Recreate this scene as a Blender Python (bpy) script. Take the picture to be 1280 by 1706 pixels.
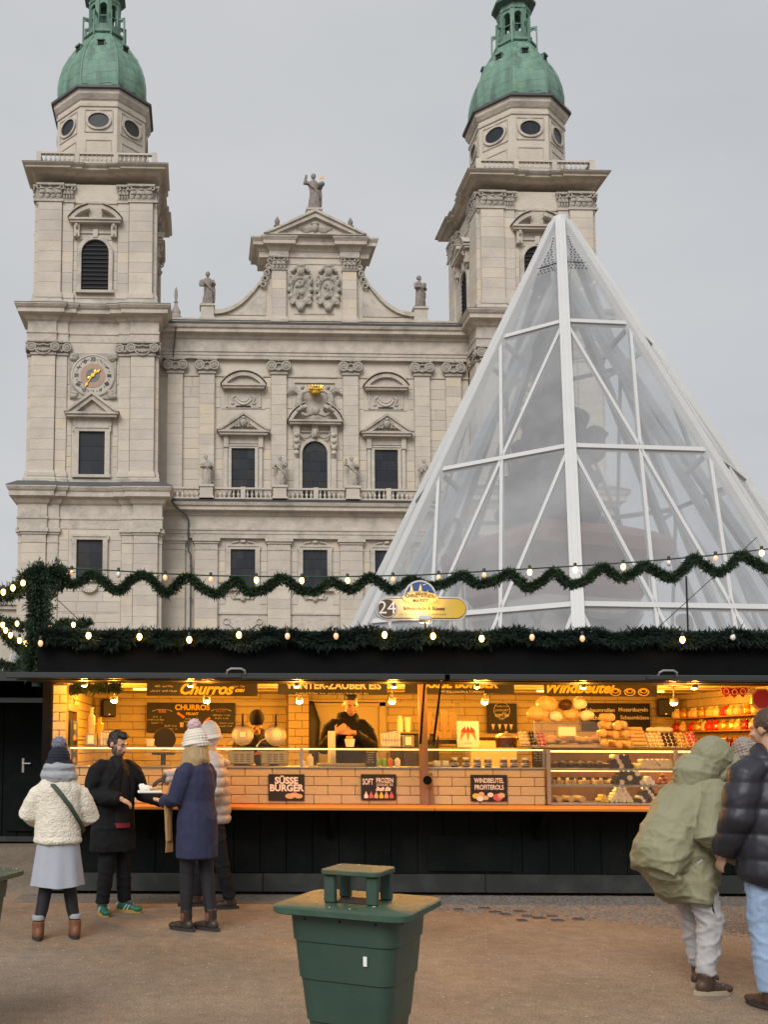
import bpy, bmesh, math, random
from mathutils import Vector, Matrix, Quaternion, noise
R=math.radians; PI=math.pi; sin=math.sin; cos=math.cos
rnd=random.Random(7)
sc=bpy.context.scene
for o in list(bpy.data.objects): bpy.data.objects.remove(o)
COL=sc.collection
# ------------------------------------------------ camera (level-ish phone view, shifted lens)
F=1700.; CX=371.4; TH=.0833; RO=.0045; CH=1.65
CY=1239.4-F*math.tan(TH)
cam_d=bpy.data.cameras.new('camera'); cam=bpy.data.objects.new('camera',cam_d); COL.objects.link(cam)
cam_d.sensor_fit='VERTICAL'; cam_d.sensor_height=36.; cam_d.lens=F/1706*36
cam_d.shift_x=(640-CX)/1706; cam_d.shift_y=(CY-853)/1706
cam_d.clip_start=.05; cam_d.clip_end=3000
cam.location=(0,0,CH)
cam.rotation_euler=(Matrix.Rotation(PI/2+TH,3,'X') @ Matrix.Rotation(RO,3,'Z')).to_euler()
sc.camera=cam
# ------------------------------------------------ overcast sky
w=bpy.data.worlds.new('World'); sc.world=w; w.use_nodes=True
nt=w.node_tree; nt.nodes.clear()
wo=nt.nodes.new('ShaderNodeOutputWorld'); bg=nt.nodes.new('ShaderNodeBackground')
sky=nt.nodes.new('ShaderNodeTexSky'); sky.sky_type='NISHITA'; sky.sun_disc=False
SUN_EL=40; SUN_AZ=205      # soft light from behind the camera, a little from the left
sky.sun_elevation=R(SUN_EL); sky.sun_rotation=R(SUN_AZ); sky.dust_density=4; sky.air_density=1
tc=nt.nodes.new('ShaderNodeTexCoord'); mp=nt.nodes.new('ShaderNodeMapping'); mp.inputs['Scale'].default_value=(1,1,2.6)
n1=nt.nodes.new('ShaderNodeTexNoise'); n1.inputs['Scale'].default_value=2.2; n1.inputs['Detail'].default_value=5; n1.inputs['Roughness'].default_value=.5
cr=nt.nodes.new('ShaderNodeValToRGB'); cr.color_ramp.elements[0].position=.25; cr.color_ramp.elements[1].position=.8
cr.color_ramp.elements[0].color=(.30,.31,.325,1); cr.color_ramp.elements[1].color=(.375,.378,.386,1)
mx=nt.nodes.new('ShaderNodeMix'); mx.data_type='RGBA'; mx.inputs[0].default_value=.97
hs=nt.nodes.new('ShaderNodeMix'); hs.data_type='RGBA'; hs.blend_type='MULTIPLY'; hs.inputs[0].default_value=1; hs.inputs[7].default_value=(.08,.08,.08,1)
L=nt.links.new
L(tc.outputs['Generated'],mp.inputs['Vector']); L(mp.outputs[0],n1.inputs['Vector']); L(n1.outputs[0],cr.inputs[0])
L(sky.outputs[0],hs.inputs[6]); L(hs.outputs[2],mx.inputs[6]); L(cr.outputs[0],mx.inputs[7]); L(mx.outputs[2],bg.inputs[0]); L(bg.outputs[0],wo.inputs[0])
bg.inputs[1].default_value=1.0
sd=bpy.data.lights.new('sun','SUN'); sd.energy=1.5; sd.angle=R(35); sd.color=(1,.975,.94)
so=bpy.data.objects.new('sun',sd); COL.objects.link(so)
_az=R(SUN_AZ); _dir=Vector((sin(_az)*cos(R(SUN_EL)),cos(_az)*cos(R(SUN_EL)),sin(R(SUN_EL))))
so.rotation_euler=_dir.to_track_quat('Z','Y').to_euler(); so.location=(0,-5,30)
vs=sc.view_settings; vs.view_transform='Standard'; vs.look='None'; vs.exposure=.8; vs.gamma=1; vs.use_curve_mapping=False
sc.cycles.use_denoising=True; sc.cycles.max_bounces=8; sc.cycles.transparent_max_bounces=24; sc.cycles.caustics_reflective=False; sc.cycles.caustics_refractive=False; sc.cycles.sample_clamp_indirect=4
# ------------------------------------------------ pixel helpers (photo pixel -> direction; depth comes from what it touches)
def ray(u,v):
    u-=CX; v-=CY; u,v=u*cos(RO)+v*sin(RO),-u*sin(RO)+v*cos(RO)
    a=u/F; b=-v/F
    return (a, cos(TH)-b*sin(TH), sin(TH)+b*cos(TH))
def at(u,v,Y):
    r=ray(u,v); k=Y/r[1]; return Vector((r[0]*k,Y,CH+r[2]*k))
def gnd(u,v,Z=0.):
    r=ray(u,v); k=(Z-CH)/r[2]; return Vector((r[0]*k,r[1]*k,Z))
# ------------------------------------------------ mesh helpers
class MB:
    def __init__(s): s.v=[]; s.f=[]; s.m=[]
    def add(s,vs,fs,m=0):
        b=len(s.v); s.v+= [tuple(p) for p in vs]; s.f+=[tuple(i+b for i in f) for f in fs]; s.m+=[m]*len(fs); return s
    def box(s,x0,x1,y0,y1,z0,z1,m=0,M=None):
        vs=[(x,y,z) for x in (x0,x1) for y in (y0,y1) for z in (z0,z1)]
        if M is not None: vs=[M@Vector(p) for p in vs]
        return s.add(vs,[(0,1,3,2),(4,6,7,5),(0,4,5,1),(2,3,7,6),(0,2,6,4),(1,5,7,3)],m)
    def cbox(s,cx,cy,cz,sx,sy,sz,m=0,M=None): return s.box(cx-sx/2,cx+sx/2,cy-sy/2,cy+sy/2,cz-sz/2,cz+sz/2,m,M)
    def bev(s,x0,x1,y0,y1,z0,z1,b=.01,m=0,M=None):   # chamfered box
        b=min(b,(x1-x0)/2.01,(y1-y0)/2.01,(z1-z0)/2.01)
        vs=[];idx={}
        X=(x0,x1);Y=(y0,y1);Z=(z0,z1);S=(1,-1)
        for i in (0,1):
            for j in (0,1):
                for k in (0,1):
                    for a in range(3):
                        p=[X[i],Y[j],Z[k]]; t=(i,j,k)
                        for q in range(3):
                            if q!=a: p[q]+=b*S[t[q]]
                        idx[(i,j,k,a)]=len(vs); vs.append(p)
        g=lambda i,j,k,a: idx[(i,j,k,a)]
        fs=[]
        for i in (0,1): fs.append([g(i,0,0,0),g(i,1,0,0),g(i,1,1,0),g(i,0,1,0)])
        for j in (0,1): fs.append([g(0,j,0,1),g(1,j,0,1),g(1,j,1,1),g(0,j,1,1)])
        for k in (0,1): fs.append([g(0,0,k,2),g(1,0,k,2),g(1,1,k,2),g(0,1,k,2)])
        for i in (0,1):
            for j in (0,1): fs.append([g(i,j,0,0),g(i,j,1,0),g(i,j,1,1),g(i,j,0,1)])
            for k in (0,1): fs.append([g(i,0,k,0),g(i,1,k,0),g(i,1,k,2),g(i,0,k,2)])
        for j in (0,1):
            for k in (0,1): fs.append([g(0,j,k,1),g(1,j,k,1),g(1,j,k,2),g(0,j,k,2)])
        for i in (0,1):
            for j in (0,1):
                for k in (0,1): fs.append([g(i,j,k,0),g(i,j,k,1),g(i,j,k,2)])
        if M is not None: vs=[M@Vector(p) for p in vs]
        return s.add(vs,fs,m)
    def prism(s,pts,y0,y1,m=0,axis='y',M=None):  # closed 2D outline extruded; axis y: pts are (x,z)
        n=len(pts)
        f={'y':lambda p,t:(p[0],t,p[1]),'x':lambda p,t:(t,p[0],p[1]),'z':lambda p,t:(p[0],p[1],t)}[axis]
        vs=[f(p,y0) for p in pts]+[f(p,y1) for p in pts]
        if M is not None: vs=[M@Vector(p) for p in vs]
        return s.add(vs,[tuple(range(n)),tuple(range(2*n-1,n-1,-1))]+[(i,(i+1)%n,n+(i+1)%n,n+i) for i in range(n)],m)
    def lathe(s,prof,n=16,m=0,M=None,ph=0.,cap=True):   # prof [(r,z)] about z
        vs=[];fs=[]
        for r,z in prof:
            for i in range(n):
                a=ph+2*PI*i/n; vs.append((r*cos(a),r*sin(a),z))
        for j in range(len(prof)-1):
            for i in range(n):
                k=(i+1)%n; fs.append((j*n+i,j*n+k,(j+1)*n+k,(j+1)*n+i))
        if cap:
            fs.append(tuple(range(n-1,-1,-1))); fs.append(tuple((len(prof)-1)*n+i for i in range(n)))
        if M is not None: vs=[M@Vector(p) for p in vs]
        return s.add(vs,fs,m)
    def tube(s,pts,rad,n=10,m=0,up=None,cap=True):  # rad: number, list, or list of (ra,rb)
        P=[Vector(p) for p in pts]; k=len(P)
        if not isinstance(rad,(list,tuple)): rad=[rad]*k
        T=[]
        for i in range(k):
            t=(P[min(i+1,k-1)]-P[max(i-1,0)])
            T.append(t.normalized() if t.length>1e-9 else Vector((0,0,1)))
        u=Vector(up) if up is not None else (Vector((1,0,0)) if abs(T[0].x)<.8 else Vector((0,1,0)))
        vs=[]
        for i in range(k):
            a=u-T[i]*u.dot(T[i]); a.normalize()
            if up is None: u=a
            b=T[i].cross(a); r=rad[i]; ra,rb=(r if isinstance(r,(list,tuple)) else (r,r))
            for j in range(n):
                q=2*PI*j/n; vs.append(P[i]+a*(ra*cos(q))+b*(rb*sin(q)))
        fs=[]
        for i in range(k-1):
            for j in range(n):
                l=(j+1)%n; fs.append((i*n+j,i*n+l,(i+1)*n+l,(i+1)*n+j))
        if cap: fs.append(tuple(range(n-1,-1,-1))); fs.append(tuple((k-1)*n+j for j in range(n)))
        return s.add(vs,fs,m)
    def ell(s,c,r,m=0,nu=12,nv=8,M=None):
        if not isinstance(r,(list,tuple)): r=(r,r,r)
        vs=[(0,0,1)]; fs=[]
        for j in range(1,nv):
            t=PI*j/nv
            for i in range(nu): q=2*PI*i/nu; vs.append((sin(t)*cos(q),sin(t)*sin(q),cos(t)))
        vs.append((0,0,-1)); e=len(vs)-1
        for i in range(nu): fs.append((0,1+i,1+(i+1)%nu)); fs.append((e,1+(nv-2)*nu+(i+1)%nu,1+(nv-2)*nu+i))
        for j in range(nv-2):
            for i in range(nu):
                k=(i+1)%nu; fs.append((1+j*nu+i,1+(j+1)*nu+i,1+(j+1)*nu+k,1+j*nu+k))
        vs=[Vector((p[0]*r[0],p[1]*r[1],p[2]*r[2])) for p in vs]
        if M is not None: vs=[M@p for p in vs]
        return s.add([p+Vector(c) for p in vs],fs,m)
    def torus(s,c,Rr,r,m=0,n=16,k=6,M=None,a0=0.,a1=2*PI):
        full=abs(a1-a0)>2*PI-1e-6; st=n if full else n+1; vs=[];fs=[]
        for i in range(st):
            a=a0+(a1-a0)*i/n
            for j in range(k):
                b=2*PI*j/k; vs.append(((Rr+r*cos(b))*cos(a),r*sin(b),(Rr+r*cos(b))*sin(a)))   # ring in xz plane
        for i in range(n):
            i2=(i+1)%st
            for j in range(k): l=(j+1)%k; fs.append((i*k+j,i2*k+j,i2*k+l,i*k+l))
        if not full: fs.append(tuple(range(k))); fs.append(tuple(n*k+j for j in range(k-1,-1,-1)))
        if M is not None: vs=[M@Vector(p) for p in vs]
        return s.add([Vector(p)+Vector(c) for p in vs],fs,m)
    def sweep(s,outline,prof,m=0,closed=True,cap=True):   # moulding: outline [(x,y)] ccw (outside on the right), prof [(out,z)]
        n=len(outline); P=[Vector(p) for p in outline]; N=[]
        for i in range(n):
            if closed or 0<i<n-1: a=P[i]-P[i-1]; b=P[(i+1)%n]-P[i]
            elif i==0: a=b=P[1]-P[0]
            else: a=b=P[-1]-P[-2]
            a=a.normalized(); b=b.normalized(); na=Vector((a.y,-a.x)); nb=Vector((b.y,-b.x)); d=1+na.dot(nb)
            N.append((na+nb)/max(d,.3))
        vs=[]
        for o,z in prof:
            for i in range(n): q=P[i]+N[i]*o; vs.append((q.x,q.y,z))
        fs=[]
        for j in range(len(prof)-1):
            for i in range(n if closed else n-1):
                k=(i+1)%n; fs.append((j*n+i,j*n+k,(j+1)*n+k,(j+1)*n+i))
        if cap and closed: fs.append(tuple(range(n-1,-1,-1))); fs.append(tuple((len(prof)-1)*n+i for i in range(n)))
        return s.add(vs,fs,m)
    def mesh(s,name,mats,smooth=None):
        me=bpy.data.meshes.new(name); me.from_pydata(s.v,[],s.f)
        for m in (mats if isinstance(mats,(list,tuple)) else [mats]): me.materials.append(m)
        me.polygons.foreach_set('material_index',s.m)
        bm=bmesh.new(); bm.from_mesh(me); bmesh.ops.recalc_face_normals(bm,faces=bm.faces); bm.to_mesh(me); bm.free()
        if smooth: me.shade_smooth(); me.set_sharp_from_angle(angle=R(smooth))
        me.update(); return me
def tag(o,label=None,cat=None,group=None,kind=None):
    if label: o['label']=label
    if cat: o['category']=cat
    if group: o['group']=group
    if kind: o['kind']=kind
    return o
def put(name,me,parent=None,loc=(0,0,0),rot=(0,0,0),scale=(1,1,1)):
    o=bpy.data.objects.new(name,me); COL.objects.link(o); o.location=loc; o.rotation_euler=rot; o.scale=scale
    if parent is not None: o.parent=parent
    return o
def thing(name,label,cat,loc=(0,0,0),rz=0,group=None):
    o=put(name,None,None,loc,(0,0,rz)); o.empty_display_size=.2; return tag(o,label,cat,group)
def dup(root,loc=None,rz=None,label=None,parent=None):
    c=root.copy(); COL.objects.link(c)
    if parent is not None: c.parent=parent
    if loc is not None: c.location=loc
    if rz is not None: c.rotation_euler=(0,0,rz)
    if label: c['label']=label
    for ch in KIDS(root): dup(ch,parent=c)
    return c
def KIDS(o): return [c for c in bpy.data.objects if c.parent is o]
_dg=None
def blob(mb,name,mat,vox=.02,sm=4,disp=None,fac=.5,dec=None):
    """fuse overlapping closed shapes into one continuous skin"""
    me=mb.mesh(name+'_src',mat); o=bpy.data.objects.new(name+'_src',me); COL.objects.link(o)
    m=o.modifiers.new('r','REMESH'); m.mode='VOXEL'; m.voxel_size=vox; m.use_smooth_shade=True
    if sm: s=o.modifiers.new('s','SMOOTH'); s.factor=fac; s.iterations=sm
    if dec: d=o.modifiers.new('d','DECIMATE'); d.ratio=dec
    dg=bpy.context.evaluated_depsgraph_get(); out=bpy.data.meshes.new_from_object(o.evaluated_get(dg)); out.name=name
    bpy.data.objects.remove(o); bpy.data.meshes.remove(me)
    if disp:
        ns=[v.normal.copy() for v in out.vertices]
        for v,n in zip(out.vertices,ns): v.co=v.co+n*disp(v.co,n)
        out.update()
    out.materials.clear()
    for q in (mat if isinstance(mat,(list,tuple)) else [mat]): out.materials.append(q)
    out.shade_smooth(); return out
def fbm(p,s,o=3): return noise.fractal(Vector(p)*s,1.,2.,o)
# ------------------------------------------------ materials
def mat(name,col,rough=.7,var=0.,vscale=3.,bump=0.,bscale=40.,metal=0.,spec=.5,isl=0.,stain=None,st_scale=.6,st_amt=.5,emit=None,estr=1.,coat=0.,stretch=None,alpha=None,trans=0.,sheen=0.):
    m=bpy.data.materials.new(name); m.use_nodes=True; t=m.node_tree; N=t.nodes; l=t.links.new
    b=N['Principled BSDF']; b.inputs['Roughness'].default_value=rough; b.inputs['Metallic'].default_value=metal
    b.inputs['Specular IOR Level'].default_value=spec; b.inputs['Base Color'].default_value=(*col,1)
    if coat: b.inputs['Coat Weight'].default_value=coat
    if trans: b.inputs['Transmission Weight'].default_value=trans
    if sheen: b.inputs['Sheen Weight'].default_value=sheen
    if alpha is not None: b.inputs['Alpha'].default_value=alpha
    tcn=N.new('ShaderNodeTexCoord'); src=tcn.outputs['Object']
    if stretch:
        mpn=N.new('ShaderNodeMapping'); mpn.inputs['Scale'].default_value=stretch; l(src,mpn.inputs[0]); src=mpn.outputs[0]
    cur=None
    def mixc(fac,a,c2,mode='MIX'):
        x=N.new('ShaderNodeMix'); x.data_type='RGBA'; x.blend_type=mode
        if isinstance(fac,float): x.inputs[0].default_value=fac
        else: l(fac,x.inputs[0])
        if a is None: x.inputs[6].default_value=(*col,1)
        else: l(a,x.inputs[6])
        if isinstance(c2,tuple): x.inputs[7].default_value=(*c2,1)
        else: l(c2,x.inputs[7])
        return x.outputs[2]
    if var:
        n=N.new('ShaderNodeTexNoise'); n.inputs['Scale'].default_value=vscale; n.inputs['Detail'].default_value=6; n.inputs['Roughness'].default_value=.6; l(src,n.inputs['Vector'])
        r=N.new('ShaderNodeMapRange'); r.inputs[1].default_value=.25; r.inputs[2].default_value=.75; r.inputs[3].default_value=1-var; r.inputs[4].default_value=1+var; l(n.outputs[0],r.inputs[0])
        g=N.new('ShaderNodeCombineColor')
        for i in range(3): l(r.outputs[0],g.inputs[i])
        cur=mixc(1.,cur,g.outputs[0],'MULTIPLY')
    if isl:
        ge=N.new('ShaderNodeNewGeometry'); oi=N.new('ShaderNodeObjectInfo'); ad=N.new('ShaderNodeMath'); ad.operation='ADD'; l(ge.outputs['Random Per Island'],ad.inputs[0]); l(oi.outputs['Random'],ad.inputs[1])
        fr=N.new('ShaderNodeMath'); fr.operation='FRACT'; l(ad.outputs[0],fr.inputs[0])
        rp=N.new('ShaderNodeValToRGB'); e=rp.color_ramp; e.elements[0].color=(1-isl,1-isl*.95,1-isl*.85,1); e.elements[1].color=(1+isl*.55,1+isl*.5,1+isl*.42,1)
        q=e.elements.new(.82); q.color=(1,1,1,1); q=e.elements.new(.93); q.color=(1+isl*.3,1.-isl*.1,1-isl*.9,1); l(fr.outputs[0],rp.inputs[0])
        cur=mixc(1.,cur,rp.outputs[0],'MULTIPLY')
    if stain:
        n=N.new('ShaderNodeTexNoise'); n.inputs['Scale'].default_value=st_scale; n.inputs['Detail'].default_value=8; n.inputs['Roughness'].default_value=.65; l(src,n.inputs['Vector'])
        r=N.new('ShaderNodeMapRange'); r.inputs[1].default_value=.48; r.inputs[2].default_value=.72; r.inputs[3].default_value=0; r.inputs[4].default_value=st_amt; l(n.outputs[0],r.inputs[0])
        cur=mixc(r.outputs[0],cur,stain)
    if cur is not None: l(cur,b.inputs['Base Color'])
    if bump:
        n=N.new('ShaderNodeTexNoise'); n.inputs['Scale'].default_value=bscale; n.inputs['Detail'].default_value=5; l(src,n.inputs['Vector'])
        bp=N.new('ShaderNodeBump'); bp.inputs['Strength'].default_value=bump; bp.inputs['Distance'].default_value=1./bscale; l(n.outputs[0],bp.inputs['Height']); l(bp.outputs[0],b.inputs['Normal'])
    if emit: b.inputs['Emission Color'].default_value=(*emit,1); b.inputs['Emission Strength'].default_value=estr
    return m
M={}
def mk(n,*a,**k): M[n]=mat(n,*a,**k); return M[n]
mk('stone_plain',(.56,.50,.425),.85,var=.10,vscale=.7,stain=(.30,.26,.22),st_scale=.3,st_amt=.35,bump=.25,bscale=6)
mk('stone',(.57,.51,.435),.85,var=.10,vscale=.7,isl=.13,stain=(.30,.26,.22),st_scale=.25,st_amt=.35,bump=.25,bscale=6)
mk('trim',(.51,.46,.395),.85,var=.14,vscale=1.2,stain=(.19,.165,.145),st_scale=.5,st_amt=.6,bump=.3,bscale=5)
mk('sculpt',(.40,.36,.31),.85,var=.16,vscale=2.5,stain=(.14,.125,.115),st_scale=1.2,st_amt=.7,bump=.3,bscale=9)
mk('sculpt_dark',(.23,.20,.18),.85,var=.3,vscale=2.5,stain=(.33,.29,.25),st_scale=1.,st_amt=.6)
mk('lead',(.075,.078,.08),.6,var=.2,vscale=1.)
mk('copper',(.15,.275,.21),.65,var=.28,vscale=1.1,stain=(.055,.075,.06),st_scale=.9,st_amt=.9,stretch=(1,1,.22),isl=.16)
mk('copper_dark',(.055,.115,.095),.6,var=.3,vscale=1.5)
mk('pane',(.035,.038,.045),.3,var=.25,vscale=1.,spec=.25,isl=.3)
mk('void',(.012,.012,.015),.9)
mk('louvre',(.03,.03,.034),.7)
mk('gold',(.75,.45,.06),.3,metal=.85)
mk('clock_ring',(.16,.17,.19),.7,var=.2)
mk('clock_rose',(.40,.27,.20),.7,var=.15)
mk('numeral',(.03,.05,.055),.6)
# ================================================= ground (first: everything stands on it)
def gmat():
    m=bpy.data.materials.new('ground'); m.use_nodes=True; t=m.node_tree; N=t.nodes; l=t.links.new; b=N['Principled BSDF']
    c=N.new('ShaderNodeTexCoord')
    def nz(s,d=6,r=.6):
        n=N.new('ShaderNodeTexNoise'); n.inputs['Scale'].default_value=s; n.inputs['Detail'].default_value=d; n.inputs['Roughness'].default_value=r; l(c.outputs['Object'],n.inputs['Vector']); return n.outputs[0]
    def ramp(f,a,b2,ca,cb):
        r=N.new('ShaderNodeValToRGB'); r.color_ramp.elements[0].position=a; r.color_ramp.elements[1].position=b2; r.color_ramp.elements[0].color=(*ca,1); r.color_ramp.elements[1].color=(*cb,1); l(f,r.inputs[0]); return r.outputs[0]
    def mix(f,a,b2,mode='MIX'):
        x=N.new('ShaderNodeMix'); x.data_type='RGBA'; x.blend_type=mode
        (l(f,x.inputs[0]) if not isinstance(f,float) else setattr(x.inputs[0],'default_value',f)); l(a,x.inputs[6]); l(b2,x.inputs[7]); return x.outputs[2]
    base=ramp(nz(.7),.3,.72,(.165,.125,.087),(.265,.208,.15))
    fine=ramp(nz(70,3),.3,.7,(.45,.45,.45),(1.5,1.5,1.5)); base=mix(1.,base,fine,'MULTIPLY')
    mid=ramp(nz(9,4),.3,.7,(.8,.8,.8),(1.18,1.17,1.15)); base=mix(1.,base,mid,'MULTIPLY')
    v=N.new('ShaderNodeTexVoronoi'); v.inputs['Scale'].default_value=15; l(c.outputs['Object'],v.inputs['Vector'])
    sp=ramp(v.outputs['Distance'],.07,.16,(1,1,1),(0,0,0))
    rs=N.new('ShaderNodeValToRGB'); rs.color_ramp.elements[0].position=.58; rs.color_ramp.elements[1].position=.66; l(v.outputs['Color'],rs.inputs[0])
    f=N.new('ShaderNodeMath'); f.operation='MULTIPLY'; l(sp,f.inputs[0]); l(rs.outputs[0],f.inputs[1])
    pale=N.new('ShaderNodeRGB'); pale.outputs[0].default_value=(.50,.44,.34,1)
    base=mix(f.outputs[0],base,pale.outputs[0]); l(base,b.inputs['Base Color'])
    rg=N.new('ShaderNodeMapRange'); rg.inputs[1].default_value=.35; rg.inputs[2].default_value=.65; rg.inputs[3].default_value=.6; rg.inputs[4].default_value=.85; l(nz(.5,4),rg.inputs[0]); l(rg.outputs[0],b.inputs['Roughness'])
    bp=N.new('ShaderNodeBump'); bp.inputs['Strength'].default_value=.55; bp.inputs['Distance'].default_value=.012; l(nz(55,6,.7),bp.inputs['Height']); l(bp.outputs[0],b.inputs['Normal'])
    return m
M['ground']=gmat()
gm=MB(); gm.add([(-700,-300,0),(700,-300,0),(700,900,0),(-700,900,0)],[(0,1,2,3)])
tag(put('ground',gm.mesh('ground',M['ground'])),kind='structure')

# ================================================= cathedral
AF=.0217
def floc(s,d,z=0): return (s*cos(AF)-d*sin(AF), s*sin(AF)+d*cos(AF), z)
_unit={}
def unit_block(m):
    if m not in _unit: _unit[m]=MB().box(0,1,0,1,0,1).mesh('block_'+m,M[m])
    return _unit[m]
def courses(x0,x1,z0,z1,ch,holes,rs,wmin=1.1,wmax=2.1):
    """rectangles of ashlar blocks avoiding holes (x0,x1,z0,z1)"""
    out=[]; n=max(1,round((z1-z0)/ch)); h=(z1-z0)/n
    for i in range(n):
        a=z0+i*h; b=a+h; seg=[(x0,x1)]
        for hx0,hx1,hz0,hz1 in holes:
            if hz1>a+.05 and hz0<b-.05:
                ns=[]
                for p,q in seg:
                    if hx1<=p or hx0>=q: ns.append((p,q))
                    else:
                        if hx0-p>.12: ns.append((p,hx0))
                        if q-hx1>.12: ns.append((hx1,q))
                seg=ns
        for p,q in seg:
            k=max(1,round((q-p)/rs.uniform(wmin,wmax))); cuts=[p+(q-p)*j/k+(rs.uniform(-.22,.22)*(q-p)/k if 0<j<k else 0) for j in range(k+1)]
            for j in range(k): out.append((cuts[j],cuts[j+1],a,b))
    return out
def blocks(parent,rects,y,depth=.05,gap=.018,m='stone'):
    for a,b,c,d in rects:
        put('stone_block',unit_block(m),parent,(a+gap,y-depth,c+gap),scale=(b-a-2*gap,depth+.02,d-c-2*gap))
def pil_mesh(w,z0,z1,proj,m='stone',ch=.95,base=True):
    mb=MB(); zz=z0
    if base:
        mb.box(-w/2-.14,w/2+.14,-proj-.14,0,z0,z0+.32); mb.box(-w/2-.08,w/2+.08,-proj-.08,0,z0+.32,z0+.52); zz=z0+.52
    n=round((z1-zz)/ch); h=(z1-zz)/n
    for i in range(n): mb.box(-w/2,w/2,-proj,0,zz+i*h+.012,zz+(i+1)*h-.012)
    mb.box(-w/2+.02,w/2-.02,-proj+.02,0,zz,z1)
    return mb
def cap_ionic(w,h,p):
    mb=MB(); mb.box(-w/2-.1,w/2+.1,-p-.12,0,0,.13*h); mb.box(-w/2,w/2,-p,0,.1*h,.9*h)
    mb.box(-w/2-.22,w/2+.22,-p-.24,0,.88*h,h)
    for s in (-1,1):
        c=(s*(w/2-.02),-p-.1,.55*h)
        mb.torus(c,.27*h,.085*h,n=14,k=6); mb.torus((c[0],c[1]-.03,c[2]),.13*h,.07*h,n=10,k=5); mb.ell((c[0],c[1]-.08,c[2]),.07*h)
        mb.tube([(s*w*.42,-p-.1,.82*h),(s*w*.2,-p-.12,.66*h),(0,-p-.14,.72*h)],.06*h,6)
    mb.torus((0,-p-.1,.62*h),.36*w,.07*h,n=12,k=6,a0=PI*1.12,a1=PI*1.88)
    for i in range(-2,3): mb.ell((i*.13*w,-p-.12,(.36-.05*(2-abs(i)))*h),(.07*w,.1,.09*h),nu=8,nv=5)
    mb.ell((0,-p-.2,.95*h),(.14*w,.1,.14*h),nu=8,nv=6)
    return mb
def cap_cor(w,h,p):
    mb=MB(); mb.box(-w/2,w/2,-p,0,0,.9*h); mb.box(-w/2-.2,w/2+.2,-p-.22,0,.87*h,h); mb.box(-w/2-.08,w/2+.08,-p-.1,0,-.02*h,.07*h)
    for r,(z,k) in enumerate(((.22,4),(.5,3))):
        for i in range(k):
            x=(i-(k-1)/2)*w/k*1.02
            mb.ell((x,-p-.06,z*h),(w/k*.42,.12,.2*h),nu=8,nv=6); mb.ell((x,-p-.17,(z+.16)*h),(w/k*.34,.1,.07*h),nu=8,nv=5)
    for s in (-1,1): mb.torus((s*(w/2-.03),-p-.1,.75*h),.12*h,.055*h,n=10,k=5)
    mb.ell((0,-p-.16,.9*h),(.12*w,.1,.1*h),nu=8,nv=5)
    return mb
def arch_pts(hw,z0,zt,n=12,grow=0.):   # outline of an arched opening, spring at zt-hw
    hw2=hw+grow; c=zt-hw
    return [(-hw2,z0-grow*0),( -hw2,c)]+[(-hw2*cos(PI*i/n),c+hw2*sin(PI*i/n)) for i in range(1,n)]+[(hw2,c),(hw2,z0)]
def frame_rect(mb,hw,z0,z1,t,y0,y1,ear=0.,sill=True):
    mb.box(-hw-t,-hw,y0,y1,z0,z1); mb.box(hw,hw+t,y0,y1,z0,z1); mb.box(-hw-t-ear,hw+t+ear,y0,y1,z1,z1+t)
    mb.box(-hw-t*.55-ear,hw+t*.55+ear,y0-.07,y0+.02,z1+t*.62,z1+t+.03)
    if sill: mb.box(-hw-t-.12,hw+t+.12,y0-.12,y1,z0-.26,z0)
def ped_tri(mb,hw,z0,rise,y0,y1,t=.42):
    mb.box(-hw,hw,y0,y1,z0,z0+t*.55); mb.box(-hw-.14,hw+.14,y0-.14,y1,z0+t*.55,z0+t)
    for s in (-1,1):
        a=[(s*(hw+.14),z0+t+.002),(0,z0+t+rise),(0,z0+t+rise-.55),(s*(hw-.85),z0+t+.002)]
        mb.prism(a,y0-.05,y1,M=None)
        b=[(s*(hw+.26),z0+t+.0),(0,z0+t+rise+.17),(0,z0+t+rise-.10),(s*(hw-.12),z0+t+.0)]
        mb.prism(b,y0-.22,y1-.01)
    mb.prism([(-hw+.5,z0+t),(hw-.5,z0+t),(0,z0+t+rise-.3)],y0+.3,y1)
def ped_seg(mb,hw,z0,rise,y0,y1,t=.38,n=12,a=1.,gap=0.):
    """segmental pediment; gap>0 leaves it broken in the middle"""
    mb.box(-hw+.1,hw-.1,y0,y1,z0,z0+t*.55); mb.box(-hw,hw,y0-.14,y1,z0+t*.55,z0+t)
    Rr=(hw*hw+rise*rise)/(2*rise); cz=z0+t+rise-Rr; th=math.asin(min(1,hw/Rr))
    for s in (-1,1):
        g=math.asin(gap/Rr) if gap else 0.
        for k,(ro,ri,yo) in enumerate(((0,.34,-.04),(.16,-.10,-.2))):
            o=[(s*(Rr+ro)*sin(g+(th-g)*i/n),cz+(Rr+ro)*cos(g+(th-g)*i/n)) for i in range(n+1)]
            q=[(s*(Rr-ri)*sin(g+(th-g)*i/n),cz+(Rr-ri)*cos(g+(th-g)*i/n)) for i in range(n+1)]
            mb.prism(o+q[::-1],y0+yo,y1-.01*k)
    if not gap: mb.prism([(hw*.9*sin(PI/2*(i/6-1)) if i<6 else hw*.9*sin(PI/2*(i/6-1)),z0+t+max(0,(rise-.25)*cos(PI/2*(i/6-1)))) for i in range(13)],y0+.25,y1)
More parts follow.
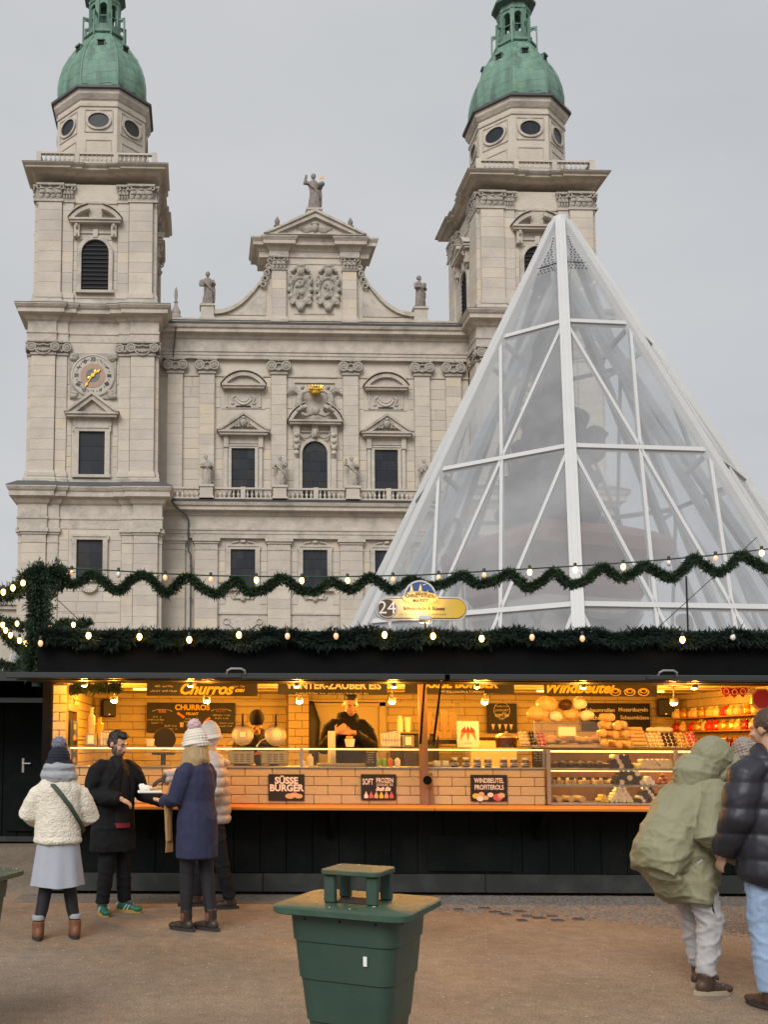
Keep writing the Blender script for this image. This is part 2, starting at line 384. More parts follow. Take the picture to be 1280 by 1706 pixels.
def panes(parent,hw,z0,z1,nx,nz,y,m='pane',bar=.05,arch=False):
    w=2*hw/nx; h=(z1-z0)/nz
    for i in range(nx):
        for j in range(nz):
            x0=-hw+i*w+bar/2; x1=x0+w-bar; a=z0+j*h+bar/2; b=a+h-bar
            if arch:
                xm=max(abs(x0),abs(x1)); top=(z1-hw)+math.sqrt(max(0,hw*hw-xm*xm))
                if a>=top-.1: continue
                if b>top:
                    c=z1-hw; pts=[(x0,a),(x1,a)]+[(x1+(x0-x1)*k/5, min(b,c+math.sqrt(max(0,(hw-.02)**2-(x1+(x0-x1)*k/5)**2)))) for k in range(6)]
                    put('pane',MB().prism(pts,0,.03).mesh('arched_pane',M[m]),parent,(0,y,0)); continue
            put('pane',unit_block(m),parent,(x0,y+rnd.uniform(-.004,.004),a),scale=(x1-x0,.03,b-a))
# ---------------------------------------------- statues
def figure(h,pose=0,seed=0,vox=.05,mt='sculpt',wings=False):
    r=random.Random(seed); s=h/3.2; mb=MB(); lean=r.uniform(-.08,.08)
    P=lambda x,y,z:(x*s,y*s,z*s)
    mb.tube([P(0,0,0),P(.02,0,.5),P(.05+lean,-.03,1.2),P(lean,0,1.75),P(-.03+lean,0,2.2),P(-.03+lean,0,2.5),P(-.02+lean,0,2.68)],[(.52*s,.42*s),(.46*s,.38*s),(.42*s,.34*s),(.34*s,.27*s),(.42*s,.28*s),(.34*s,.24*s),(.1*s,.1*s)],12)
    mb.tube([P(-.02+lean,0,2.55),P(-.02+lean,-.03,2.85)],.11*s,8)
    mb.ell(P(-.02+lean,-.05,2.98),(.19*s,.2*s,.25*s)); mb.ell(P(-.02+lean,.05,3.02),(.22*s,.2*s,.22*s)); mb.ell(P(-.02+lean,-.18,2.82),(.12*s,.1*s,.16*s))
    ar=[((-.42,0,2.4),(-.62,-.1,1.95),(-.35,-.42,1.75)),((.42,0,2.4),(.62,-.05,2.0),(.4,-.42,2.05))]
    if pose==1: ar[0]=((-.42,0,2.4),(-.72,-.1,2.3),(-.62,-.3,2.85))
    if pose==2: ar[1]=((.42,0,2.4),(.75,-.1,2.1),(.72,-.3,2.5))
    if pose==3: ar[0]=((-.42,0,2.4),(-.6,-.15,1.9),(-.05,-.42,2.0)); ar[1]=((.42,0,2.4),(.6,-.15,1.95),(.1,-.42,2.15))
    for a in ar:
        mb.tube([P(*q) for q in a],[.19*s,.17*s,.1*s],8); mb.ell(P(*a[2]),.11*s,nu=8,nv=6)
    for k in range(7):   # drapery folds
        x=-.42+.14*k+r.uniform(-.04,.04); x2=x*.5+r.uniform(-.15,.2)
        mb.tube([P(x,-.34+.25*abs(x),.02),P(x*.9+.05,-.38+.25*abs(x),.7),P(x2,-.33,1.5)],[.07*s,.065*s,.04*s],6)
    mb.tube([P(-.45,-.2,2.35),P(-.1,-.36,1.9),P(.35,-.36,1.45),P(.5,-.15,1.0)],[.1*s,.11*s,.13*s,.1*s],7)
    mb.tube([P(.48,.1,2.3),P(.58,.12,1.5),P(.5,.12,.4)],[.12*s,.17*s,.2*s],7)
    if pose==0: mb.box(-.72*s,-.3*s,-.62*s,-.5*s,1.6*s,2.15*s)
    if pose==2: mb.tube([P(.72,-.34,.7),P(.72,-.34,3.1)],.04*s,6)
    if pose==3: mb.box(.0,.34*s,-.62*s,-.5*s,1.85*s,2.35*s)
    if wings:
        for q in (-1,1): mb.ell(P(q*.75,.15,2.35),(.5*s,.08*s,.26*s),M=Matrix.Rotation(q*-.5,3,'Y'))
    return blob(mb,'statue_body',M[mt],vox*s*1.0,3,disp=lambda c,n:.02*s*fbm(c,6/s),dec=.6)
def plinth(mb,w,z0,z1,d=None):
    d=d or w
    mb.box(-w/2,w/2,-d/2,d/2,z0,z1); mb.box(-w/2-.1,w/2+.1,-d/2-.1,d/2+.1,z1-.2,z1); mb.box(-w/2-.08,w/2+.08,-d/2-.08,d/2+.08,z0,z0+.2)
def baluster(h): return MB().lathe([(.11,0),(.11,.1*h),(.06,.14*h),(.14,.36*h),(.12,.46*h),(.055,.66*h),(.05,.78*h),(.1,.86*h),(.1,h)],8).mesh('baluster',M['stone'],40)
def balustrade(parent,x0,x1,y,z0,z1,posts,vert=False,sp=.42):
    b=put('balustrade',None,parent); b.empty_display_size=.1
    h=z1-z0; rail=MB()
    def bx(a,c,ya,yb,za,zb): (rail.box(ya+y,yb+y,a,c,za,zb) if vert else rail.box(a,c,ya+y,yb+y,za,zb))
    bx(x0,x1,-.16,.16,z0,z0+.14); bx(x0,x1,-.18,.18,z1-.17,z1)
    for p in posts: bx(p-.22,p+.22,-.2,.2,z0-.001,z1+.06)
    put('rail',rail.mesh('balustrade_rail',M['stone']),b)
    me=baluster(h-.31); n=int((x1-x0)/sp)
    for i in range(n):
        x=x0+(i+.5)*(x1-x0)/n
        if any(abs(x-p)<.3 for p in posts): continue
        put('baluster',me,b,((y,x,z0+.14) if vert else (x,y,z0+.14)))
    return b
# ---------------------------------------------- bell tower
YC=6.05
def sq(g,e1=.35,e2=.17,a=2.2,b=3.25):
    o=[]
    side=[(-g-e1,-g-e1),(-g+a,-g-e1),(-g+a,-g-e2),(-g+b,-g-e2),(-g+b,-g),(g-b,-g),(g-b,-g-e2),(g-a,-g-e2),(g-a,-g-e1)]
    for k in range(4):
        c,s=(1,0,-1,0)[k],(0,1,0,-1)[k]
        for x,y in side: o.append((x*c-y*s, x*s+y*c+YC))
    return o
ent=lambda z0,z1,out:[(0,z0),(.05,z0),(.05,z0+.22*(z1-z0)),(.12,z0+.23*(z1-z0)),(.12,z0+.28*(z1-z0)),(.02,z0+.29*(z1-z0)),(.02,z0+.58*(z1-z0)),(.18,z0+.62*(z1-z0)),(.3,z0+.68*(z1-z0)),(.34,z0+.72*(z1-z0)),(out*.75,z0+.76*(z1-z0)),(out*.75,z0+.87*(z1-z0)),(out*.86,z0+.9*(z1-z0)),(out,z0+.97*(z1-z0)),(out,z1)]
def tower():
    T=thing('bell_tower','x','bell tower',floc(-9.97,90),AF)
    rs=random.Random(3); W=lambda n,mb,m='stone',s=None,p=T,**k: put(n,mb.mesh(n,M[m],s),p,**k)
    g1,g2,g3=6.05,5.58,5.27
    core=MB()
    for g,z0,z1 in ((g1,0,21),(g2,24,38.4),(g3,41,53.2)): core.box(-g,g,YC-g,YC+g,z0,z1)
    W('wall',core,'stone_plain')
    # entablatures
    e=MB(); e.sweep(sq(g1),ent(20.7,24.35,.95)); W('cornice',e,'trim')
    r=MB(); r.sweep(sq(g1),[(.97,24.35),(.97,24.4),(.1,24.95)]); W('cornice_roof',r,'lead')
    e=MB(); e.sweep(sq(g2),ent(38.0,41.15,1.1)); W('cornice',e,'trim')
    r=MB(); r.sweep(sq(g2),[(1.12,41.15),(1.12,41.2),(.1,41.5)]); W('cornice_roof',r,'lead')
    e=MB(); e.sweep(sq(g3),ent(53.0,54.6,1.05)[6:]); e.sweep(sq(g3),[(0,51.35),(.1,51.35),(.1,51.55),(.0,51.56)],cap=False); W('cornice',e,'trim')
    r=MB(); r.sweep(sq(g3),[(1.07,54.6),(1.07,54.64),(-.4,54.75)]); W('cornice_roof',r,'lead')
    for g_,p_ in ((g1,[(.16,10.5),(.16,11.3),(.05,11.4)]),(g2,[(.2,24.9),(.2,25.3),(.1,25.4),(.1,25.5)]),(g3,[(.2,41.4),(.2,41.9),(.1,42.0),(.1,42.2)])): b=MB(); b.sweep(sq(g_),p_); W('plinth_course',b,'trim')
    # corner pilasters: each its own part, capital its sub-part
    for g,z0,z1,zc,kind in ((g1,11.4,19.4,20.7,0),(g2,25.5,36.7,38.0,1),(g3,42.2,51.55,53.05,2)):
        pm1=pil_mesh(2.15,z0,z1,.35).mesh('pilaster',M['stone']); pm2=pil_mesh(1.0,z0,z1,.17).mesh('half_pilaster',M['stone'])
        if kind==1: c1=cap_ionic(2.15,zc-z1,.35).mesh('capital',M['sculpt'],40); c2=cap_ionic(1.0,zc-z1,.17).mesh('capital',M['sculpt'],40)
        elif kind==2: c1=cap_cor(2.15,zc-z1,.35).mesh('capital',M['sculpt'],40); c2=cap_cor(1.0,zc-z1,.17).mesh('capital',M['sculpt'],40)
        else:
            def pc(w,p): return MB().box(-w/2-.05,w/2+.05,-p-.05,0,0,.12).box(-w/2,w/2,-p,0,.12,.75).box(-w/2-.1,w/2+.1,-p-.1,0,.75,.95).box(-w/2-.22,w/2+.22,-p-.22,0,.95,1.3).mesh('capital',M['trim'])
            c1=pc(2.15,.35); c2=pc(1.0,.17)
        for k in range(4):
            rz=(0,PI/2,PI,-PI/2)[k]
            if k==2: continue
            for s in (-1,1):
                for xx,pm,cm in ((s*(g-1.09),pm1,c1),(s*(g-2.72),pm2,c2)):
                    q=Vector((xx,-g,0)); q.rotate(Matrix.Rotation(rz,3,'Z'))
                    p=put('pilaster',pm,T,(q.x,q.y+YC,0),(0,0,rz)); put('capital',cm,p,(0,0,z1))
    # front ashlar, one by one; sides joined
    rects=courses(-g1+3.25,g1-3.25,11.4,20.6,.95,[(-1.9,1.9,16.0,20.4)],rs)
    blocks(T,rects,YC-g1)
    blocks(T,courses(-g2+3.25,g2-3.25,25.5,37.9,.95,[(-1.85,1.85,25.4,30.9),(-2.5,2.5,30.8,33.2),(-2.15,2.15,33,37.0)],rs),YC-g2)
    blocks(T,courses(-g3+3.25,g3-3.25,42.2,51.3,.92,[(-1.65,1.65,43.0,48.1),(-2.4,2.4,47.8,51.2)],rs),YC-g3)
    sf=MB()
    for sx in (-1,1):
        for g,z0,z1,hl in ((g2,25.5,37.9,[(-1.8,1.8,25.4,31)]),(g3,42.2,51.3,[(-1.65,1.65,43,48.1),(-2.4,2.4,47.8,51.2)])):
            for a,b_,c,d in courses(-g+3.25,g-3.25,z0,z1,.95,hl,rs): 
                sf.box(*( (g-.01,g+.05) if sx>0 else (-g-.05,-g+.01)),YC+a+.018,YC+b_-.018,c+.018,d-.018)
    tag(W('side_facing',sf),kind='stuff')
    # windows
    def window(z0,z1,hw,y,nx,nz,t=.5):
        f=MB(); frame_rect(f,hw,z0,z1,t,-.3,.05,.1); w_=W('window',f,'trim',loc=(0,y,0))
        put('glazing_bar',MB().box(-hw,hw,-.01,.04,z0,z1).mesh('bars',M['louvre']),w_)
        panes(w_,hw,z0,z1,nx,nz,-.035); return w_
    window(16.2,19.7,1.17,YC-g1,2,3,.42); window(25.7,29.7,1.17,YC-g2,2,3,.45)
    sh=MB()
    for i in range(9): a=PI*(i/8)*.9+PI*1.05; sh.tube([(0,-.1,15.6),(.75*cos(a),-.3,15.55+.62*sin(a))],[.06,.13],6)
    sh.box(-1.2,1.2,-.16,.1,15.58,15.75); W('shell_ornament',sh,'trim',40,loc=(0,YC-g1,0))
    sw=MB(); sw.box(-2.4,2.4,-.07,.02,13.1,13.2); W('string_moulding',sw,'trim',loc=(0,YC-g1,0))
    p=MB(); ped_tri(p,2.25,30.9,1.7,-.75,.1); p.box(-1.75,1.75,-.25,.1,30.2,30.9); W('window_pediment',p,'trim',loc=(0,YC-g2,0))
    # clock
    ck=put('clock',None,T,(0,YC-g2,34.86)); ck.empty_display_size=.1
    d=MB(); d.box(-2.1,2.1,-.16,.02,-2.1,2.1)
    for a in (-1,1):
        for b_ in (-1,1):
            for k in range(6): d.ell((a*(1.72+rs.uniform(-.22,.25)),-.2,b_*(1.72+rs.uniform(-.22,.25))),(.26,.18,.22),nu=8,nv=6)
            d.torus((a*1.7,-.2,b_*1.7),.3,.1,n=10,k=5)
    put('clock_surround',d.mesh('clock_surround',M['sculpt'],40),ck)
    Rx=Matrix.Rotation(PI/2,4,'X')
    put('dial',MB().lathe([(1.98,.16),(1.98,.26),(1.86,.3),(1.84,.24)],40,M=Rx).mesh('dial',M['trim'],40),ck)
    put('dial_ring',MB().lathe([(1.12,.24),(1.12,.27)],36,M=Rx).mesh('dial_ring',M['clock_rose'],40),ck)
    put('dial_centre',MB().lathe([(.62,.27),(.62,.29)],28,M=Rx).mesh('dial_centre',M['clock_ring'],40),ck)
    nm=['XII','I','II','III','IIII','V','VI','VII','VIII','IX','X','XI']
    for i,t_ in enumerate(nm):
        a=-2*PI*i/12; me=text_mesh(t_,.52,M['numeral'],ext=.01,bold=.012)
        put('numeral',me,ck,(1.5*sin(-a),-.27,1.5*cos(-a)),(PI/2,a,0),(.72,1,1))
        a2=2*PI*(i+.5)/12; put('minute_mark',MB().lathe([(.05,0),(.05,.02)],8,M=Rx).mesh('minute_mark',M['numeral']),ck,(1.5*sin(a2),-.25,1.5*cos(a2)))
    for ln,an,wd in ((1.25,R(213),.07),(.85,R(52),.09)):
        h=MB(); h.box(-wd/2,wd/2,-.02,.02,-.4,ln); h.prism([(-.14,ln-.3),(0,ln+.05),(.14,ln-.3),(0,ln-.4)],-.03,.03); h.ell((0,0,-.42),(.15,.03,.15))
        put('clock_hand',h.mesh('clock_hand',M['gold']),ck,(0,-.35,0),(0,an,0))
    put('hand_boss',MB().lathe([(.17,.3),(.17,.4)],14,M=Rx).mesh('hand_boss',M['gold']),ck)
    # belfry openings on three sides
    for k in (0,1,3):
        rz=(0,PI/2,PI,-PI/2)[k]; q=Vector((0,-g3,0)); q.rotate(Matrix.Rotation(rz,3,'Z'))
        bw=put('belfry_window',None,T,(q.x,q.y+YC,0),(0,0,rz)); bw.empty_display_size=.1
        f=MB(); o=arch_pts(1.62,43.0,48.2); i_=arch_pts(1.25,43.0,47.85)
        n=len(o); f.add([(x,y,z) for y in (-.28,.05) for x,z in o+i_],[(j,j+1,n+j+1,n+j) for j in range(n-1)]+[(2*n+j,2*n+j+1,3*n+j+1,3*n+j) for j in range(n-1)]+[(j,j+1,2*n+j+1,2*n+j) for j in range(n-1)]+[(n+j,n+j+1,3*n+j+1,3*n+j) for j in range(n-1)])
        f.box(-1.75,1.75,-.36,.05,42.75,43.0)
        put('frame',f.mesh('belfry_frame',M['trim']),bw)
        put('opening',MB().prism(arch_pts(1.25,43.0,47.85),-.04,.04).mesh('belfry_opening',M['void']),bw)
        for j in range(11): 
            z=43.25+j*.4; xx=1.2 if z<46.5 else math.sqrt(max(.02,1.2**2-(z-46.6)**2)); put('louvre_slat',MB().box(-xx,xx,-.14,-.05,z,z+.07).mesh('louvre_slat',M['louvre']),bw)
        h=MB(); ped_seg(h,2.4,49.25,1.3,-.7,.1,gap=.62); h.box(-.6,.6,-.3,.1,49.6,50.4); h.box(-2.3,2.3,-.06,.05,47.9,51.2)
        for s in (-1,1): h.box(s*1.7-.26,s*1.7+.26,-.5,.05,48.0,49.25); h.torus((s*1.7,-.5,48.95),.2,.1,n=10,k=6,M=Matrix.Rotation(PI/2,3,'Z')); h.torus((s*1.7,-.42,48.2),.15,.08,n=10,k=6,M=Matrix.Rotation(PI/2,3,'Z'))
        h.box(-1.4,1.4,-.18,.05,48.45,48.62); h.box(-.22,.22,-.34,.05,48.0,48.75)
        put('hood',h.mesh('belfry_hood',M['trim']),bw)
        m_=MB(); m_.box(-2.4,2.4,-.08,.02,42.3,42.45); put('apron',m_.mesh('apron',M['trim']),bw)
    # balustrade round the platform
    hb=5.35; pb=MB(); pb.sweep([(-hb,YC-hb),(hb,YC-hb),(hb,YC+hb),(-hb,YC+hb)],[(.12,54.6),(.12,55.1),(.0,55.16)],cap=False); W('balustrade_plinth',pb,'stone_plain')
    balustrade(T,-hb,hb,YC-hb,55.15,56.2,[-hb,-1.8,1.8,hb])
    balustrade(T,YC-hb,YC+hb,-hb,55.15,56.2,[YC-1.8,YC+1.8,YC+hb],True); balustrade(T,YC-hb,YC+hb,hb,55.15,56.2,[YC-1.8,YC+1.8,YC+hb],True)
    # octagonal drum
    oc=lambda ap,ph=PI/8:[(ap/cos(PI/8)*cos(ph+2*PI*i/8),YC+ap/cos(PI/8)*sin(ph+2*PI*i/8)) for i in range(8)]
    ap=4.22; dr=MB(); dr.sweep(oc(ap),[(0,54.6),(.0,63.1)])
    W('drum',dr,'stone_plain')
    for p_ in ([(.12,54.7),(.12,55.4),(0,55.5)],[(0,61.5),(.1,61.5),(.1,61.75),(0,61.8)]): tr=MB(); tr.sweep(oc(ap),p_,cap=False); W('drum_moulding',tr,'trim')
    tr=MB(); tr.sweep(oc(ap),[(0,62.1),(.12,62.2),(.3,62.5),(.36,62.6),(.36,62.95),(.46,63.1),(.0,63.1)]); W('drum_cornice',tr,'trim')
    ev=MB(); ev.sweep(oc(ap),[(.47,63.0),(.62,63.05),(.62,63.28),(.25,63.45),(-.3,63.5)]); W('drum_eave',ev,'lead')
    for k in range(8):
        a=-PI/2+k*PI/4; rz=a+PI/2; c=(ap*cos(a),YC+ap*sin(a),0)
        if k in (3,4,5): continue
        fw=put('oval_window',None,T,c,(0,0,rz)); fw.empty_display_size=.1
        el=lambda rx,rz_,n=24:[(rx*cos(2*PI*i/n),60.1+rz_*sin(2*PI*i/n)) for i in range(n)]
        f=MB(); o=el(1.22,.92); i_=el(.99,.72); n=24
        f.add([(x,y,z) for y in (-.16,.03) for x,z in o+i_],[(j,(j+1)%n,n+(j+1)%n,n+j) for j in range(n)]+[(j,(j+1)%n,2*n+(j+1)%n,2*n+j) for j in range(n)]+[(n+j,n+(j+1)%n,3*n+(j+1)%n,3*n+j) for j in range(n)])
        for s in (-1,1): f.box(s*1.3-.06,s*1.3+.06,-.07,.03,59.0,61.15); f.box(-1.3,1.3,-.07,.03,60.1+s*1.08-.06,60.1+s*1.08+.06)
        put('frame',f.mesh('oval_frame',M['trim']),fw); put('pane',MB().prism(el(1.0,.73),-.03,.03).mesh('oval_pane',M['pane']),fw)
        pn=MB(); pn.box(-1.25,1.25,-.06,.03,58.15,58.27)
        for s in (-1,1): pn.box(s*1.2-.05,s*1.2+.05,-.05,.03,55.6,58.15)
        put('panel_moulding',pn.mesh('panel_moulding',M['trim']),fw)
    # copper dome: eight curved faces of lapped sheets, ribs, dormers
    prof=[(4.12,63.45),(4.2,64.2),(4.2,65.0),(4.06,66.0),(3.76,67.1),(3.27,68.2),(2.68,69.2),(2.08,70.1),(1.75,70.7)]
    def pr(z):
        for (r0,z0),(r1,z1) in zip(prof,prof[1:]):
            if z<=z1: return r0+(r1-r0)*(z-z0)/(z1-z0)
        return prof[-1][0]
    dm=MB(); dm.sweep(oc(1.),[(r-1.,z) for r,z in prof]); D_=W('dome',dm,'copper')
    sh=MB(); rs2=random.Random(5)
    for k in range(8):
        a=PI/4*k-PI/2; ca,sa=cos(a),sin(a); tx,ty=-sa,ca; nc=6
        for c in range(nc):
            zz=63.5+rs2.uniform(0,.5); 
            while zz<70.6:
                z2=min(zz+rs2.uniform(1.0,1.6),70.7)
                q=[]
                for z,e in ((zz,.035),((zz+z2)/2,.05),(z2,.02)):
                    r=pr(z); hw=r*math.tan(PI/8)
                    for t_ in (c/nc,(c+1)/nc):
                        u=(t_*2-1)*hw; q.append((r*ca+tx*u+ca*e,YC+r*sa+ty*u+sa*e,z))
                sh.add(q,[(0,1,3,2),(2,3,5,4)]); zz=z2
    tag(W('copper_sheets',sh,'copper',p=D_),kind='stuff')
    for k in range(8):
        a=PI/4*k-PI/2+PI/8; pts=[(r/cos(PI/8)*cos(a),YC+r/cos(PI/8)*sin(a),z) for r,z in prof]
        put('rib',MB().tube(pts,.11,6).mesh('dome_rib',M['copper'],40),D_)
    for k in range(8):
        a=PI/4*k-PI/2; r=pr(68.7)
        dmr=MB(); dmr.box(-.42,.42,-.55,.6,-.35,.3,1); dmr.prism([(-.55,.28),(.55,.28),(.45,.5),(-.45,.5)],-.75,.5,0); dmr.box(-.5,-.42,-.6,.6,-.4,.3,0); dmr.box(.42,.5,-.6,.6,-.4,.3,0)
        put('dormer',dmr.mesh('dormer',[M['copper'],M['void']]),D_,((r-.15)*cos(a),YC+(r-.15)*sin(a),68.65),(0,0,a+PI/2),(.72,.72,.72))
    # lantern
    lt=MB(); lt.sweep(oc(1.),[(.72,70.6),(1.0,70.75),(1.0,70.95),(.65,71.2),(.5,71.35),(.5,71.9)]); Lt=W('lantern',lt,'copper'); lt=MB(); lt.sweep(oc(1.),[(.4,74.3),(.55,74.4),(.55,74.65),(.42,74.75),(.42,75.3),(.55,75.4)]); W('lantern_entablature',lt,'copper',p=Lt)
    for k in range(8):
        a=PI/4*k-PI/2+PI/8; r=1.42; put('post',MB().box(-.2,.2,-.17,.17,71.8,74.4).mesh('lantern_post',M['copper']),Lt,(r*cos(a),YC+r*sin(a),0),(0,0,a+PI/2))
        a=PI/4*k-PI/2; ac=MB(); hw=.45
        o=[(-.62,74.4)]+[(-.36*cos(PI*i/8),73.75+.36*sin(PI*i/8)) for i in range(9)]+[(.62,74.4)]
        ac.prism(o,-.08,.08); ac.box(-.5,.5,-.03,.03,72.75,72.82); put('arch',ac.mesh('lantern_arch',M['copper']),Lt,(1.38*cos(a),YC+1.38*sin(a),0),(0,0,a+PI/2))
        a=PI/4*k-PI/2+PI/8
        br=MB(); br.box(-.07,.07,-.1,.05,70.4,72.9); br.box(-.07,.07,-.05,.6,72.75,72.95); br.torus((0,.3,72.3),.34,.06,n=8,k=5,M=Matrix.Rotation(PI/2,3,'Z'),a0=0,a1=PI)
        put('bracket',br.mesh('lantern_bracket',M['copper']),Lt,(2.15*cos(a),YC+2.15*sin(a),0),(0,0,a+PI/2))
    put('core',MB().lathe([(.5,71.3),(.5,74.5)],8).mesh('lantern_core',M['copper_dark']),Lt,(0,YC,0))
    rf=MB(); rf.sweep(oc(1.),[(.42,75.0),(1.0,75.25),(1.0,75.5),(.35,76.2),(-.1,77.0),(-.35,78.),(-.2,78.5),(-.15,79),(-.6,79.6),(-.85,80.3)]); W('lantern_roof',rf,'copper_dark',p=Lt)
    return T
_txt={}
def scribble(n,size,m,seed):
    # handwriting too small to read: rows of tiny pen strokes, word gaps between
    r=random.Random(seed*31+n); mb=MB(); x=-n*size*.27; run=0
    for i in range(n):
        run+=1
        if run>3 and r.random()<.22: x+=size*.54; run=0; continue
        h=size*r.choice((.42,.42,.45,.66)); w=size*.36
        mb.box(x,x+size*.08,0,.001,-size*.25,-size*.25+h); 
        if r.random()<.7: mb.box(x+size*.08,x+w,0,.001,*((-size*.25,-size*.17) if r.random()<.5 else (.09*size,.17*size)))
        if r.random()<.5: mb.box(x+w-size*.07,x+w,0,.0012,-size*.25,.17*size)
        x+=size*.5
    me=mb.mesh('scribble',m); me.transform(Matrix.Rotation(-PI/2,4,'X')); return me
def text_mesh(s,size,m,ext=.002,bold=0.,shear=0.,align='CENTER',space=1.):
    if s[0]=='~': return scribble(int(s[1:]),size,m,int(size*1e5)%97)
    key=(s,size,m.name,ext,bold,shear,align,space)
    if key in _txt: return _txt[key]
    c=bpy.data.curves.new('txt','FONT'); c.body=s; c.size=size; c.extrude=ext; c.offset=bold; c.shear=shear; c.align_x=align; c.align_y='CENTER'; c.space_character=space; c.resolution_u=3
    o=bpy.data.objects.new('txt',c); COL.objects.link(o)
    dg=bpy.context.evaluated_depsgraph_get(); me=bpy.data.meshes.new_from_object(o.evaluated_get(dg)); bpy.data.objects.remove(o); bpy.data.curves.remove(c)
    me.name='lettering'; me.materials.clear(); me.materials.append(m); _txt[key]=me; return me
TW=tower(); tag(TW,'cathedral bell tower with gilded clock rising free behind the fir garland post')
TR=dup(TW,floc(31.01,90),AF); tag(TR,'cathedral bell tower half hidden behind the glass pyramid')
# ---------------------------------------------- facade between the towers
FC=thing('church_facade','pale stone cathedral front with gable, balustrade and rows of windows between the towers','church',floc(10.52,93),AF)
def facade():
    T=FC; rs=random.Random(11); W=lambda n,mb,m='stone',s=None,p=T,**k: put(n,mb.mesh(n,M[m],s),p,**k)
    X=14.6; WY=.35
    b=MB(); b.box(-X,X,WY,7,0,41.2); W('wall',b,'stone_plain')
    # entablature of the upper order, lower order and attic parapet
    def run(name,prof,m='trim',x=X): W(name,MB().prism(prof,-x,x,axis='x'),m)
    run('upper_entablature',[(WY,37.65),(-.06,37.65),(-.06,37.95),(-.12,37.97),(-.12,38.25),(-.2,38.27),(-.2,38.5),(-.04,38.55),(-.04,39.5),(-.15,39.55),(-.3,39.75),(-.3,39.85),(-.75,39.95),(-.75,40.25),(-.9,40.35),(-1.0,40.6),(WY,40.6)])
    run('gutter',[(WY,40.6),(-1.02,40.62),(-1.06,40.8),(-.9,40.82),(WY,40.95)],'lead')
    run('attic_parapet',[(WY,40.9),(.0,40.9),(.0,41.35),(-.1,41.38),(-.1,41.55),(WY+.6,41.55),(WY+.6,40.9)])
    run('lower_entablature',[(WY,20.6),(-.06,20.6),(-.06,20.95),(-.12,21.),(-.12,21.3),(-.2,21.32),(-.2,21.5),(-.04,21.55),(-.04,22.65),(-.15,22.7),(-.3,22.9),(-.3,23.),(-.75,23.1),(-.75,23.4),(-.9,23.5),(-1.0,23.8),(WY,23.8)])
    run('lower_gutter',[(WY,23.8),(-1.02,23.82),(-1.06,24.0),(-.9,24.02),(WY,24.15)],'lead')
    mb=MB()
    for x0,x1 in ((-9.43,-4.08),(-2.68,2.68),(4.08,9.43)): mb.box(x0,x1,.22,WY+.01,36.05,36.2); 
    mb.box(-X,-10.8,.22,WY+.01,36.05,36.2); mb.box(10.8,X,.22,WY+.01,36.05,36.2); W('string_course',mb,'trim')
    # pilasters
    pm=pil_mesh(1.42,24.1,36.2,.35).mesh('pilaster',M['stone']); cm=cap_ionic(1.42,1.45,.35).mesh('capital',M['sculpt'],40)
    for x in (-13.1,-10.13,-3.38,3.38,10.13,13.1):
        p=put('pilaster',pm,T,(x,WY,0)); put('capital',cm,p,(0,0,36.2))
    pl=pil_mesh(2.1,9.,19.5,.35).mesh('lower_pilaster',M['stone']); lc=MB().box(-1.1,1.1,-.4,0,0,.12).box(-1.05,1.05,-.35,0,.12,.6).box(-1.15,1.15,-.45,0,.6,.8).box(-1.28,1.28,-.58,0,.8,1.1).mesh('capital',M['trim'])
    for x in (-13.1,-10.1,-3.36,3.36,10.1,13.1):
        p=put('pilaster',pl,T,(x,WY,0)); put('capital',lc,p,(0,0,19.5))
    # ashlar
    for x0,x1 in ((-12.4,-10.84),(-9.42,-4.09),(-2.67,2.67),(4.09,9.42),(10.84,12.4)):
        c=(x0+x1)/2; holes=[] if x1-x0<3 else [(c-1.85,c+1.85,24,30.2),(c-2.5,c+2.5,30.1,32.7),(c-2.1,c+2.1,32.9,36.9)]
        blocks(T,courses(x0,x1,24.2,36.0,.98,holes,rs,.9,1.9),WY)
    for x0,x1 in ((-9.04,-4.42),(-2.3,2.3),(4.42,9.04)):
        c=(x0+x1)/2; blocks(T,courses(x0,x1,11.5,20.5,1.0,[(c-1.6,c+1.6,15.2,20.3),(c-2.1,c+2.1,11.,13.9)],rs),WY)
    # windows
    def win(x,z0,z1,hw,nx,nz,t,arch=False,y=WY):
        f=MB()
        if arch:
            o=arch_pts(hw+t,z0,z1+t); i_=arch_pts(hw,z0,z1); n=len(o)
            f.add([(a,yy,b_) for yy in (-.28,.05) for a,b_ in o+i_],[(j,j+1,n+j+1,n+j) for j in range(n-1)]+[(j,j+1,2*n+j+1,2*n+j) for j in range(n-1)]+[(n+j,n+j+1,3*n+j+1,3*n+j) for j in range(n-1)])
        else: frame_rect(f,hw,z0,z1,t,-.26,.05,.06)
        w_=W('window',f,'trim',loc=(x,y,0))
        put('glazing_bar',(MB().prism(arch_pts(hw,z0,z1),-.02,.02) if arch else MB().box(-hw,hw,-.02,.02,z0,z1)).mesh('bars',M['louvre']),w_)
        panes(w_,hw,z0,z1,nx,nz,-.05,arch=arch,bar=.06); return w_
    for x in (-6.7,6.7): win(x,24.2,29.15,1.1,3,5,.3)
    win(0,24.2,29.9,1.18,3,6,.3,True)
    for x in (-6.7,0,6.7): win(x,16.0,19.6,1.14,4,4,.42)
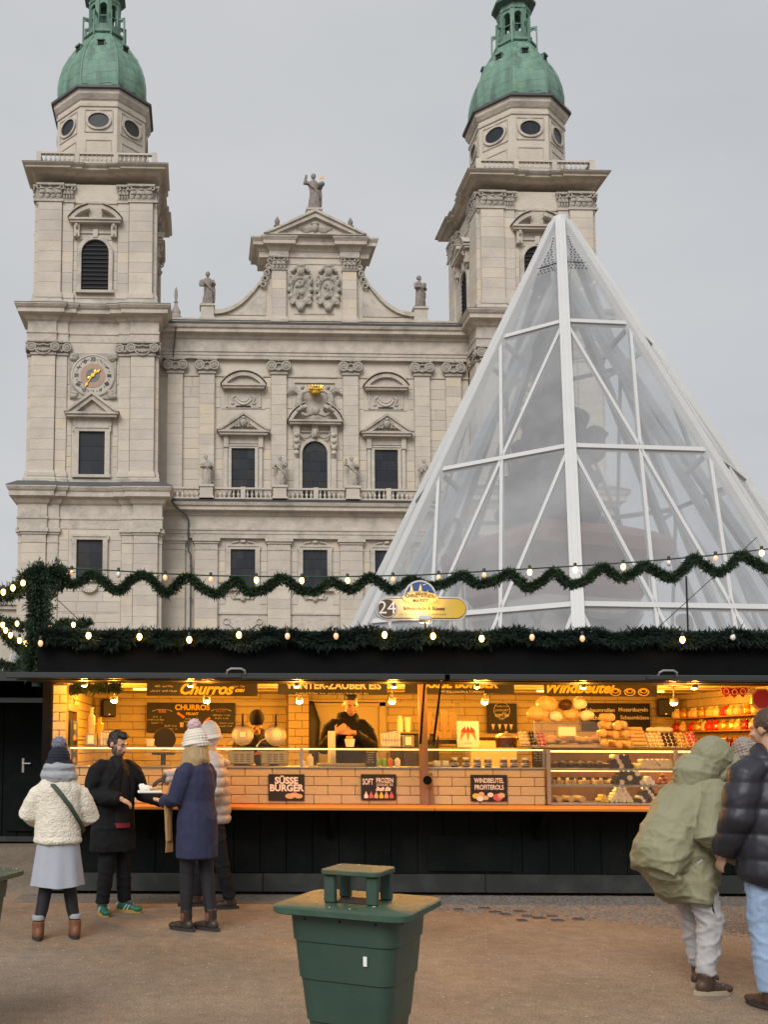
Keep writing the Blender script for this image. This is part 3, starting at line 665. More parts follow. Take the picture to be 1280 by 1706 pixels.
    for x in (-6.7,6.7):
        p=MB(); ped_tri(p,2.25,30.3,1.55,-.75,.05)
        for s in (-1,1): p.box(s*1.62-.22,s*1.62+.22,-.42,.02,29.2,30.3); p.box(s*1.62-.16,s*1.62+.16,-.3,.02,24.2,29.2)
        p.box(-1.4,1.4,-.2,.02,29.6,30.3); W('window_pediment',p,'trim',loc=(x,WY,0))
        k=MB(); k.ell((0,-.75,31.4),(.33,.25,.4)); k.ell((0,-.8,31.85),(.22,.2,.16))
        for s in (-1,1): k.tube([(s*.2,-.75,31.8),(s*.5,-.75,31.6),(s*.42,-.75,31.15),(s*.8,-.72,31.05)],.11,7); k.ell((s*.45,-.72,31.1),(.2,.15,.14))
        W('mask_relief',k,'sculpt',40,loc=(x,WY,0))
        p=MB(); ped_seg(p,2.05,34.75,1.15,-.7,.05); W('segmental_pediment',p,'trim',loc=(x,WY,0))
        p=MB(); p.box(-2.05,2.05,-.06,.02,32.95,33.05); p.box(-1.5,1.5,-.12,.02,32.9+.15,34.7); p.box(-1.62,1.62,-.16,.02,34.55,34.72)
        for s in (-1,1): p.box(s*1.56-.08,s*1.56+.08,-.17,.02,33.1,34.55)
        p.torus((0,-.14,34.15),.78,.1,n=14,k=6,a0=PI*1.1,a1=PI*1.9); p.torus((0,-.14,34.2),.55,.06,n=12,k=5,a0=PI*1.1,a1=PI*1.9)
        for s in (-1,1): p.tube([(s*.75,-.16,34.2),(s*1.05,-.16,34.0),(s*.95,-.16,33.5)],[.1,.12,.06],6); p.ell((s*1.0,-.14,33.45),(.2,.1,.12))
        W('festoon_panel',p,'trim',40,loc=(x,WY,0))
        p=MB(); p.box(-.7,.7,-.03,.02,33.12,33.24); W('panel_slot',p,'void',loc=(x,WY-.13,0))
    # centre bay: curved pediment with mask, two kneeling angels holding a gilded crown
    p=MB(); ped_seg(p,2.5,31.35,1.7,-.85,.05,gap=.9)
    for s in (-1,1):
        p.box(s*1.75-.3,s*1.75+.3,-.5,.02,29.4,31.35); p.box(s*1.75-.24,s*1.75+.24,-.3,.02,24.2,28.2)
        for z in (30.4,29.8,29.2,28.7): p.ell((s*1.75,-.5,z),(.26,.2,.24))
    p.box(-.3,.3,-.4,.02,30.2,31.35); p.box(-2.1,2.1,-.18,.02,30.75,30.9)
    W('window_pediment',p,'trim',40,loc=(0,WY,0))
    k=MB(); k.ell((0,-.95,32.55),(.42,.3,.45)); k.ell((0,-.5,30.55),(.25,.25,.45))
    for s in (-1,1): k.tube([(s*.3,-.9,32.3),(s*.9,-.9,32.1),(s*1.3,-.85,32.35)],[.2,.2,.1],7); k.torus((s*.85,-.3,30.7),.55,.09,n=12,k=6,a0=PI*1.05,a1=PI*1.95)
    W('mask_relief',k,'sculpt',40,loc=(0,WY,0))
    for s in (-1,1):
        a=MB(); a.tube([(s*1.55,-.6,33.0),(s*1.5,-.65,33.7),(s*1.25,-.65,34.4)],[.38,.34,.25],9); a.ell((s*1.2,-.7,34.85),(.2,.22,.25)); a.tube([(s*1.2,-.7,34.3),(s*.75,-.8,34.45),(s*.45,-.7,34.4)],[.13,.11,.08],6)
        a.tube([(s*1.5,-.7,33.1),(s*1.2,-.95,32.8),(s*1.75,-.8,32.5)],[.25,.22,.16],7)
        a.tube([(s*1.35,-.4,34.3),(s*1.9,-.35,34.9),(s*2.75,-.3,34.35)],[(.1,.2),(.09,.34),(.04,.1)],8,up=(0,1,0))
        put('angel_relief',blob(a,'angel',M['sculpt'],.06,2,disp=lambda c,n:.03*fbm(c,5)),T,(0,WY,0))
    g=MB(); g.lathe([(.5,-.3),(.52,.0),(.62,.25)],14)
    for i in range(9): a=PI*i/8; g.tube([(.55*cos(a),-.55*sin(a)*.5,.2),(.75*cos(a),-.5*sin(a)*.5,.55)],[.05,.02],5)
    for i in range(7): g.ell(((i-3)*.2,-.48,.05),(.09,.08,.14),nu=8,nv=6)
    W('gilded_crown',g,'gold',40,loc=(0,-.3,34.55))
    p=MB(); p.box(-1.9,1.9,.2,WY+.01,35.5,35.6); W('crown_moulding',p,'trim')
    # ornaments under the lower windows and panels
    for x in (-6.7,0,6.7):
        k=MB()
        for s in (-1,1): k.torus((s*.45,-.12,15.35),.3,.1,n=10,k=6); k.tube([(s*.5,-.12,15.1),(s*.9,-.12,15.0),(s*1.1,-.12,15.3)],.07,6); k.tube([(s*.4,-.1,20.35),(s*.9,-.12,20.25),(s*1.2,-.1,20.1)],[.1,.08,.05],6)
        k.ell((0,-.15,15.2),(.3,.2,.45)); k.ell((0,-.15,20.35),(.3,.15,.16)); W('cartouche',k,'trim',40,loc=(x,WY,0))
        p=MB(); p.box(-2.1,2.1,-.1,.02,11.2,13.55); p.box(-2.25,2.25,-.2,.02,13.55,13.75); W('panel',p,'trim',loc=(x,WY,0))
        if x:
            k=MB()
            for s in (-1,1): k.torus((s*1.5,-.14,12.9),.28,.08,n=10,k=5); k.tube([(s*1.3,-.14,12.7),(s*.7,-.16,12.25),(0,-.16,12.1)],[.08,.14,.16],6)
            W('garland_relief',k,'trim',40,loc=(x,WY,0))
    # balcony balustrade with pedestals
    for x0,x1,ps in ((-13.9,-10.75,[]),(-9.5,-4.0,[-6.75]),(-2.75,2.75,[0]),(4.0,9.5,[6.75]),(10.75,13.9,[])): balustrade(T,x0,x1,-.55,24.12,25.2,ps,sp=.4)
    for x in (-10.13,-3.38,3.38,10.13):
        q=MB(); plinth(q,1.2,24.1,25.35); W('pedestal',q,'stone',loc=(x,-.55,0))
    # gable
    GY=.35
    gb=MB(); gb.box(-4.05,4.05,GY,3.2,41.2,47.9)
    vl=[]
    for i in range(11): t=i/10; vl.append((4.05+5.5*t**1.0, 47.0-4.9*(1-(1-t)**2.2)))
    for s in (-1,1): gb.prism([(s*4.05,41.3)]+[(s*x,z) for x,z in vl]+[(s*9.55,41.3)],GY+.15,2.2)
    W('gable_wall',gb,'stone_plain')
    blocks(T,courses(-2.6,2.6,41.6,47.2,.95,[(-2.7,2.7,42.3,47.0)],rs),GY); 
    for s in (-1,1):
        c=MB(); pts=[(s*(x+.0),z+.02) for x,z in vl]; up=[(s*(x+.0),z+.42) for x,z in vl]; c.prism(pts+up[::-1],GY-.12,2.4); W('volute_coping',c,'trim')
        c=MB(); c.prism([(s*4.6,42.1),(s*4.6,45.2)]+[(s*(x+.1),max(42.1,z-.75)) for x,z in vl[3:10]],GY+.08,GY+.2); W('volute_panel',c,'trim')
        for k in range(5): t=k*.09; c=MB(); c.torus((0,0,0),.24,.1,n=10,k=6); W('scroll',c,'sculpt',40,loc=(s*(4.15+5.5*t*.35),GY-.15,47.35-t*6.5))
    pg=pil_mesh(1.35,41.3,46.4,.3).mesh('gable_pilaster',M['stone']); cg=cap_cor(1.35,1.35,.3).mesh('capital',M['sculpt'],40)
    for x in (-3.35,3.35):
        p=put('pilaster',pg,T,(x,GY,0)); put('capital',cg,p,(0,0,46.4))
    c=MB(); o=[(-5.2,3.2),(-5.2,GY),(-4.25,GY),(-4.25,GY-.3),(-2.5,GY-.3),(-2.5,GY-.05),(2.5,GY-.05),(2.5,GY-.3),(4.25,GY-.3),(4.25,GY),(5.2,GY),(5.2,3.2)]
    c.sweep(o,[(-.2,47.75),(.05,47.75),(.05,48.25),(.12,48.3),(.3,48.6),(.65,48.7),(.65,49.0),(.85,49.3),(.85,49.45),(-.2,49.5)]); W('gable_cornice',c,'trim')
    p=MB(); ped_tri(p,4.6,49.35,2.25,-.75,2.5,t=.2); W('gable_pediment',p,'trim')
    k=MB(); k.ell((0,-.5,50.3),(.36,.25,.42)); k.ell((0,-.5,50.7),(.4,.2,.16))
    for s in (-1,1):
        for j in range(5): k.tube([(s*.3,-.45,50.3-j*.06),(s*(1.0+.15*(4-j)),-.45,50.3-.11*j),(s*(1.7-.2*j),-.42,50.0-.03*j)],[.12,.12,.05],6)
    W('winged_head',k,'sculpt',40)
    p=MB(); plinth(p,1.35,51.4,52.5); W('pedestal',p,'trim',loc=(0,.6,0))
    # twin coats of arms
    for s in (-1,1):
        mb=MB(); mb.ell((0,0,44.5),(.72,.22,1.05)); mb.torus((0,-.1,44.5),.95,.16,n=20,k=7,M=Matrix.Diagonal((.9,1,1.3)))
        for i in range(14):
            a=2*PI*i/14; mb.ell((1.02*cos(a),-.12,44.5+1.5*sin(a)),(.27,.22,.27),nu=8,nv=6)
        for a in (-1,1): mb.torus((a*.85,-.2,45.6),.25,.11,n=10,k=6); mb.torus((a*.8,-.2,43.3),.2,.1,n=10,k=6); mb.tube([(a*.9,-.15,46.2),(a*.5,-.2,46.55),(0,-.22,46.6)],[.16,.2,.2],7)
        mb.ell((0,-.25,46.2),(.38,.28,.36)); mb.ell((0,-.2,46.75),(.62,.3,.16)); mb.ell((0,-.2,42.75),(.35,.22,.35))
        r3=random.Random(20+s)
        for i in range(9): mb.ell((r3.uniform(-.45,.45),-.25,44.5+r3.uniform(-.75,.75)),(r3.uniform(.08,.2),.14,r3.uniform(.12,.3)),nu=8,nv=6)
        put('coat_of_arms',blob(mb,'coat_of_arms',M['sculpt'],.055,1,disp=lambda c,n:.02*fbm(c,7)),T,(s*1.32,GY-.1,0))
    p=MB(); p.box(-1.9,1.9,GY-.06,GY+.02,42.2,42.3); p.box(-2.6,2.6,GY-.06,GY+.02,47.1,47.2); W('gable_moulding',p,'trim')
    for x in (-10.13,10.13):
        q=MB(); plinth(q,1.25,41.55,43.0); W('pedestal',q,'trim',loc=(x,.7,0))
facade()
def statue(lbl,x,y,z,h,pose,seed,mt='sculpt',rz=0.):
    o=thing('statue',lbl,'statue',floc(10.52+x,93+y,z),AF+rz); put('robed_figure',figure(h,pose,seed,.05,mt),o); 
    put('base_slab',MB().bev(-.5,.5,-.42,.42,0,.14,.03).mesh('base_slab',M[mt]),o); return o
statue('stone saint with a book on the balustrade pedestal closest to the clock tower',-10.13,-.55,25.35,2.9,3,1,rz=.2)
statue('stone saint on the balustrade between the square window and arched window, clock tower side',-3.38,-.55,25.35,2.9,2,2)
statue('stone saint with raised arm on the balustrade beside the arched window, pyramid side',3.38,-.55,25.35,2.9,1,3)
statue('stone saint on the balustrade pedestal half covered by the pyramid edge',10.13,-.55,25.35,2.75,0,4)
s_=statue('dark weathered figure of Christ with orb crowning the gable peak',0,.6,52.5,3.75,1,5,'sculpt_dark')
orb=MB(); orb.ell((.78,-.35,2.55),.26); put('orb',orb.mesh('orb',M['copper'],60),s_)
cx_=MB(); cx_.box(.75,.81,-.38,-.32,2.75,3.35); cx_.box(.55,1.01,-.38,-.32,3.1,3.17); put('cross',cx_.mesh('cross',M['gold']),s_)
statue('weathered statue holding stone tablets on the attic beside the clock tower',-10.13,.7,43.0,3.4,0,6,'sculpt_dark')
statue('weathered statue on the attic pedestal beside the tower behind the pyramid',10.13,.7,43.0,3.3,3,7,'sculpt_dark',.5)
def urn(lbl,x,z):
    mb=MB().lathe([(.4,0),(.4,.12),(.16,.2),(.14,.32),(.32,.5),(.34,.62),(.16,.74),(.22,.85),(.26,1.05),(.16,1.3),(.03,1.55)],12)
    o=tag(put('flame_urn',mb.mesh('flame_urn',M['sculpt_dark'],40),None,floc(10.52+x,93.4,z),(0,0,AF)),lbl,'urn'); 
urn('small stone flame urn on the gable slope, clock tower side',-3.5,50.3); urn('small stone flame urn on the gable slope, pyramid side',3.5,50.3)
ob_=MB().lathe([(.5,0),(.5,.5),(.42,.6),(.46,.9),(.2,1.4),(.12,1.7),(.2,1.85),(.1,2.0),(.16,2.4),(.14,2.9),(.04,3.3)],10)
tag(put('stone_pinnacle',ob_.mesh('stone_pinnacle',M['sculpt'],40),None,floc(10.52-13.1,93.6,41.5),(0,0,AF)),'slender stone pinnacle on the attic where it meets the clock tower','pinnacle')
def cpipe(pts,r=.09): return MB().tube(pts,r,7)
dp=cpipe([(-13.0,-.95,40.7),(-13.25,-.2,38.5),(-13.3,-.1,37.6)],.07)
dq=cpipe([(-13.6,-1.05,24.2),(-12.9,-.9,23.3),(-11.95,-.35,22.6),(-11.75,-.25,22.2),(-11.75,-.25,19.3),(-11.5,-.2,19.0),(-11.5,-.15,0.)],.085)
o=thing('drainpipe','thin dark drainpipe down the wall between clock tower and lower window','drainpipe',floc(10.52,93),AF)
put('pipe',dq.mesh('pipe',M['lead'],40),o)
for z in (21,18,15,12): put('bracket',MB().box(-.12,.12,-.1,.4,-.05,.05).mesh('pipe_bracket',M['lead']),o,((-11.75 if z>19 else -11.5),-.2,z))
o=tag(put('drainpipe',dp.mesh('drainpipe',M['lead'],40),None,floc(10.52,93),(0,0,AF)),'short dark gutter pipe at the clock tower end of the attic cornice','drainpipe')
# lower side wing seen past the clock tower
wg=thing('side_wing','low stone building with balustrade beside the clock tower base','building',floc(-26,96),AF)
b=MB(); b.box(-9,9.2,0,8,0,14.6); put('wall',b.mesh('wing_wall',M['stone']),wg)
b=MB(); b.box(-9.2,9.2,-.3,.0,14.2,14.6); b.box(-9.3,9.2,-.5,.1,14.6,14.9); b.box(-9.2,9.2,-.15,0,12.5,12.8); put('cornice',b.mesh('wing_cornice',M['trim']),wg)
balustrade(wg,-9,9,-.2,14.9,16.1,[-6,-3,0,3,6,8.8])
# ================================================= glass pyramid over the monument
mk('white_metal',(.54,.54,.535),.4,var=.05,vscale=3,stain=(.45,.44,.42),st_scale=1.5,st_amt=.35)
mk('grey_metal',(.36,.37,.38),.45,metal=.3,var=.1)
mk('perf_hole',(.03,.035,.045),.6)
mk('bronze',(.045,.042,.04),.55,var=.35,vscale=3,stain=(.10,.11,.10),st_scale=2,st_amt=.5)
mk('red_marble',(.27,.115,.08),.5,var=.25,vscale=2,stain=(.34,.2,.14),st_scale=1.5,st_amt=.5)
mk('pale_marble',(.42,.36,.31),.6,var=.15,vscale=2)
def glass_mat(name,haze=.3,gloss=.12,tint=(.86,.88,.89),hz=(.62,.63,.65)):
    m=bpy.data.materials.new(name); m.use_nodes=True; t=m.node_tree; N=t.nodes; l=t.links.new; N.remove(N['Principled BSDF']); o=N['Material Output']
    tr=N.new('ShaderNodeBsdfTransparent'); tr.inputs[0].default_value=(*tint,1)
    df=N.new('ShaderNodeBsdfDiffuse'); df.inputs[0].default_value=(*hz,1)
    gl=N.new('ShaderNodeBsdfGlossy'); gl.inputs['Roughness'].default_value=.04; gl.inputs[0].default_value=(.9,.9,.9,1)
    fr=N.new('ShaderNodeLayerWeight'); pw=N.new('ShaderNodeMath'); pw.operation='POWER'; pw.inputs[1].default_value=4.; l(fr.outputs['Facing'],pw.inputs[0])
    mp=N.new('ShaderNodeMath'); mp.operation='MULTIPLY_ADD'; mp.inputs[1].default_value=.6; mp.inputs[2].default_value=gloss*.3; mp.use_clamp=True; l(pw.outputs[0],mp.inputs[0])
    a=N.new('ShaderNodeMixShader'); b=N.new('ShaderNodeMixShader')
    nz=N.new('ShaderNodeTexNoise'); nz.inputs['Scale'].default_value=.5; nz.inputs['Detail'].default_value=4; tcn=N.new('ShaderNodeTexCoord'); l(tcn.outputs['Object'],nz.inputs['Vector'])
    r=N.new('ShaderNodeMapRange'); r.inputs[1].default_value=.3; r.inputs[2].default_value=.7; r.inputs[3].default_value=haze*.75; r.inputs[4].default_value=haze*1.25; l(nz.outputs[0],r.inputs[0]); l(r.outputs[0],a.inputs[0])
    l(tr.outputs[0],a.inputs[1]); l(df.outputs[0],a.inputs[2]); l(mp.outputs[0],b.inputs[0]); l(a.outputs[0],b.inputs[1]); l(gl.outputs[0],b.inputs[2]); l(b.outputs[0],o.inputs[0])
    return m
M['fog_glass']=glass_mat('fog_glass',.34)
M['perf_sheet']=glass_mat('perf_sheet',.45,.1)
def beam(p0,p1,w,d,nrm,inset=0.):
    p0=Vector(p0);p1=Vector(p1); t=(p1-p0).normalized(); n=Vector(nrm); n=(n-t*n.dot(t)).normalized(); s=t.cross(n)
    vs=[p0+t*e+s*a+n*b for e in (inset,(p1-p0).length-inset) for a in (-w/2,w/2) for b in (-d,0)]
    return MB().add(vs,[(0,1,3,2),(4,6,7,5),(0,4,5,1),(2,3,7,6),(0,2,6,4),(1,5,7,3)])
PX,PY,PHI,PK,PZ=9.675,28.28,-.305,.554,17.
PYR=thing('glass_pyramid','tall white framed glass pyramid sheltering the square monument','pyramid',(PX,PY,0))
def pyramid():
    ang=[PHI+i*PI/4 for i in range(8)]; rf=[1,1,1,1,1,1,.92,1]
    def V(i,z): a=ang[i%8]; r=PK*(PZ-z)*rf[i%8]; return Vector((r*sin(a),-r*cos(a),z))
    zs=[16.72,12.79,8.80,4.67,.45]
    W=lambda n,mb,m='white_metal',p=PYR: put(n,mb.mesh(n,M[m]),p)
    for i in range(8):
        a=ang[i]; n=Vector((sin(a),-cos(a),PK)).normalized()
        W('rib',beam(V(i,16.6)+n*.1,V(i,0)+n*.1,(.20 if i in (6,3) else .27),.22,n))
        for q in (-1,1): 
            sd=Vector((cos(a),sin(a),0))*q*.06; W('rib_seam',beam(V(i,16.5)+n*.112+sd,V(i,0)+n*.112+sd,.012,.02,n),'white_metal')
        ni=n; W('inner_strut',beam(V(i,16)-n*.75,V(i,0)-n*.75,.2,.2,n),'grey_metal')
        for lv in (12.79,8.8,4.67): W('inner_strut',beam(V(i,lv)-n*.1,V(i,lv)-n*.75,.1,.1,(0,0,1)),'grey_metal')
    for i in range(8):
        A0=V(i,0);B0=V(i+1,0); n=(B0-A0).cross(V(i,16)-A0).normalized()
        if n.z<0: n=-n
        rows=[]
        for k,z in enumerate(zs):
            kk=max(k,1); rows.append([V(i,z).lerp(V(i+1,z),j/kk) for j in range(kk+1)])
        for k in range(1,5): W('cross_bar',beam(rows[k][0]+n*.05,rows[k][-1]+n*.05,.13,.14,n,.12))
        for k in range(1,4):
            for j in range(len(rows[k])):
                for t in ((j,) if j==0 else ()) : pass
            up,dn=rows[k],rows[k+1]
            for j in range(len(up)):
                if j>0: W('diagonal_bar',beam(up[j]+n*.045,dn[j]+n*.045,.085,.1,n,.06))
                if j<len(up)-1: W('diagonal_bar',beam(up[j]+n*.045,dn[j+1]+n*.045,.085,.1,n,.06))
        def pane(pts,m='fog_glass'):
            c=sum(pts,Vector())/len(pts); q=[p+(c-p).normalized()*.03 for p in pts]; mb=MB(); k=len(q)
            mb.add([p for p in q],[tuple(range(k))]); put('glass_pane',mb.mesh('glass_pane',M[m]),PYR)
        zc=15.0; a1,b1=V(i,zc),V(i+1,zc)
        pane([V(i,16.7),V(i+1,16.7),b1,a1],'perf_sheet'); pane([a1,b1,rows[1][1],rows[1][0]])
        if i in (7,0,6):
            hl=MB()
            for r_ in range(16):
                z=16.3-r_*.1*1.02; p,q=V(i,z),V(i+1,z); L_=(q-p).length-.5; nn=int(L_/.105)
                for j in range(nn+1):
                    c=p.lerp(q,.5)+(q-p).normalized()*((j-nn/2)*.105)+n*.012; u=(q-p).normalized(); v_=n.cross(u)
                    if nn<0: continue
                    hl.add([c+u*.026*cos(t*PI/3)+v_*.026*sin(t*PI/3) for t in range(6)],[(0,1,2,3,4,5)])
            if hl.f: tag(W('perforation',hl,'perf_hole'),kind='stuff')
        for k in range(1,4):
            up,dn=rows[k],rows[k+1]
            for j in range(len(dn)-1):
                pane([up[j],dn[j+1],dn[j]]) if j<len(up) else None
                if j<len(up)-1: pane([up[j],up[j+1],dn[j+1]])
    put('apex_cap',MB().lathe([(.28,16.55),(.3,16.7),(.22,16.82),(.05,16.86)],8,ph=PHI).mesh('apex_cap',M['white_metal'],40),PYR)
    W('base_curb',MB().sweep([(V(i,0).x,V(i,0).y) for i in range(8)],[(.1,0),(.1,.4),(-.4,.42)],cap=False))
pyramid()
# monument inside: stepped base, red marble cornice, four bronze figures, cloud rock and Madonna
MON=thing('column_monument','dark bronze Madonna on a cloud rock above a red marble base inside the pyramid','monument',(PX-.35,PY+.2,0),.35)
def monument():
    W=lambda n,mb,m,s=None: put(n,mb.mesh(n,M[m],s),MON)
    b=MB(); b.bev(-3.2,3.2,-3.2,3.2,0,.5,.05); b.bev(-2.7,2.7,-2.7,2.7,.5,1.0,.05); W('steps',b,'pale_marble')
    b=MB(); b.sweep([(-1.5,-1.5),(1.5,-1.5),(1.5,1.5),(-1.5,1.5)],[(.5,1.0),(.5,1.6),(.2,1.8),(0,2.1),(-.1,3.5),(0,4.8),(.15,5.2),(.1,5.6)]); W('pedestal',b,'pale_marble')
    b=MB(); b.sweep([(-1.5,-1.5),(1.5,-1.5),(1.5,1.5),(-1.5,1.5)],[(.1,5.6),(.25,5.9),(.25,6.3),(.5,6.6),(.75,6.85),(.75,7.2),(.4,7.45),(-.2,7.7)]); W('marble_cornice',b,'red_marble')
    g=MB()
    for s in (-1,1): g.tube([(s*1.3,-1.75,5.3),(s*.7,-1.85,4.9),(0,-1.9,4.75)],[.12,.18,.2],7); g.ell((0,-1.8,3.6),(.6,.2,.8)); g.torus((0,-1.8,3.6),.75,.12,n=16,k=6)
    W('relief_garland',g,'bronze',40)
    r4=random.Random(9); c=MB()
    c.tube([(0,0,7.3),(0,0,8.6),(.05,0,10.2),(0,0,11.6)],[1.35,1.15,.95,.55],12)
    for i in range(34):
        a=r4.uniform(0,2*PI); z=r4.uniform(7.6,11.3); rr=1.25-.16*(z-7.6); c.ell((rr*cos(a),rr*sin(a),z),(r4.uniform(.3,.55),r4.uniform(.3,.55),r4.uniform(.22,.42)))
    for x,y,z in ((-1.3,-.4,9.8),(1.25,-.4,10.5),(.2,-1.2,8.5),(1.1,.5,8.4),(-1.2,.3,8.5)): c.ell((x,y,z),(.3,.3,.32)); c.ell((x*.95,y*.95,z-.45),(.36,.36,.42)); c.tube([(x,y,z-.3),(x*1.3,y*1.2,z+.1)],[.14,.08],6)
    put('cloud_rock',blob(c,'cloud_rock',M['bronze'],.1,2,disp=lambda p,n:.06*fbm(p,2.)),MON)
    put('madonna',figure(3.7,3,31,.05,'bronze'),MON,(0,0,11.4))
    h=MB(); h.torus((0,-.05,3.62+11.4),.42,.03,n=20,k=5)
    W('star_halo',h,'bronze',40)
    for k,(x,y,rz,ps) in enumerate(((-2.35,-2.35,-.6,1),(2.35,-2.35,.6,2),(2.35,2.35,2.4,1),(-2.35,2.35,-2.4,3))):
        put('corner_figure',figure(2.9,ps,40+k,.05,'bronze',wings=k%2==0),MON,(x,y,2.25),(0,0,rz)); 
        b=MB(); plinth(b,1.3,1.0,2.25); put('corner_plinth',b.mesh('corner_plinth',M['pale_marble']),MON,(x,y,0))
monument()
# ================================================= market stall
mk('black_paint',(.006,.0065,.007),.6,var=.25,vscale=2,bump=.1,bscale=30,spec=.06)
mk('dark_green',(.005,.0075,.007),.6,var=.3,vscale=1.5,stain=(.022,.022,.02),st_scale=2.5,st_amt=.4,bump=.2,bscale=25,spec=.08)
mk('base_board',(.018,.021,.02),.6,var=.25,vscale=3,stain=(.07,.068,.06),st_scale=3,st_amt=.45)
mk('rail_metal',(.05,.055,.055),.35,metal=.5)
mk('steel',(.45,.45,.44),.35,metal=.8,var=.1)
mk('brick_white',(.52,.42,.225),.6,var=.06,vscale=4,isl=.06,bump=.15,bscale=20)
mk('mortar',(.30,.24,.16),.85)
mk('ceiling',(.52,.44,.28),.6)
mk('counter_wood',(.58,.21,.025),.45,var=.15,vscale=3,stretch=(.3,6,6))
mk('post_wood',(.22,.13,.07),.6,var=.25,vscale=5,stretch=(6,6,.6))
mk('frame_wood',(.33,.14,.05),.5,var=.2,vscale=5,stretch=(4,4,.6))
mk('floor_in',(.12,.10,.08),.7)
mk('lamp_glow',(1,.8,.5),.5,emit=(1,.72,.34),estr=14)
mk('strip_glow',(1,.85,.5),.5,emit=(1,.66,.2),estr=1.7)
M['case_glass']=glass_mat('case_glass',.018,.12,(.95,.97,.95),(.8,.8,.75))
WARM=(1,.40,.042)
ST=thing('market_stall','long black market stall with white brick parapet and glowing warm interior','market stall',(0,0,0))
SX0,SX1,YF,YB=-2.0,6.75,11.4,14.8
_bk={}
def brick_me(w,d,h,m='brick_white'):
    k=(round(w,3),round(d,3),round(h,3),m)
    if k not in _bk: _bk[k]=MB().bev(0,k[0],0,k[1],0,k[2],.006).mesh('brick',M[m])
    return _bk[k]
def brick_rects(x0,x1,z0,z1,L_,H_,off=0,holes=()):
    out=[]; z=z0; r=off
    while z<z1-.012:
        h=min(H_,z1-z); x=x0-(L_*.5 if r%2 else 0)
        while x<x1-.015:
            a,b=max(x,x0),min(x+L_,x1)
            for hx0,hx1,hz0,hz1 in holes:
                if hz0<z+h-.01 and hz1>z+.01:
                    if a<hx1 and b>hx0:
                        if a<hx0: b=min(b,hx0)
                        elif b>hx1: a=max(a,hx1)
                        else: a=b
            if b-a>.02: out.append((a,b,z,z+h))
            x+=L_
        z+=H_; r+=1
    return out
def bricks(parent,rects,y,d=.03,g=.0026):
    for a,b,c,e in rects: put('brick',brick_me(b-a-2*g,d,e-c-2*g),parent,(a+g,y-d,c+g))
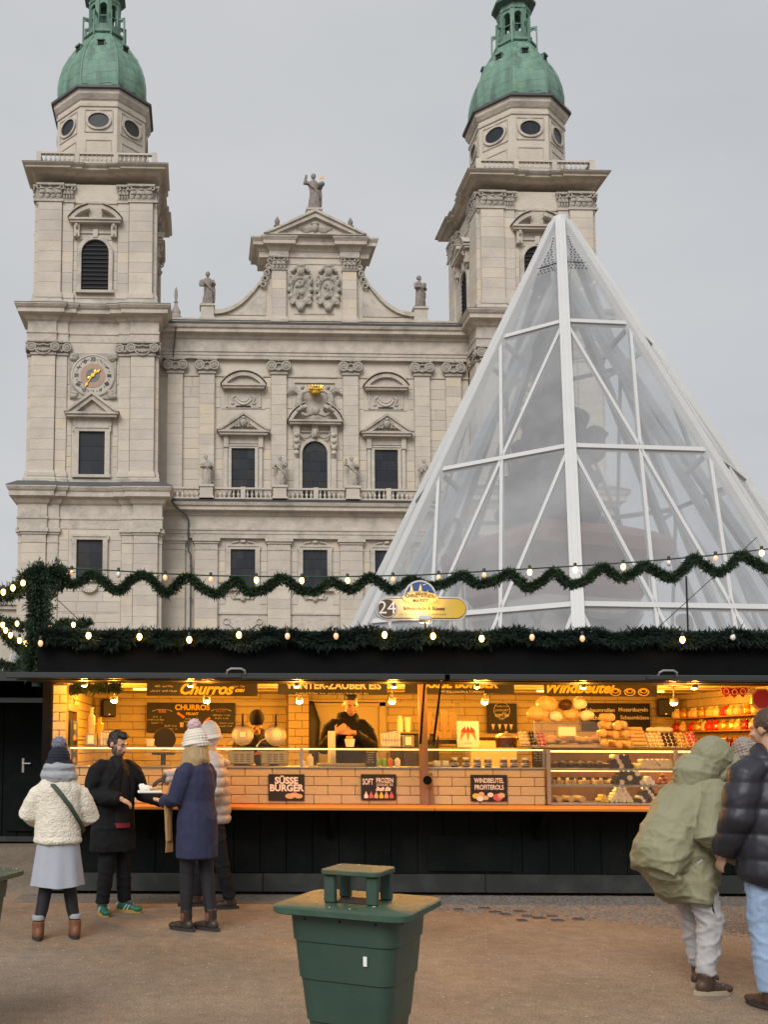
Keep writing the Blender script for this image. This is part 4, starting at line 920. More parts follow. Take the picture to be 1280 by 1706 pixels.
def stall():
    W=lambda n,mb,m,s=None,p=ST,**k: put(n,mb.mesh(n,M[m],s),p,**k)
    # lower front: separate boards
    x=SX0+.1; r5=random.Random(2)
    while x<SX1-.02:
        w_=min(.29,SX1-x); W('board',MB().bev(x+.003,x+w_-.003,YF+r5.uniform(0,.006),YF+.03,.235,.955,.004),'dark_green'); x+=w_
    W('front_backing',MB().box(SX0+.1,SX1,YF+.031,YF+.06,.05,.99),'black_paint')
    for a,b in ((SX0+.05,.45),(.452,2.9),(2.902,5.1),(5.102,SX1)): W('base_board',MB().bev(a,b-.004,YF-.03,YF+.03,.035,.232,.005),'base_board')
    W('access_panel',MB().bev(2.27,3.2,YF-.012,YF+.01,.26,.66,.004),'dark_green')
    for u in (548,893,250): 
        p=at(u,1380,YF); b=MB(); b.prism([(YF,.95),(YF-.42,.95),(YF-.42,.92),(YF-.06,.62),(YF,.62)],p.x-.025,p.x+.025,axis='x'); W('counter_bracket',b,'black_paint')
    # counter shelf in two lengths
    W('counter_shelf',MB().bev(SX0+.12,2.247,10.86,YF+.02,.955,.99,.006),'counter_wood'); W('counter_shelf',MB().bev(2.253,SX1,10.86,YF+.02,.955,.99,.006),'counter_wood')
    # front brick parapet
    fw=put('front_wall',MB().box(-1.74,3.58,YF,YF+.12,.99,1.385).mesh('front_wall',M['mortar']),ST)
    bricks(fw,brick_rects(-1.74,3.58,.992,1.385,.306,.1,0),YF)
    W('ledge',MB().bev(-1.76,3.6,YF-.04,YF+.55,1.385,1.402,.004),'steel')
    # corner pier in grey stone at the clock-tower end
    cp=put('corner_pier',MB().box(-1.9,-1.745,YF-.01,YF+.14,.99,2.3).mesh('corner_pier',M['mortar']),ST)
    bricks(cp,brick_rects(-1.9,-1.745,.992,2.3,.155,.1,0),YF-.01,.02)
    # shell
    W('side_wall',MB().box(SX0,SX0+.09,YF+.02,YB+.1,.03,2.88),'dark_green')
    W('corner_post',MB().bev(SX0-.01,SX0+.1,YF-.05,YF+.02,.02,2.34,.01),'black_paint')
    W('side_wall',MB().box(SX1-.02,SX1+.07,YF+.02,YB+.1,.03,2.88),'dark_green')
    bw=put('back_wall',MB().box(SX0+.09,SX1-.02,YB,YB+.1,.1,2.6).mesh('back_wall',M['mortar']),ST)
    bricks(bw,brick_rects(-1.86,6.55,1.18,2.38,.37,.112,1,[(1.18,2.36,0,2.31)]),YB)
    lw=put('inner_wall',MB().box(SX0+.095,-1.87,YF+.15,YB,.3,2.4).mesh('inner_wall',M['mortar']),ST)
    mb=MB()
    for a,b,c,e in brick_rects(YF+.16,YB-.03,1.18,2.38,.37,.112,0,[(11.75,12.75,1.2,2.12)]): mb.bev(-1.872,-1.845,a+.004,b-.004,c+.004,e-.004,.005)
    tag(put('brick_facing',mb.mesh('brick_facing',M['brick_white']),lw),kind='stuff')
    rw=put('inner_wall',MB().box(6.575,SX1-.025,YF+.15,YB,.3,2.4).mesh('inner_wall',M['mortar']),ST); mb=MB()
    for a,b,c,e in brick_rects(YF+.16,YB-.03,1.18,2.38,.37,.112,0): mb.bev(6.548,6.575,a+.004,b-.004,c+.004,e-.004,.005)
    tag(put('brick_facing',mb.mesh('brick_facing',M['brick_white']),rw),kind='stuff')
    # brick pillar beside the doorway
    pr=put('pillar',MB().box(.93,1.22,YB-.3,YB-.031,.3,2.38).mesh('pillar',M['mortar']),ST); bricks(pr,brick_rects(.925,1.225,1.2,2.38,.2,.112,0),YB-.3,.025)
    # doorway
    dr=put('door',MB().bev(1.27,2.26,YB-.02,YB-.005,.3,2.24,.004).mesh('door',M['ceiling']),ST)
    for a,b,c,e in ((1.19,1.27,.3,2.3),(2.26,2.36,.3,2.3),(1.27,2.26,2.24,2.3)): put('door_frame',MB().bev(a,b,YB-.07,YB-.002,c,e,.006).mesh('door_frame',M['ceiling']),dr)
    W('floor',MB().box(SX0+.095,SX1-.03,YF+.07,YB,.2,.3),'floor_in')
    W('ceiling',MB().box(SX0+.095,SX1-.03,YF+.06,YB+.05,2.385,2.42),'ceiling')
    for z in (2.22,): W('cornice_strip',MB().bev(-1.84,6.54,YB-.07,YB-.032,z-.02,z+.045,.005),'ceiling')
    for y in (12.2,13.1,13.9): W('ceiling_batten',MB().bev(-1.84,6.54,y,y+.035,2.37,2.384,.003),'ceiling')
    # window in the side wall, wooden frame
    wn=put('side_window',MB().box(-1.86,-1.85,11.85,12.65,1.25,2.05).mesh('side_window',M['void']),ST)
    for a,b,c,e in ((11.75,11.86,1.2,2.12),(12.64,12.75,1.2,2.12),(11.86,12.64,2.03,2.12),(11.86,12.64,1.2,1.28)): put('window_frame',MB().bev(-1.875,-1.80,a,b,c,e,.006).mesh('window_frame',M['frame_wood']),wn)
    # roof, fascia
    W('fascia',MB().bev(SX0-.06,SX1+.1,YF-.12,YF+.05,2.36,2.905,.008),'black_paint')
    W('roof',MB().bev(SX0-.06,SX1+.1,YF+.051,YB+.25,2.78,2.9,.01),'black_paint')
    for a,b in ((SX0-.1,2.2),(2.215,SX1+.1)):
        fl=W('hatch_flap',MB().bev(a,b,10.05,YF-.13,2.315,2.35,.005),'black_paint')
        put('edge_rail',MB().bev(a-.04,b+.04,10.0,10.055,2.285,2.345,.008).mesh('edge_rail',M['rail_metal']),fl)
        put('edge_rail',MB().bev(a,b,10.3,10.34,2.285,2.314,.005).mesh('edge_rail',M['rail_metal']),fl)
        c=at(393 if b<3 else 1112,1125,10.0).x
        h=MB().tube([(c-.09,9.99,2.335),(c-.085,9.97,2.365),(c-.05,9.965,2.385),(c+.05,9.965,2.385),(c+.085,9.97,2.365),(c+.09,9.99,2.335)],.011,8); put('handle',h.mesh('handle',M['steel'],40),fl)
        k=MB().bev(c-.2,c+.05,9.975,10.0,2.295,2.335,.005); put('latch',k.mesh('latch',M['rail_metal']),fl)
    # timber prop with its gas strut
    p0=at(710,1337,11.3); p1=at(704,1143,11.3)
    W('prop_post',beam((p0.x-.01,11.3,.99),(p1.x,11.28,2.32),.085,.08,(0,-1,0)),'post_wood')
    W('prop_foot',beam((p0.x+.07,11.32,.992),(p0.x+.05,11.32,1.34),.06,.05,(0,-1,0)),'post_wood')
    W('gas_strut',MB().tube([(p0.x-.085,11.14,1.66),(p0.x-.05,11.05,2.31)],.014,8),'black_paint',40); W('gas_strut',MB().tube([(p0.x+.06,11.14,1.68),(p0.x+.13,11.05,2.31)],.014,8),'black_paint',40)
    W('post_badge',MB().lathe([(.048,0),(.048,.012)],20,M=Matrix.Rotation(PI/2,4,'X')),'black_paint',None,loc=(p0.x-.0,11.21,1.265))
    # ceiling lamps: small round spots that light the room
    for i,x in enumerate((-1.35,-.2,.95,2.1,3.25,4.4,5.6)):
        lp=put('ceiling_lamp',MB().lathe([(.012,2.384),(.012,2.24),(.05,2.235),(.055,2.20),(.05,2.185)],14).mesh('lamp_body',M['steel'],40),ST,(x,12.65,0))
        put('bulb',MB().ell((0,0,2.178),(.042,.042,.03)).mesh('lamp_bulb',M['lamp_glow'],60),lp)
        ld=bpy.data.lights.new('lamp_light','POINT'); ld.energy=33; ld.color=WARM; ld.shadow_soft_size=.05
        lo=bpy.data.objects.new('lamp_light',ld); COL.objects.link(lo); lo.parent=lp; lo.location=(0,0,2.11)
    # small spots under the flap hinge wash the parapet and counter
    for x in (-1.5,-.35,.8,1.85,2.75,3.9,5.1):
        lp=put('flap_lamp',MB().lathe([(.035,2.314),(.04,2.29),(.036,2.272)],14).mesh('flap_lamp_body',M['steel'],40),ST,(x,11.02,0))
        put('bulb',MB().ell((0,0,2.272),(.03,.03,.014)).mesh('flap_lamp_bulb',M['lamp_glow'],60),lp)
        ld=bpy.data.lights.new('flap_light','POINT'); ld.energy=24; ld.color=WARM; ld.shadow_soft_size=.03
        lo=bpy.data.objects.new('flap_light',ld); COL.objects.link(lo); lo.parent=lp; lo.location=(0,0,2.235)
    # light strips near the ceiling
    for x0,x1,y in ((-1.2,.4,13.6),(4.2,5.9,13.6)):
        W('light_strip',MB().bev(x0,x1,y,y+.03,2.36,2.383,.004),'strip_glow')
    # glass showcase on the ledge: posts and panes
    sg=put('glass_showcase',None,ST); sg.empty_display_size=.1
    for a,b in ((-1.7,.86),(.9,2.2),(2.27,3.58)):
        put('front_pane',MB().box(a,b,YF-.005,YF+.001,1.403,1.605).mesh('front_pane',M['case_glass']),sg)
        put('top_pane',MB().bev(a-.01,b+.01,YF-.06,YF+.42,1.607,1.622,.002).mesh('top_pane',M['case_glass']),sg)
        put('glow_edge',MB().box(a,b,YF+.0,YF+.015,1.59,1.604).mesh('glow_edge',M['strip_glow']),sg)  # bright edge of the glass, drawn as a glowing strip
    for x in (-1.71,.88,2.235,3.585): put('case_post',MB().bev(x-.018,x+.018,YF-.01,YF+.03,1.402,1.606,.003).mesh('case_post',M['steel']),sg)
stall()
# neighbouring closed hut further back
NB=thing('neighbour_hut','closed dark green hut with a door set back beside the stall','hut',(0,0,0))
def hut():
    Y=17.; W=lambda n,mb,m='dark_green',s=None: put(n,mb.mesh(n,M[m],s),NB)
    x=-7.; r5=random.Random(4)
    while x<-2.35: W('board',MB().bev(x+.004,x+.236,Y+r5.uniform(0,.01),Y+.05,.12,2.8,.005)); x+=.24
    W('wall_backing',MB().box(-7,-2.3,Y+.051,Y+2.6,.05,2.8),'black_paint'); W('sill_board',MB().bev(-7,-2.3,Y-.03,Y+.05,.03,.118,.005),'base_board')
    d=W('door',MB().bev(-3.56,-2.55,Y-.03,Y-.001,.2,2.3,.006))
    h=at(38,1275,Y-.03); m=MB().bev(h.x-.02,h.x+.02,Y-.045,Y-.03,h.z-.12,h.z+.12,.004); put('handle_plate',m.mesh('handle_plate',M['steel']),d)
    put('door_handle',MB().tube([(h.x,Y-.045,h.z+.03),(h.x,Y-.09,h.z+.03),(h.x+.13,Y-.09,h.z+.03)],.012,8).mesh('door_handle',M['steel'],40),d)
    r=MB(); r.prism([(Y-1.6,2.62),(Y-1.6,2.72),(Y+2.7,3.0),(Y+2.7,2.82)],-7.2,-2.2,axis='x'); W('roof',r,'black_paint')
    W('roof_rail',MB().bev(-7.2,-2.2,Y-1.66,Y-1.6,2.58,2.74,.006),'rail_metal'); 
    W('shutter',MB().bev(-7.0,-3.0,Y-1.2,Y-.05,2.3,2.34,.005),'black_paint')
    W('shutter_rail',MB().bev(-7.0,-2.6,Y-1.24,Y-1.2,2.27,2.35,.005),'rail_metal')
hut()
# ================================================= fir garlands, strings of bulbs, roof sign
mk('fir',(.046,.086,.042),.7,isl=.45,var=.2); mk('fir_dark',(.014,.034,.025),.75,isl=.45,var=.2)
mk('bulb_lit',(1,.8,.45),.4,emit=(1,.55,.14),estr=6); mk('bulb_dim',(.85,.62,.42),.25,emit=(1,.5,.2),estr=.35); mk('bulb_off',(.8,.76,.7),.2)
mk('socket',(.012,.012,.012),.5); mk('wire',(.02,.05,.035),.5)
def needles(path,rad,per_m,seed,ln=.05,wd=.0062,droop=0.):
    r=random.Random(seed); mb=MB(); P=[Vector(p) for p in path]
    for a,b in zip(P,P[1:]):
        L_=(b-a).length; t=(b-a).normalized(); n=int(L_*per_m)
        s=t.cross(Vector((0,0,1))); s=s.normalized() if s.length>.1 else Vector((1,0,0)); q=t.cross(s)
        for i in range(n):
            an=r.uniform(0,2*PI); rr=rad*math.sqrt(r.random()); o=s*cos(an)+q*sin(an)
            clump=.8+1.1*noise.noise((a+t*L_*(i/n))*9+o*1.5)
            c=a+t*L_*r.random()+o*rr*clump
            d=(o*r.uniform(.5,1.2)+t*r.uniform(-.9,.9)+Vector((r.uniform(-.3,.3),r.uniform(-.3,.3),r.uniform(-.3,.3)-droop))).normalized()
            l=ln*(r.uniform(.6,1.3) if r.random()<.93 else r.uniform(1.4,2.2)); w=d.cross(Vector((r.uniform(-1,1),r.uniform(-1,1),r.uniform(-1,1)))).normalized()*wd; w2=d.cross(w).normalized()*wd
            e=c+d*l; m=c+d*l*.45
            mb.add([c,m+w,e,m-w],[(0,1,2,3)]); mb.add([c,m+w2,e,m-w2],[(0,1,2,3)])
    return mb
def garland(name,label,path,rad,per_m,seed,m='fir',**k):
    g=thing(name,label,'garland',path[0]); off=Vector(path[0]); pp=[Vector(p)-off for p in path]
    tag(put('needles',needles(pp,rad,per_m,seed,**k).mesh('needles',M[m]),g),kind='stuff')
    put('stem',MB().tube(pp,rad*.28,6).mesh('stem',M['fir_dark']),g); return g
def bulb(parent,p,kind,up=True,r=.027):
    me=MB().lathe([(.004,-.075),(r*.6,-.068),(r,-.045),(r*.95,-.025),(r*.5,0)],12); b=put('bulb',me.mesh('bulb',M[kind],60),parent,p)
    put('socket',MB().lathe([(.017,-.008),(.019,.035),(.012,.045)],8).mesh('socket',M['socket'],40),b); return b
GY=11.75
pts=[(82,952),(97,962),(120,976),(137,967),(150,956),(165,962),(185,981),(200,985),(217,967),(235,957),(250,962),(265,981),(275,990),(290,980),(305,963),(313,960),(340,983),(363,992),(380,975),(392,965),(415,988),(440,982),(470,961),(500,983),(528,986),(550,967),(587,984),(616,960),(655,985),(685,964),(710,976),(740,974),(770,957),(795,975),(825,968),(850,953),(880,982),(905,968),(925,951),(950,976),(980,965),(1005,943),(1035,965),(1060,952),(1075,941),(1120,966),(1140,950),(1155,928),(1195,956),(1215,945),(1235,923),(1275,947),(1310,950),(1340,920)]
rg=random.Random(8)
garland('fir_garland','long wavy fir garland strung above the stall roof',[at(u,v,GY+rg.uniform(-.04,.04)) for u,v in pts],.034,3600,1,ln=.045)
ws=thing('light_string','string of round bulbs on a dark wire above the wavy garland','light string',at(85,945,GY))
def string(root,wire,bulbs,Y,off):
    wp=[at(u,v,Y)-off for u,v in wire]; put('wire',MB().tube(wp,.009,6).mesh('wire',M['wire']),root)
    for u,v,k in bulbs: bulb(root,at(u,v,Y)-off,k)
string(ws,[(85,945),(180,950),(260,955),(350,959),(442,960.5),(560,961),(700,958),(840,950),(960,943),(1065,936),(1180,926),(1285,914)],
 [(119,949,'bulb_dim'),(197,952,'bulb_off'),(275,957,'bulb_dim'),(351,960,'bulb_dim'),(427,961,'bulb_lit'),(503,962,'bulb_lit'),(579,962,'bulb_lit'),(655,960,'bulb_dim'),(731,957,'bulb_dim'),(807,953,'bulb_dim'),(883,948,'bulb_lit'),(959,944,'bulb_lit'),(1039,939,'bulb_lit'),(1115,933,'bulb_off'),(1193,925,'bulb_dim'),(1270,916,'bulb_lit')],GY,at(85,945,GY))
pp=at(65,950,GY); fp=thing('garland_post','thick fir wrapped post at the stall corner by the hut','post',(pp.x,GY,2.4))
pth=[(0,0,0),(0,0,.4),(.0,0,.8),(-.02,0,1.12),(.02,0,1.26)]
tag(put('needles',needles(pth,.135,11000,3,droop=.3).mesh('post_needles',M['fir']),fp),kind='stuff'); tag(put('needles',needles([(-.16,0,1.1),(.1,0,1.24),(.3,0,1.1)],.13,8000,4).mesh('post_head',M['fir']),fp),kind='stuff')
put('pole',MB().tube([(0,0,-.1),(0,0,1.2)],.06,10).mesh('pole',M['fir_dark']),fp)
gA=garland('fir_garland','short lit fir garland running from the wrapped post away from the stall',[at(u,v,GY) for u,v in ((58,958),(40,975),(22,988),(5,992),(-25,985))],.085,4200,5)
o=at(58,958,GY)
for u,v in ((38,966),(21,974),(5,981)): bulb(gA,at(u,v,GY-.12)-o,'bulb_lit')
gB=garland('fir_garland','sagging lit fir garland hanging beside the fascia end by the hut',[at(u,v,12.6) for u,v in ((-25,1015),(0,1037),(12,1062),(30,1078),(48,1088),(66,1075))],.06,3000,6)
o=at(-25,1015,12.6)
for u,v in ((9,1045),(17,1053),(32,1062),(42,1067),(4,1036)): bulb(gB,at(u,v,12.5)-o,'bulb_lit',r=.026)
gC=garland('fir_garland','thin fir garland looped low behind the wrapped post',[at(u,v,13.2) for u,v in ((-20,1050),(15,1036),(40,1046),(62,1036),(90,1048),(108,1036),(125,1046),(142,1034),(148,1044))],.05,2600,7)
o=at(-20,1050,13.2)
for u,v in ((28,1034),(82,1038),(122,1036)): bulb(gC,at(u,v,13.1)-o,'bulb_lit',r=.024)
garland('fir_garland','ragged end of fir garland below the fascia corner',[at(u,v,12.) for u,v in ((70,1078),(55,1092),(40,1100),(33,1108))],.055,2600,9)
garland('fir_garland','far fir garland low above the hut roof',[at(u,v,14.5) for u,v in ((-20,1100),(5,1108),(20,1112),(40,1110),(56,1114))],.05,2400,10)
# roof-edge garland with bulbs
rp=[(u,1063+3*sin(u*.05)+rg.uniform(-3,3)) for u in range(62,1300,22)]
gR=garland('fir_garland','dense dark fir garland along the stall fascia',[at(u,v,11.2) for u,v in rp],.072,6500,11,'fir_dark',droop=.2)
bs=thing('light_string','row of bulbs nested in the fascia garland','light string',at(67,1073,11.1)); o=at(67,1073,11.1)
put('wire',MB().tube([at(u,v+2,11.17)-o for u,v in rp],.008,5).mesh('fascia_wire',M['wire']),bs)
for u,v,k in ((67,1073,'bulb_dim'),(147,1060,'bulb_lit'),(232,1062,'bulb_lit'),(315,1067,'bulb_lit'),(398,1059,'bulb_lit'),(479,1061,'bulb_dim'),(560,1061,'bulb_dim'),(641,1059,'bulb_lit'),(722,1061,'bulb_lit'),(803,1065,'bulb_lit'),(887,1063,'bulb_dim'),(971,1065,'bulb_dim'),(1138,1067,'bulb_lit'),(1222,1063,'bulb_off')):
    bulb(bs,at(u,v,11.06)-o+Vector((0,0,.045)),k,r=.028)
    if k=='bulb_lit':
        ld=bpy.data.lights.new('bulb_light','POINT'); ld.energy=.5; ld.color=(1,.6,.2); ld.shadow_soft_size=.03; lo=bpy.data.objects.new('bulb_light',ld); COL.objects.link(lo); lo.location=at(u,v,10.99)-o; lo.parent=bs
# ---- roof sign
mk('sign_silver',(.55,.54,.52),.4,metal=.3); mk('sign_brown',(.10,.055,.03),.5); mk('sign_white',(.8,.78,.72),.5); mk('sign_blue',(.02,.06,.22),.5); mk('sign_ink',(.16,.07,.02),.6)
def yellow():
    m=mat('sign_yellow',(.75,.50,.03),.45); t=m.node_tree; N=t.nodes; l=t.links.new
    tcn=N.new('ShaderNodeTexCoord'); sx=N.new('ShaderNodeSeparateXYZ'); l(tcn.outputs['Object'],sx.inputs[0]); r=N.new('ShaderNodeValToRGB'); mr=N.new('ShaderNodeMapRange'); mr.inputs[1].default_value=-.5; mr.inputs[2].default_value=.5; l(sx.outputs[0],mr.inputs[0]); l(mr.outputs[0],r.inputs[0])
    r.color_ramp.elements[0].color=(.66,.55,.36,1); r.color_ramp.elements[1].color=(.62,.40,.015,1); l(r.outputs[0],N['Principled BSDF'].inputs['Base Color']); return m
M['sign_yellow']=yellow()
def stadium(hw,hh,n=12): return [(hw-hh+hh*sin(PI*i/n),hh*cos(PI*i/n)) for i in range(n+1)]+[(-hw+hh-hh*sin(PI*i/n),-hh*cos(PI*i/n)) for i in range(n+1)]
SY=11.25; sc_=at(702,1014,SY); sg=thing('stall_sign','oval yellow stall sign numbered 24 on the roof edge','sign',(sc_.x,SY,sc_.z)); px=SY/1700.
def T_(txt,size,x,z,m,p,y=-.035,**k): return put('lettering',text_mesh(txt,size,M[m],.0015,**k),p,(x,y,z),(PI/2,0,0))
put('rim',MB().prism(stadium(78*px,20*px),-.015,.02).mesh('sign_rim',M['sign_silver']),sg); put('outline',MB().prism(stadium(75*px,17.2*px),-.02,-.014).mesh('sign_outline',M['sign_brown']),sg)
put('panel',MB().prism(stadium(74*px,16*px),-.025,-.019).mesh('sign_panel',M['sign_yellow']),sg)
put('number_disc',MB().lathe([(15*px,.024),(15*px,.03)],28,M=Matrix.Rotation(PI/2,4,'X')).mesh('number_disc',M['sign_brown']),sg,(-58*px,0,0)); put('disc_rim',MB().torus((-58*px,-.028,0),15.6*px,.008,n=28,k=6).mesh('disc_rim',M['sign_silver'],60),sg)
T_('24',.2,-58*px,0,'sign_white',sg); T_('Schokolade & Süsses',.055,4*px,-.5*px,'sign_ink',sg,y=-.03,bold=.001); T_('~42',.024,6*px,-10*px,'sign_ink',sg,y=-.03)
em=put('emblem',MB().prism([(27*px*cos(PI*i/16),27*px*sin(PI*i/16)) for i in range(17)],-.05,-.03).mesh('emblem_arch',M['sign_silver']),sg,(-3*px,0,20*px))
put('night_sky',MB().prism([(24*px*cos(PI*i/16),24*px*sin(PI*i/16)) for i in range(17)],-.055,-.049).mesh('night_sky',M['sign_blue']),em)
sk=[(-22,0),(-22,6),(-17,8),(-16,16),(-14.5,20),(-13,16),(-12,9),(-3,8),(-1,16),(0.5,21),(2,16),(3,9),(10,7),(12,10),(15,6),(22,5),(22,0)]
put('skyline',MB().prism([(a*px,b*px) for a,b in sk],-.06,-.054).mesh('skyline',M['sign_yellow']),em); put('comet',MB().prism([(4*px,18*px),(14*px,21.5*px),(5*px,19.5*px)],-.06,-.054).mesh('comet',M['sign_white']),em)
put('banner',MB().prism([(30*px*cos(2*PI*i/28),-3*px+10*px*sin(2*PI*i/28)) for i in range(28)],-.07,-.05).mesh('banner',M['sign_yellow']),em)
T_('CHRISTKINDL-',.052,0,-.5*px,'sign_ink',em,y=-.074,bold=.001); T_('MARKT',.052,0,-8.5*px,'sign_ink',em,y=-.074,bold=.001); T_('Salzburger',.032,2*px,4.5*px,'sign_ink',em,y=-.074)
for u in (649,757): put('sign_leg',MB().bev((u-702)*px-.02,(u-702)*px+.02,-.01,.03,-.26,-.12,.004).mesh('sign_leg',M['sign_silver']),sg)
fl=at(708,1031,10.95); fo=thing('floodlight','small floodlight aimed up at the oval roof sign','floodlight',fl,0)
put('lamp_head',MB().bev(-.06,.06,-.03,.03,-.035,.035,.008,M=Matrix.Rotation(-.6,4,'X')).mesh('lamp_head',M['sign_silver']),fo); put('lamp_lens',MB().box(-.05,.05,.031,.035,-.026,.026,0,Matrix.Rotation(-.6,4,'X')).mesh('lamp_lens',M['lamp_glow']),fo)
put('arm',MB().tube([(0,.0,-.03),(.03,.1,-.08),(.05,.25,-.09)],.01,6).mesh('arm',M['sign_brown']),fo)
ld=bpy.data.lights.new('floodlight_light','SPOT'); ld.energy=7; ld.color=(1,.72,.36); ld.spot_size=R(110); ld.spot_blend=.8; ld.shadow_soft_size=.03; lo=bpy.data.objects.new('floodlight_light',ld); COL.objects.link(lo); lo.parent=fo; lo.location=(0,.05,.03); lo.rotation_euler=(R(180-42),0,0)
a=at(1147,1045,12.5); b=at(1147,960,12.5); tag(put('antenna_rod',MB().tube([(0,0,-.3),(0,0,b.z-a.z)],.012,6).mesh('antenna_rod',M['socket']),None,a),'thin upright rod on the stall roof before the pyramid','rod')
a=at(1098,1045,12.5); b=at(1262,895,12.5); tag(put('stay_wire',MB().tube([(0,0,0),b-a],.005,5).mesh('stay_wire',M['socket']),None,a),'thin slanting stay wire rising from the stall roof by the pyramid','wire')
a=at(145,1046,12.6); b=at(80,985,12.6); tag(put('stay_wire',MB().tube([(0,0,0),b-a],.005,5).mesh('stay_wire',M['socket']),None,a),'thin stay wire from the stall roof up to the wrapped post','wire')
p=at(24,1103,15.5); fb=thing('roof_floodlight','grey box floodlight tilted on the hut roof','floodlight',p,.3)
put('housing',MB().bev(-.09,.09,-.06,.06,-.16,.16,.01,M=Matrix.Rotation(.25,4,'Y')).mesh('housing',M['sign_silver']),fb); put('cooling_fin',MB().box(-.02,.02,-.09,-.06,-.14,.14,0,Matrix.Rotation(.25,4,'Y')).mesh('fin',M['steel']),fb)
# ================================================= what stands and hangs in the stall
mk('board_black',(.012,.011,.011),.6); mk('chalk',(.72,.66,.55),.7); mk('lemon',(.78,.52,.05),.6); mk('speaker',(.010,.010,.011),.5)
mk('dough',(.62,.40,.16),.55,var=.18,vscale=9,stain=(.30,.15,.05),st_scale=6,st_amt=.6); mk('bun',(.68,.47,.22),.4,var=.15,vscale=6,stain=(.36,.18,.06),st_scale=5,st_amt=.6,coat=.2); mk('sugar',(.82,.76,.66),.7,var=.05)
mk('choc',(.045,.020,.010),.35,var=.2,isl=.3); mk('white_choc',(.74,.64,.44),.5,isl=.12); mk('pink',(.62,.12,.12),.5,isl=.15); mk('red_wrap',(.42,.02,.015),.3,isl=.3); mk('gold_wrap',(.62,.36,.08),.3,metal=.5,isl=.25); mk('cream_wrap',(.66,.5,.3),.4,isl=.3)
mk('waffle',(.55,.33,.12),.6,bump=.5,bscale=70,var=.15,vscale=12); mk('paper',(.80,.78,.72),.8,var=.05); mk('steel_brushed',(.40,.37,.32),.5,metal=.85,var=.1); mk('jar_brown',(.07,.028,.012),.2,coat=.5); mk('lid_white',(.8,.8,.78),.4); mk('label_red',(.55,.03,.02),.5)
mk('plastic_green',(.25,.5,.05),.4); mk('plastic_orange',(.7,.2,.02),.4); mk('orange_print',(.75,.22,.06),.6); mk('skin_pic',(.6,.42,.2),.6); mk('poster_blue',(.04,.08,.25),.5); mk('red_fabric',(.4,.02,.03),.7)
Rx90=Matrix.Rotation(PI/2,4,'X')
def board(name,label,u0,v0,u1,v1,Y,lines,m='board_black',cat='menu board',tilt=0.,frame=False):
    a=at(u0,v1,Y); b=at(u1,v0,Y); w_=b.x-a.x; h=b.z-a.z; px=Y/1700.
    o=thing(name,label,cat,((a.x+b.x)/2,Y,(a.z+b.z)/2),tilt); put('panel',MB().bev(-w_/2,w_/2,-.008,.012,-h/2,h/2,.003).mesh('panel',M[m]),o)
    if frame:
        for q in ((-w_/2,-w_/2+.012,-h/2,h/2),(w_/2-.012,w_/2,-h/2,h/2)): put('edge',MB().box(q[0],q[1],-.012,-.0085,q[2],q[3]).mesh('edge',M['rail_metal']),o)
    for t,size,du,dv,mm,kw in lines:
        kw=dict(kw); xs=kw.pop('xs',1.); put('lettering',text_mesh(t,size*px,M[mm],.0008,**kw),o,(du*px,-.0105,-dv*px),(PI/2,0,0),(xs,1,1))
    return o,px
S=dict(shear=.35,bold=.004); B_=dict(bold=.0015); n_={}
board('menu_board','dark header board reading Churros in yellow script',244,1136,429,1159,11.95,[('Churros',26,5,1,'lemon',dict(shear=.4,bold=.006)),('~10',6,-62,-4,'chalk',n_),('~16',5.5,-62,4,'chalk',n_),('~8',5,62,-4,'lemon',S),('CHILI',6,62,3,'lemon',S)])
o,p=board('menu_board','black board with CHURROS heading and chalk drawings on the back wall',244,1171,392,1220,14.7,[('CHURROS',12.5,2,-16.5,'lemon',dict(bold=.004)),('PIKANT',6,2,-6,'lemon',B_),('SÜSS',6,-48,-10,'orange_print',B_),('~5',6,50,-11,'orange_print',B_)]+[(t,4.6,x,y,'chalk',n_) for t,x,y in (('~6',-56,-1),('~13',-56,4),('~8',-56,9),('~9',2,2),('~11',2,7),('~8',2,12),('~12',52,-4),('~10',52,1),('~6',34,9),('~6',36,14),('~10',60,9),('~9',60,14),('~9',-32,14),('~8',-32,19))])
for x,z in ((-48,10),(50,11)): put('ribbon_drawing',MB().torus((x*p,-.009,(z-1)*p),.11,.006,n=14,k=4,M=Matrix.Diagonal((1.3,.3,.35)),a0=.2,a1=PI-.2).mesh('ribbon_drawing',M['chalk']),o)
put('cup_drawing',MB().prism([(-3*p,-16*p),(2*p,-16*p),(3*p,-8*p),(-4*p,-8*p)],-.0105,-.0085).mesh('cup_drawing',M['skin_pic']),o,(-15*p,0,0)); put('churro_drawing',MB().box(-7*p,7*p,-.0105,-.0085,-2*p,2*p,0,Matrix.Rotation(.6,4,'Y')).mesh('churro_drawing',M['orange_print']),o,(-17*p,0,4*p)); put('churro_drawing',MB().box(-6*p,6*p,-.0105,-.0085,-2*p,2*p,0,Matrix.Rotation(-.7,4,'Y')).mesh('churro_drawing2',M['orange_print']),o,(27*p,0,-4*p))
board('menu_board','dark header board reading WINTER-ZAUBER EIS',463,1134,645,1157,11.95,[('WINTER-ZAUBER EIS',17,2,-3,'chalk',dict(bold=.004)),('~46',5.2,4,10,'chalk',n_)])
board('menu_board','dark header board reading SÜSSE BURGER above the ice cream cones',675,1133,857,1155,11.95,[('SÜSSE BURGER',19,0,-4,'lemon',dict(bold=.006)),('MIT FÜLLUNGEN & TOPPINGS',5.5,4,9,'chalk',n_)])
wb_,_p=board('menu_board','dark header board reading Windbeutel in yellow script',907,1134,1095,1160,11.95,[('Windbeutel',24,-38,0,'lemon',dict(shear=.4,bold=.006))])
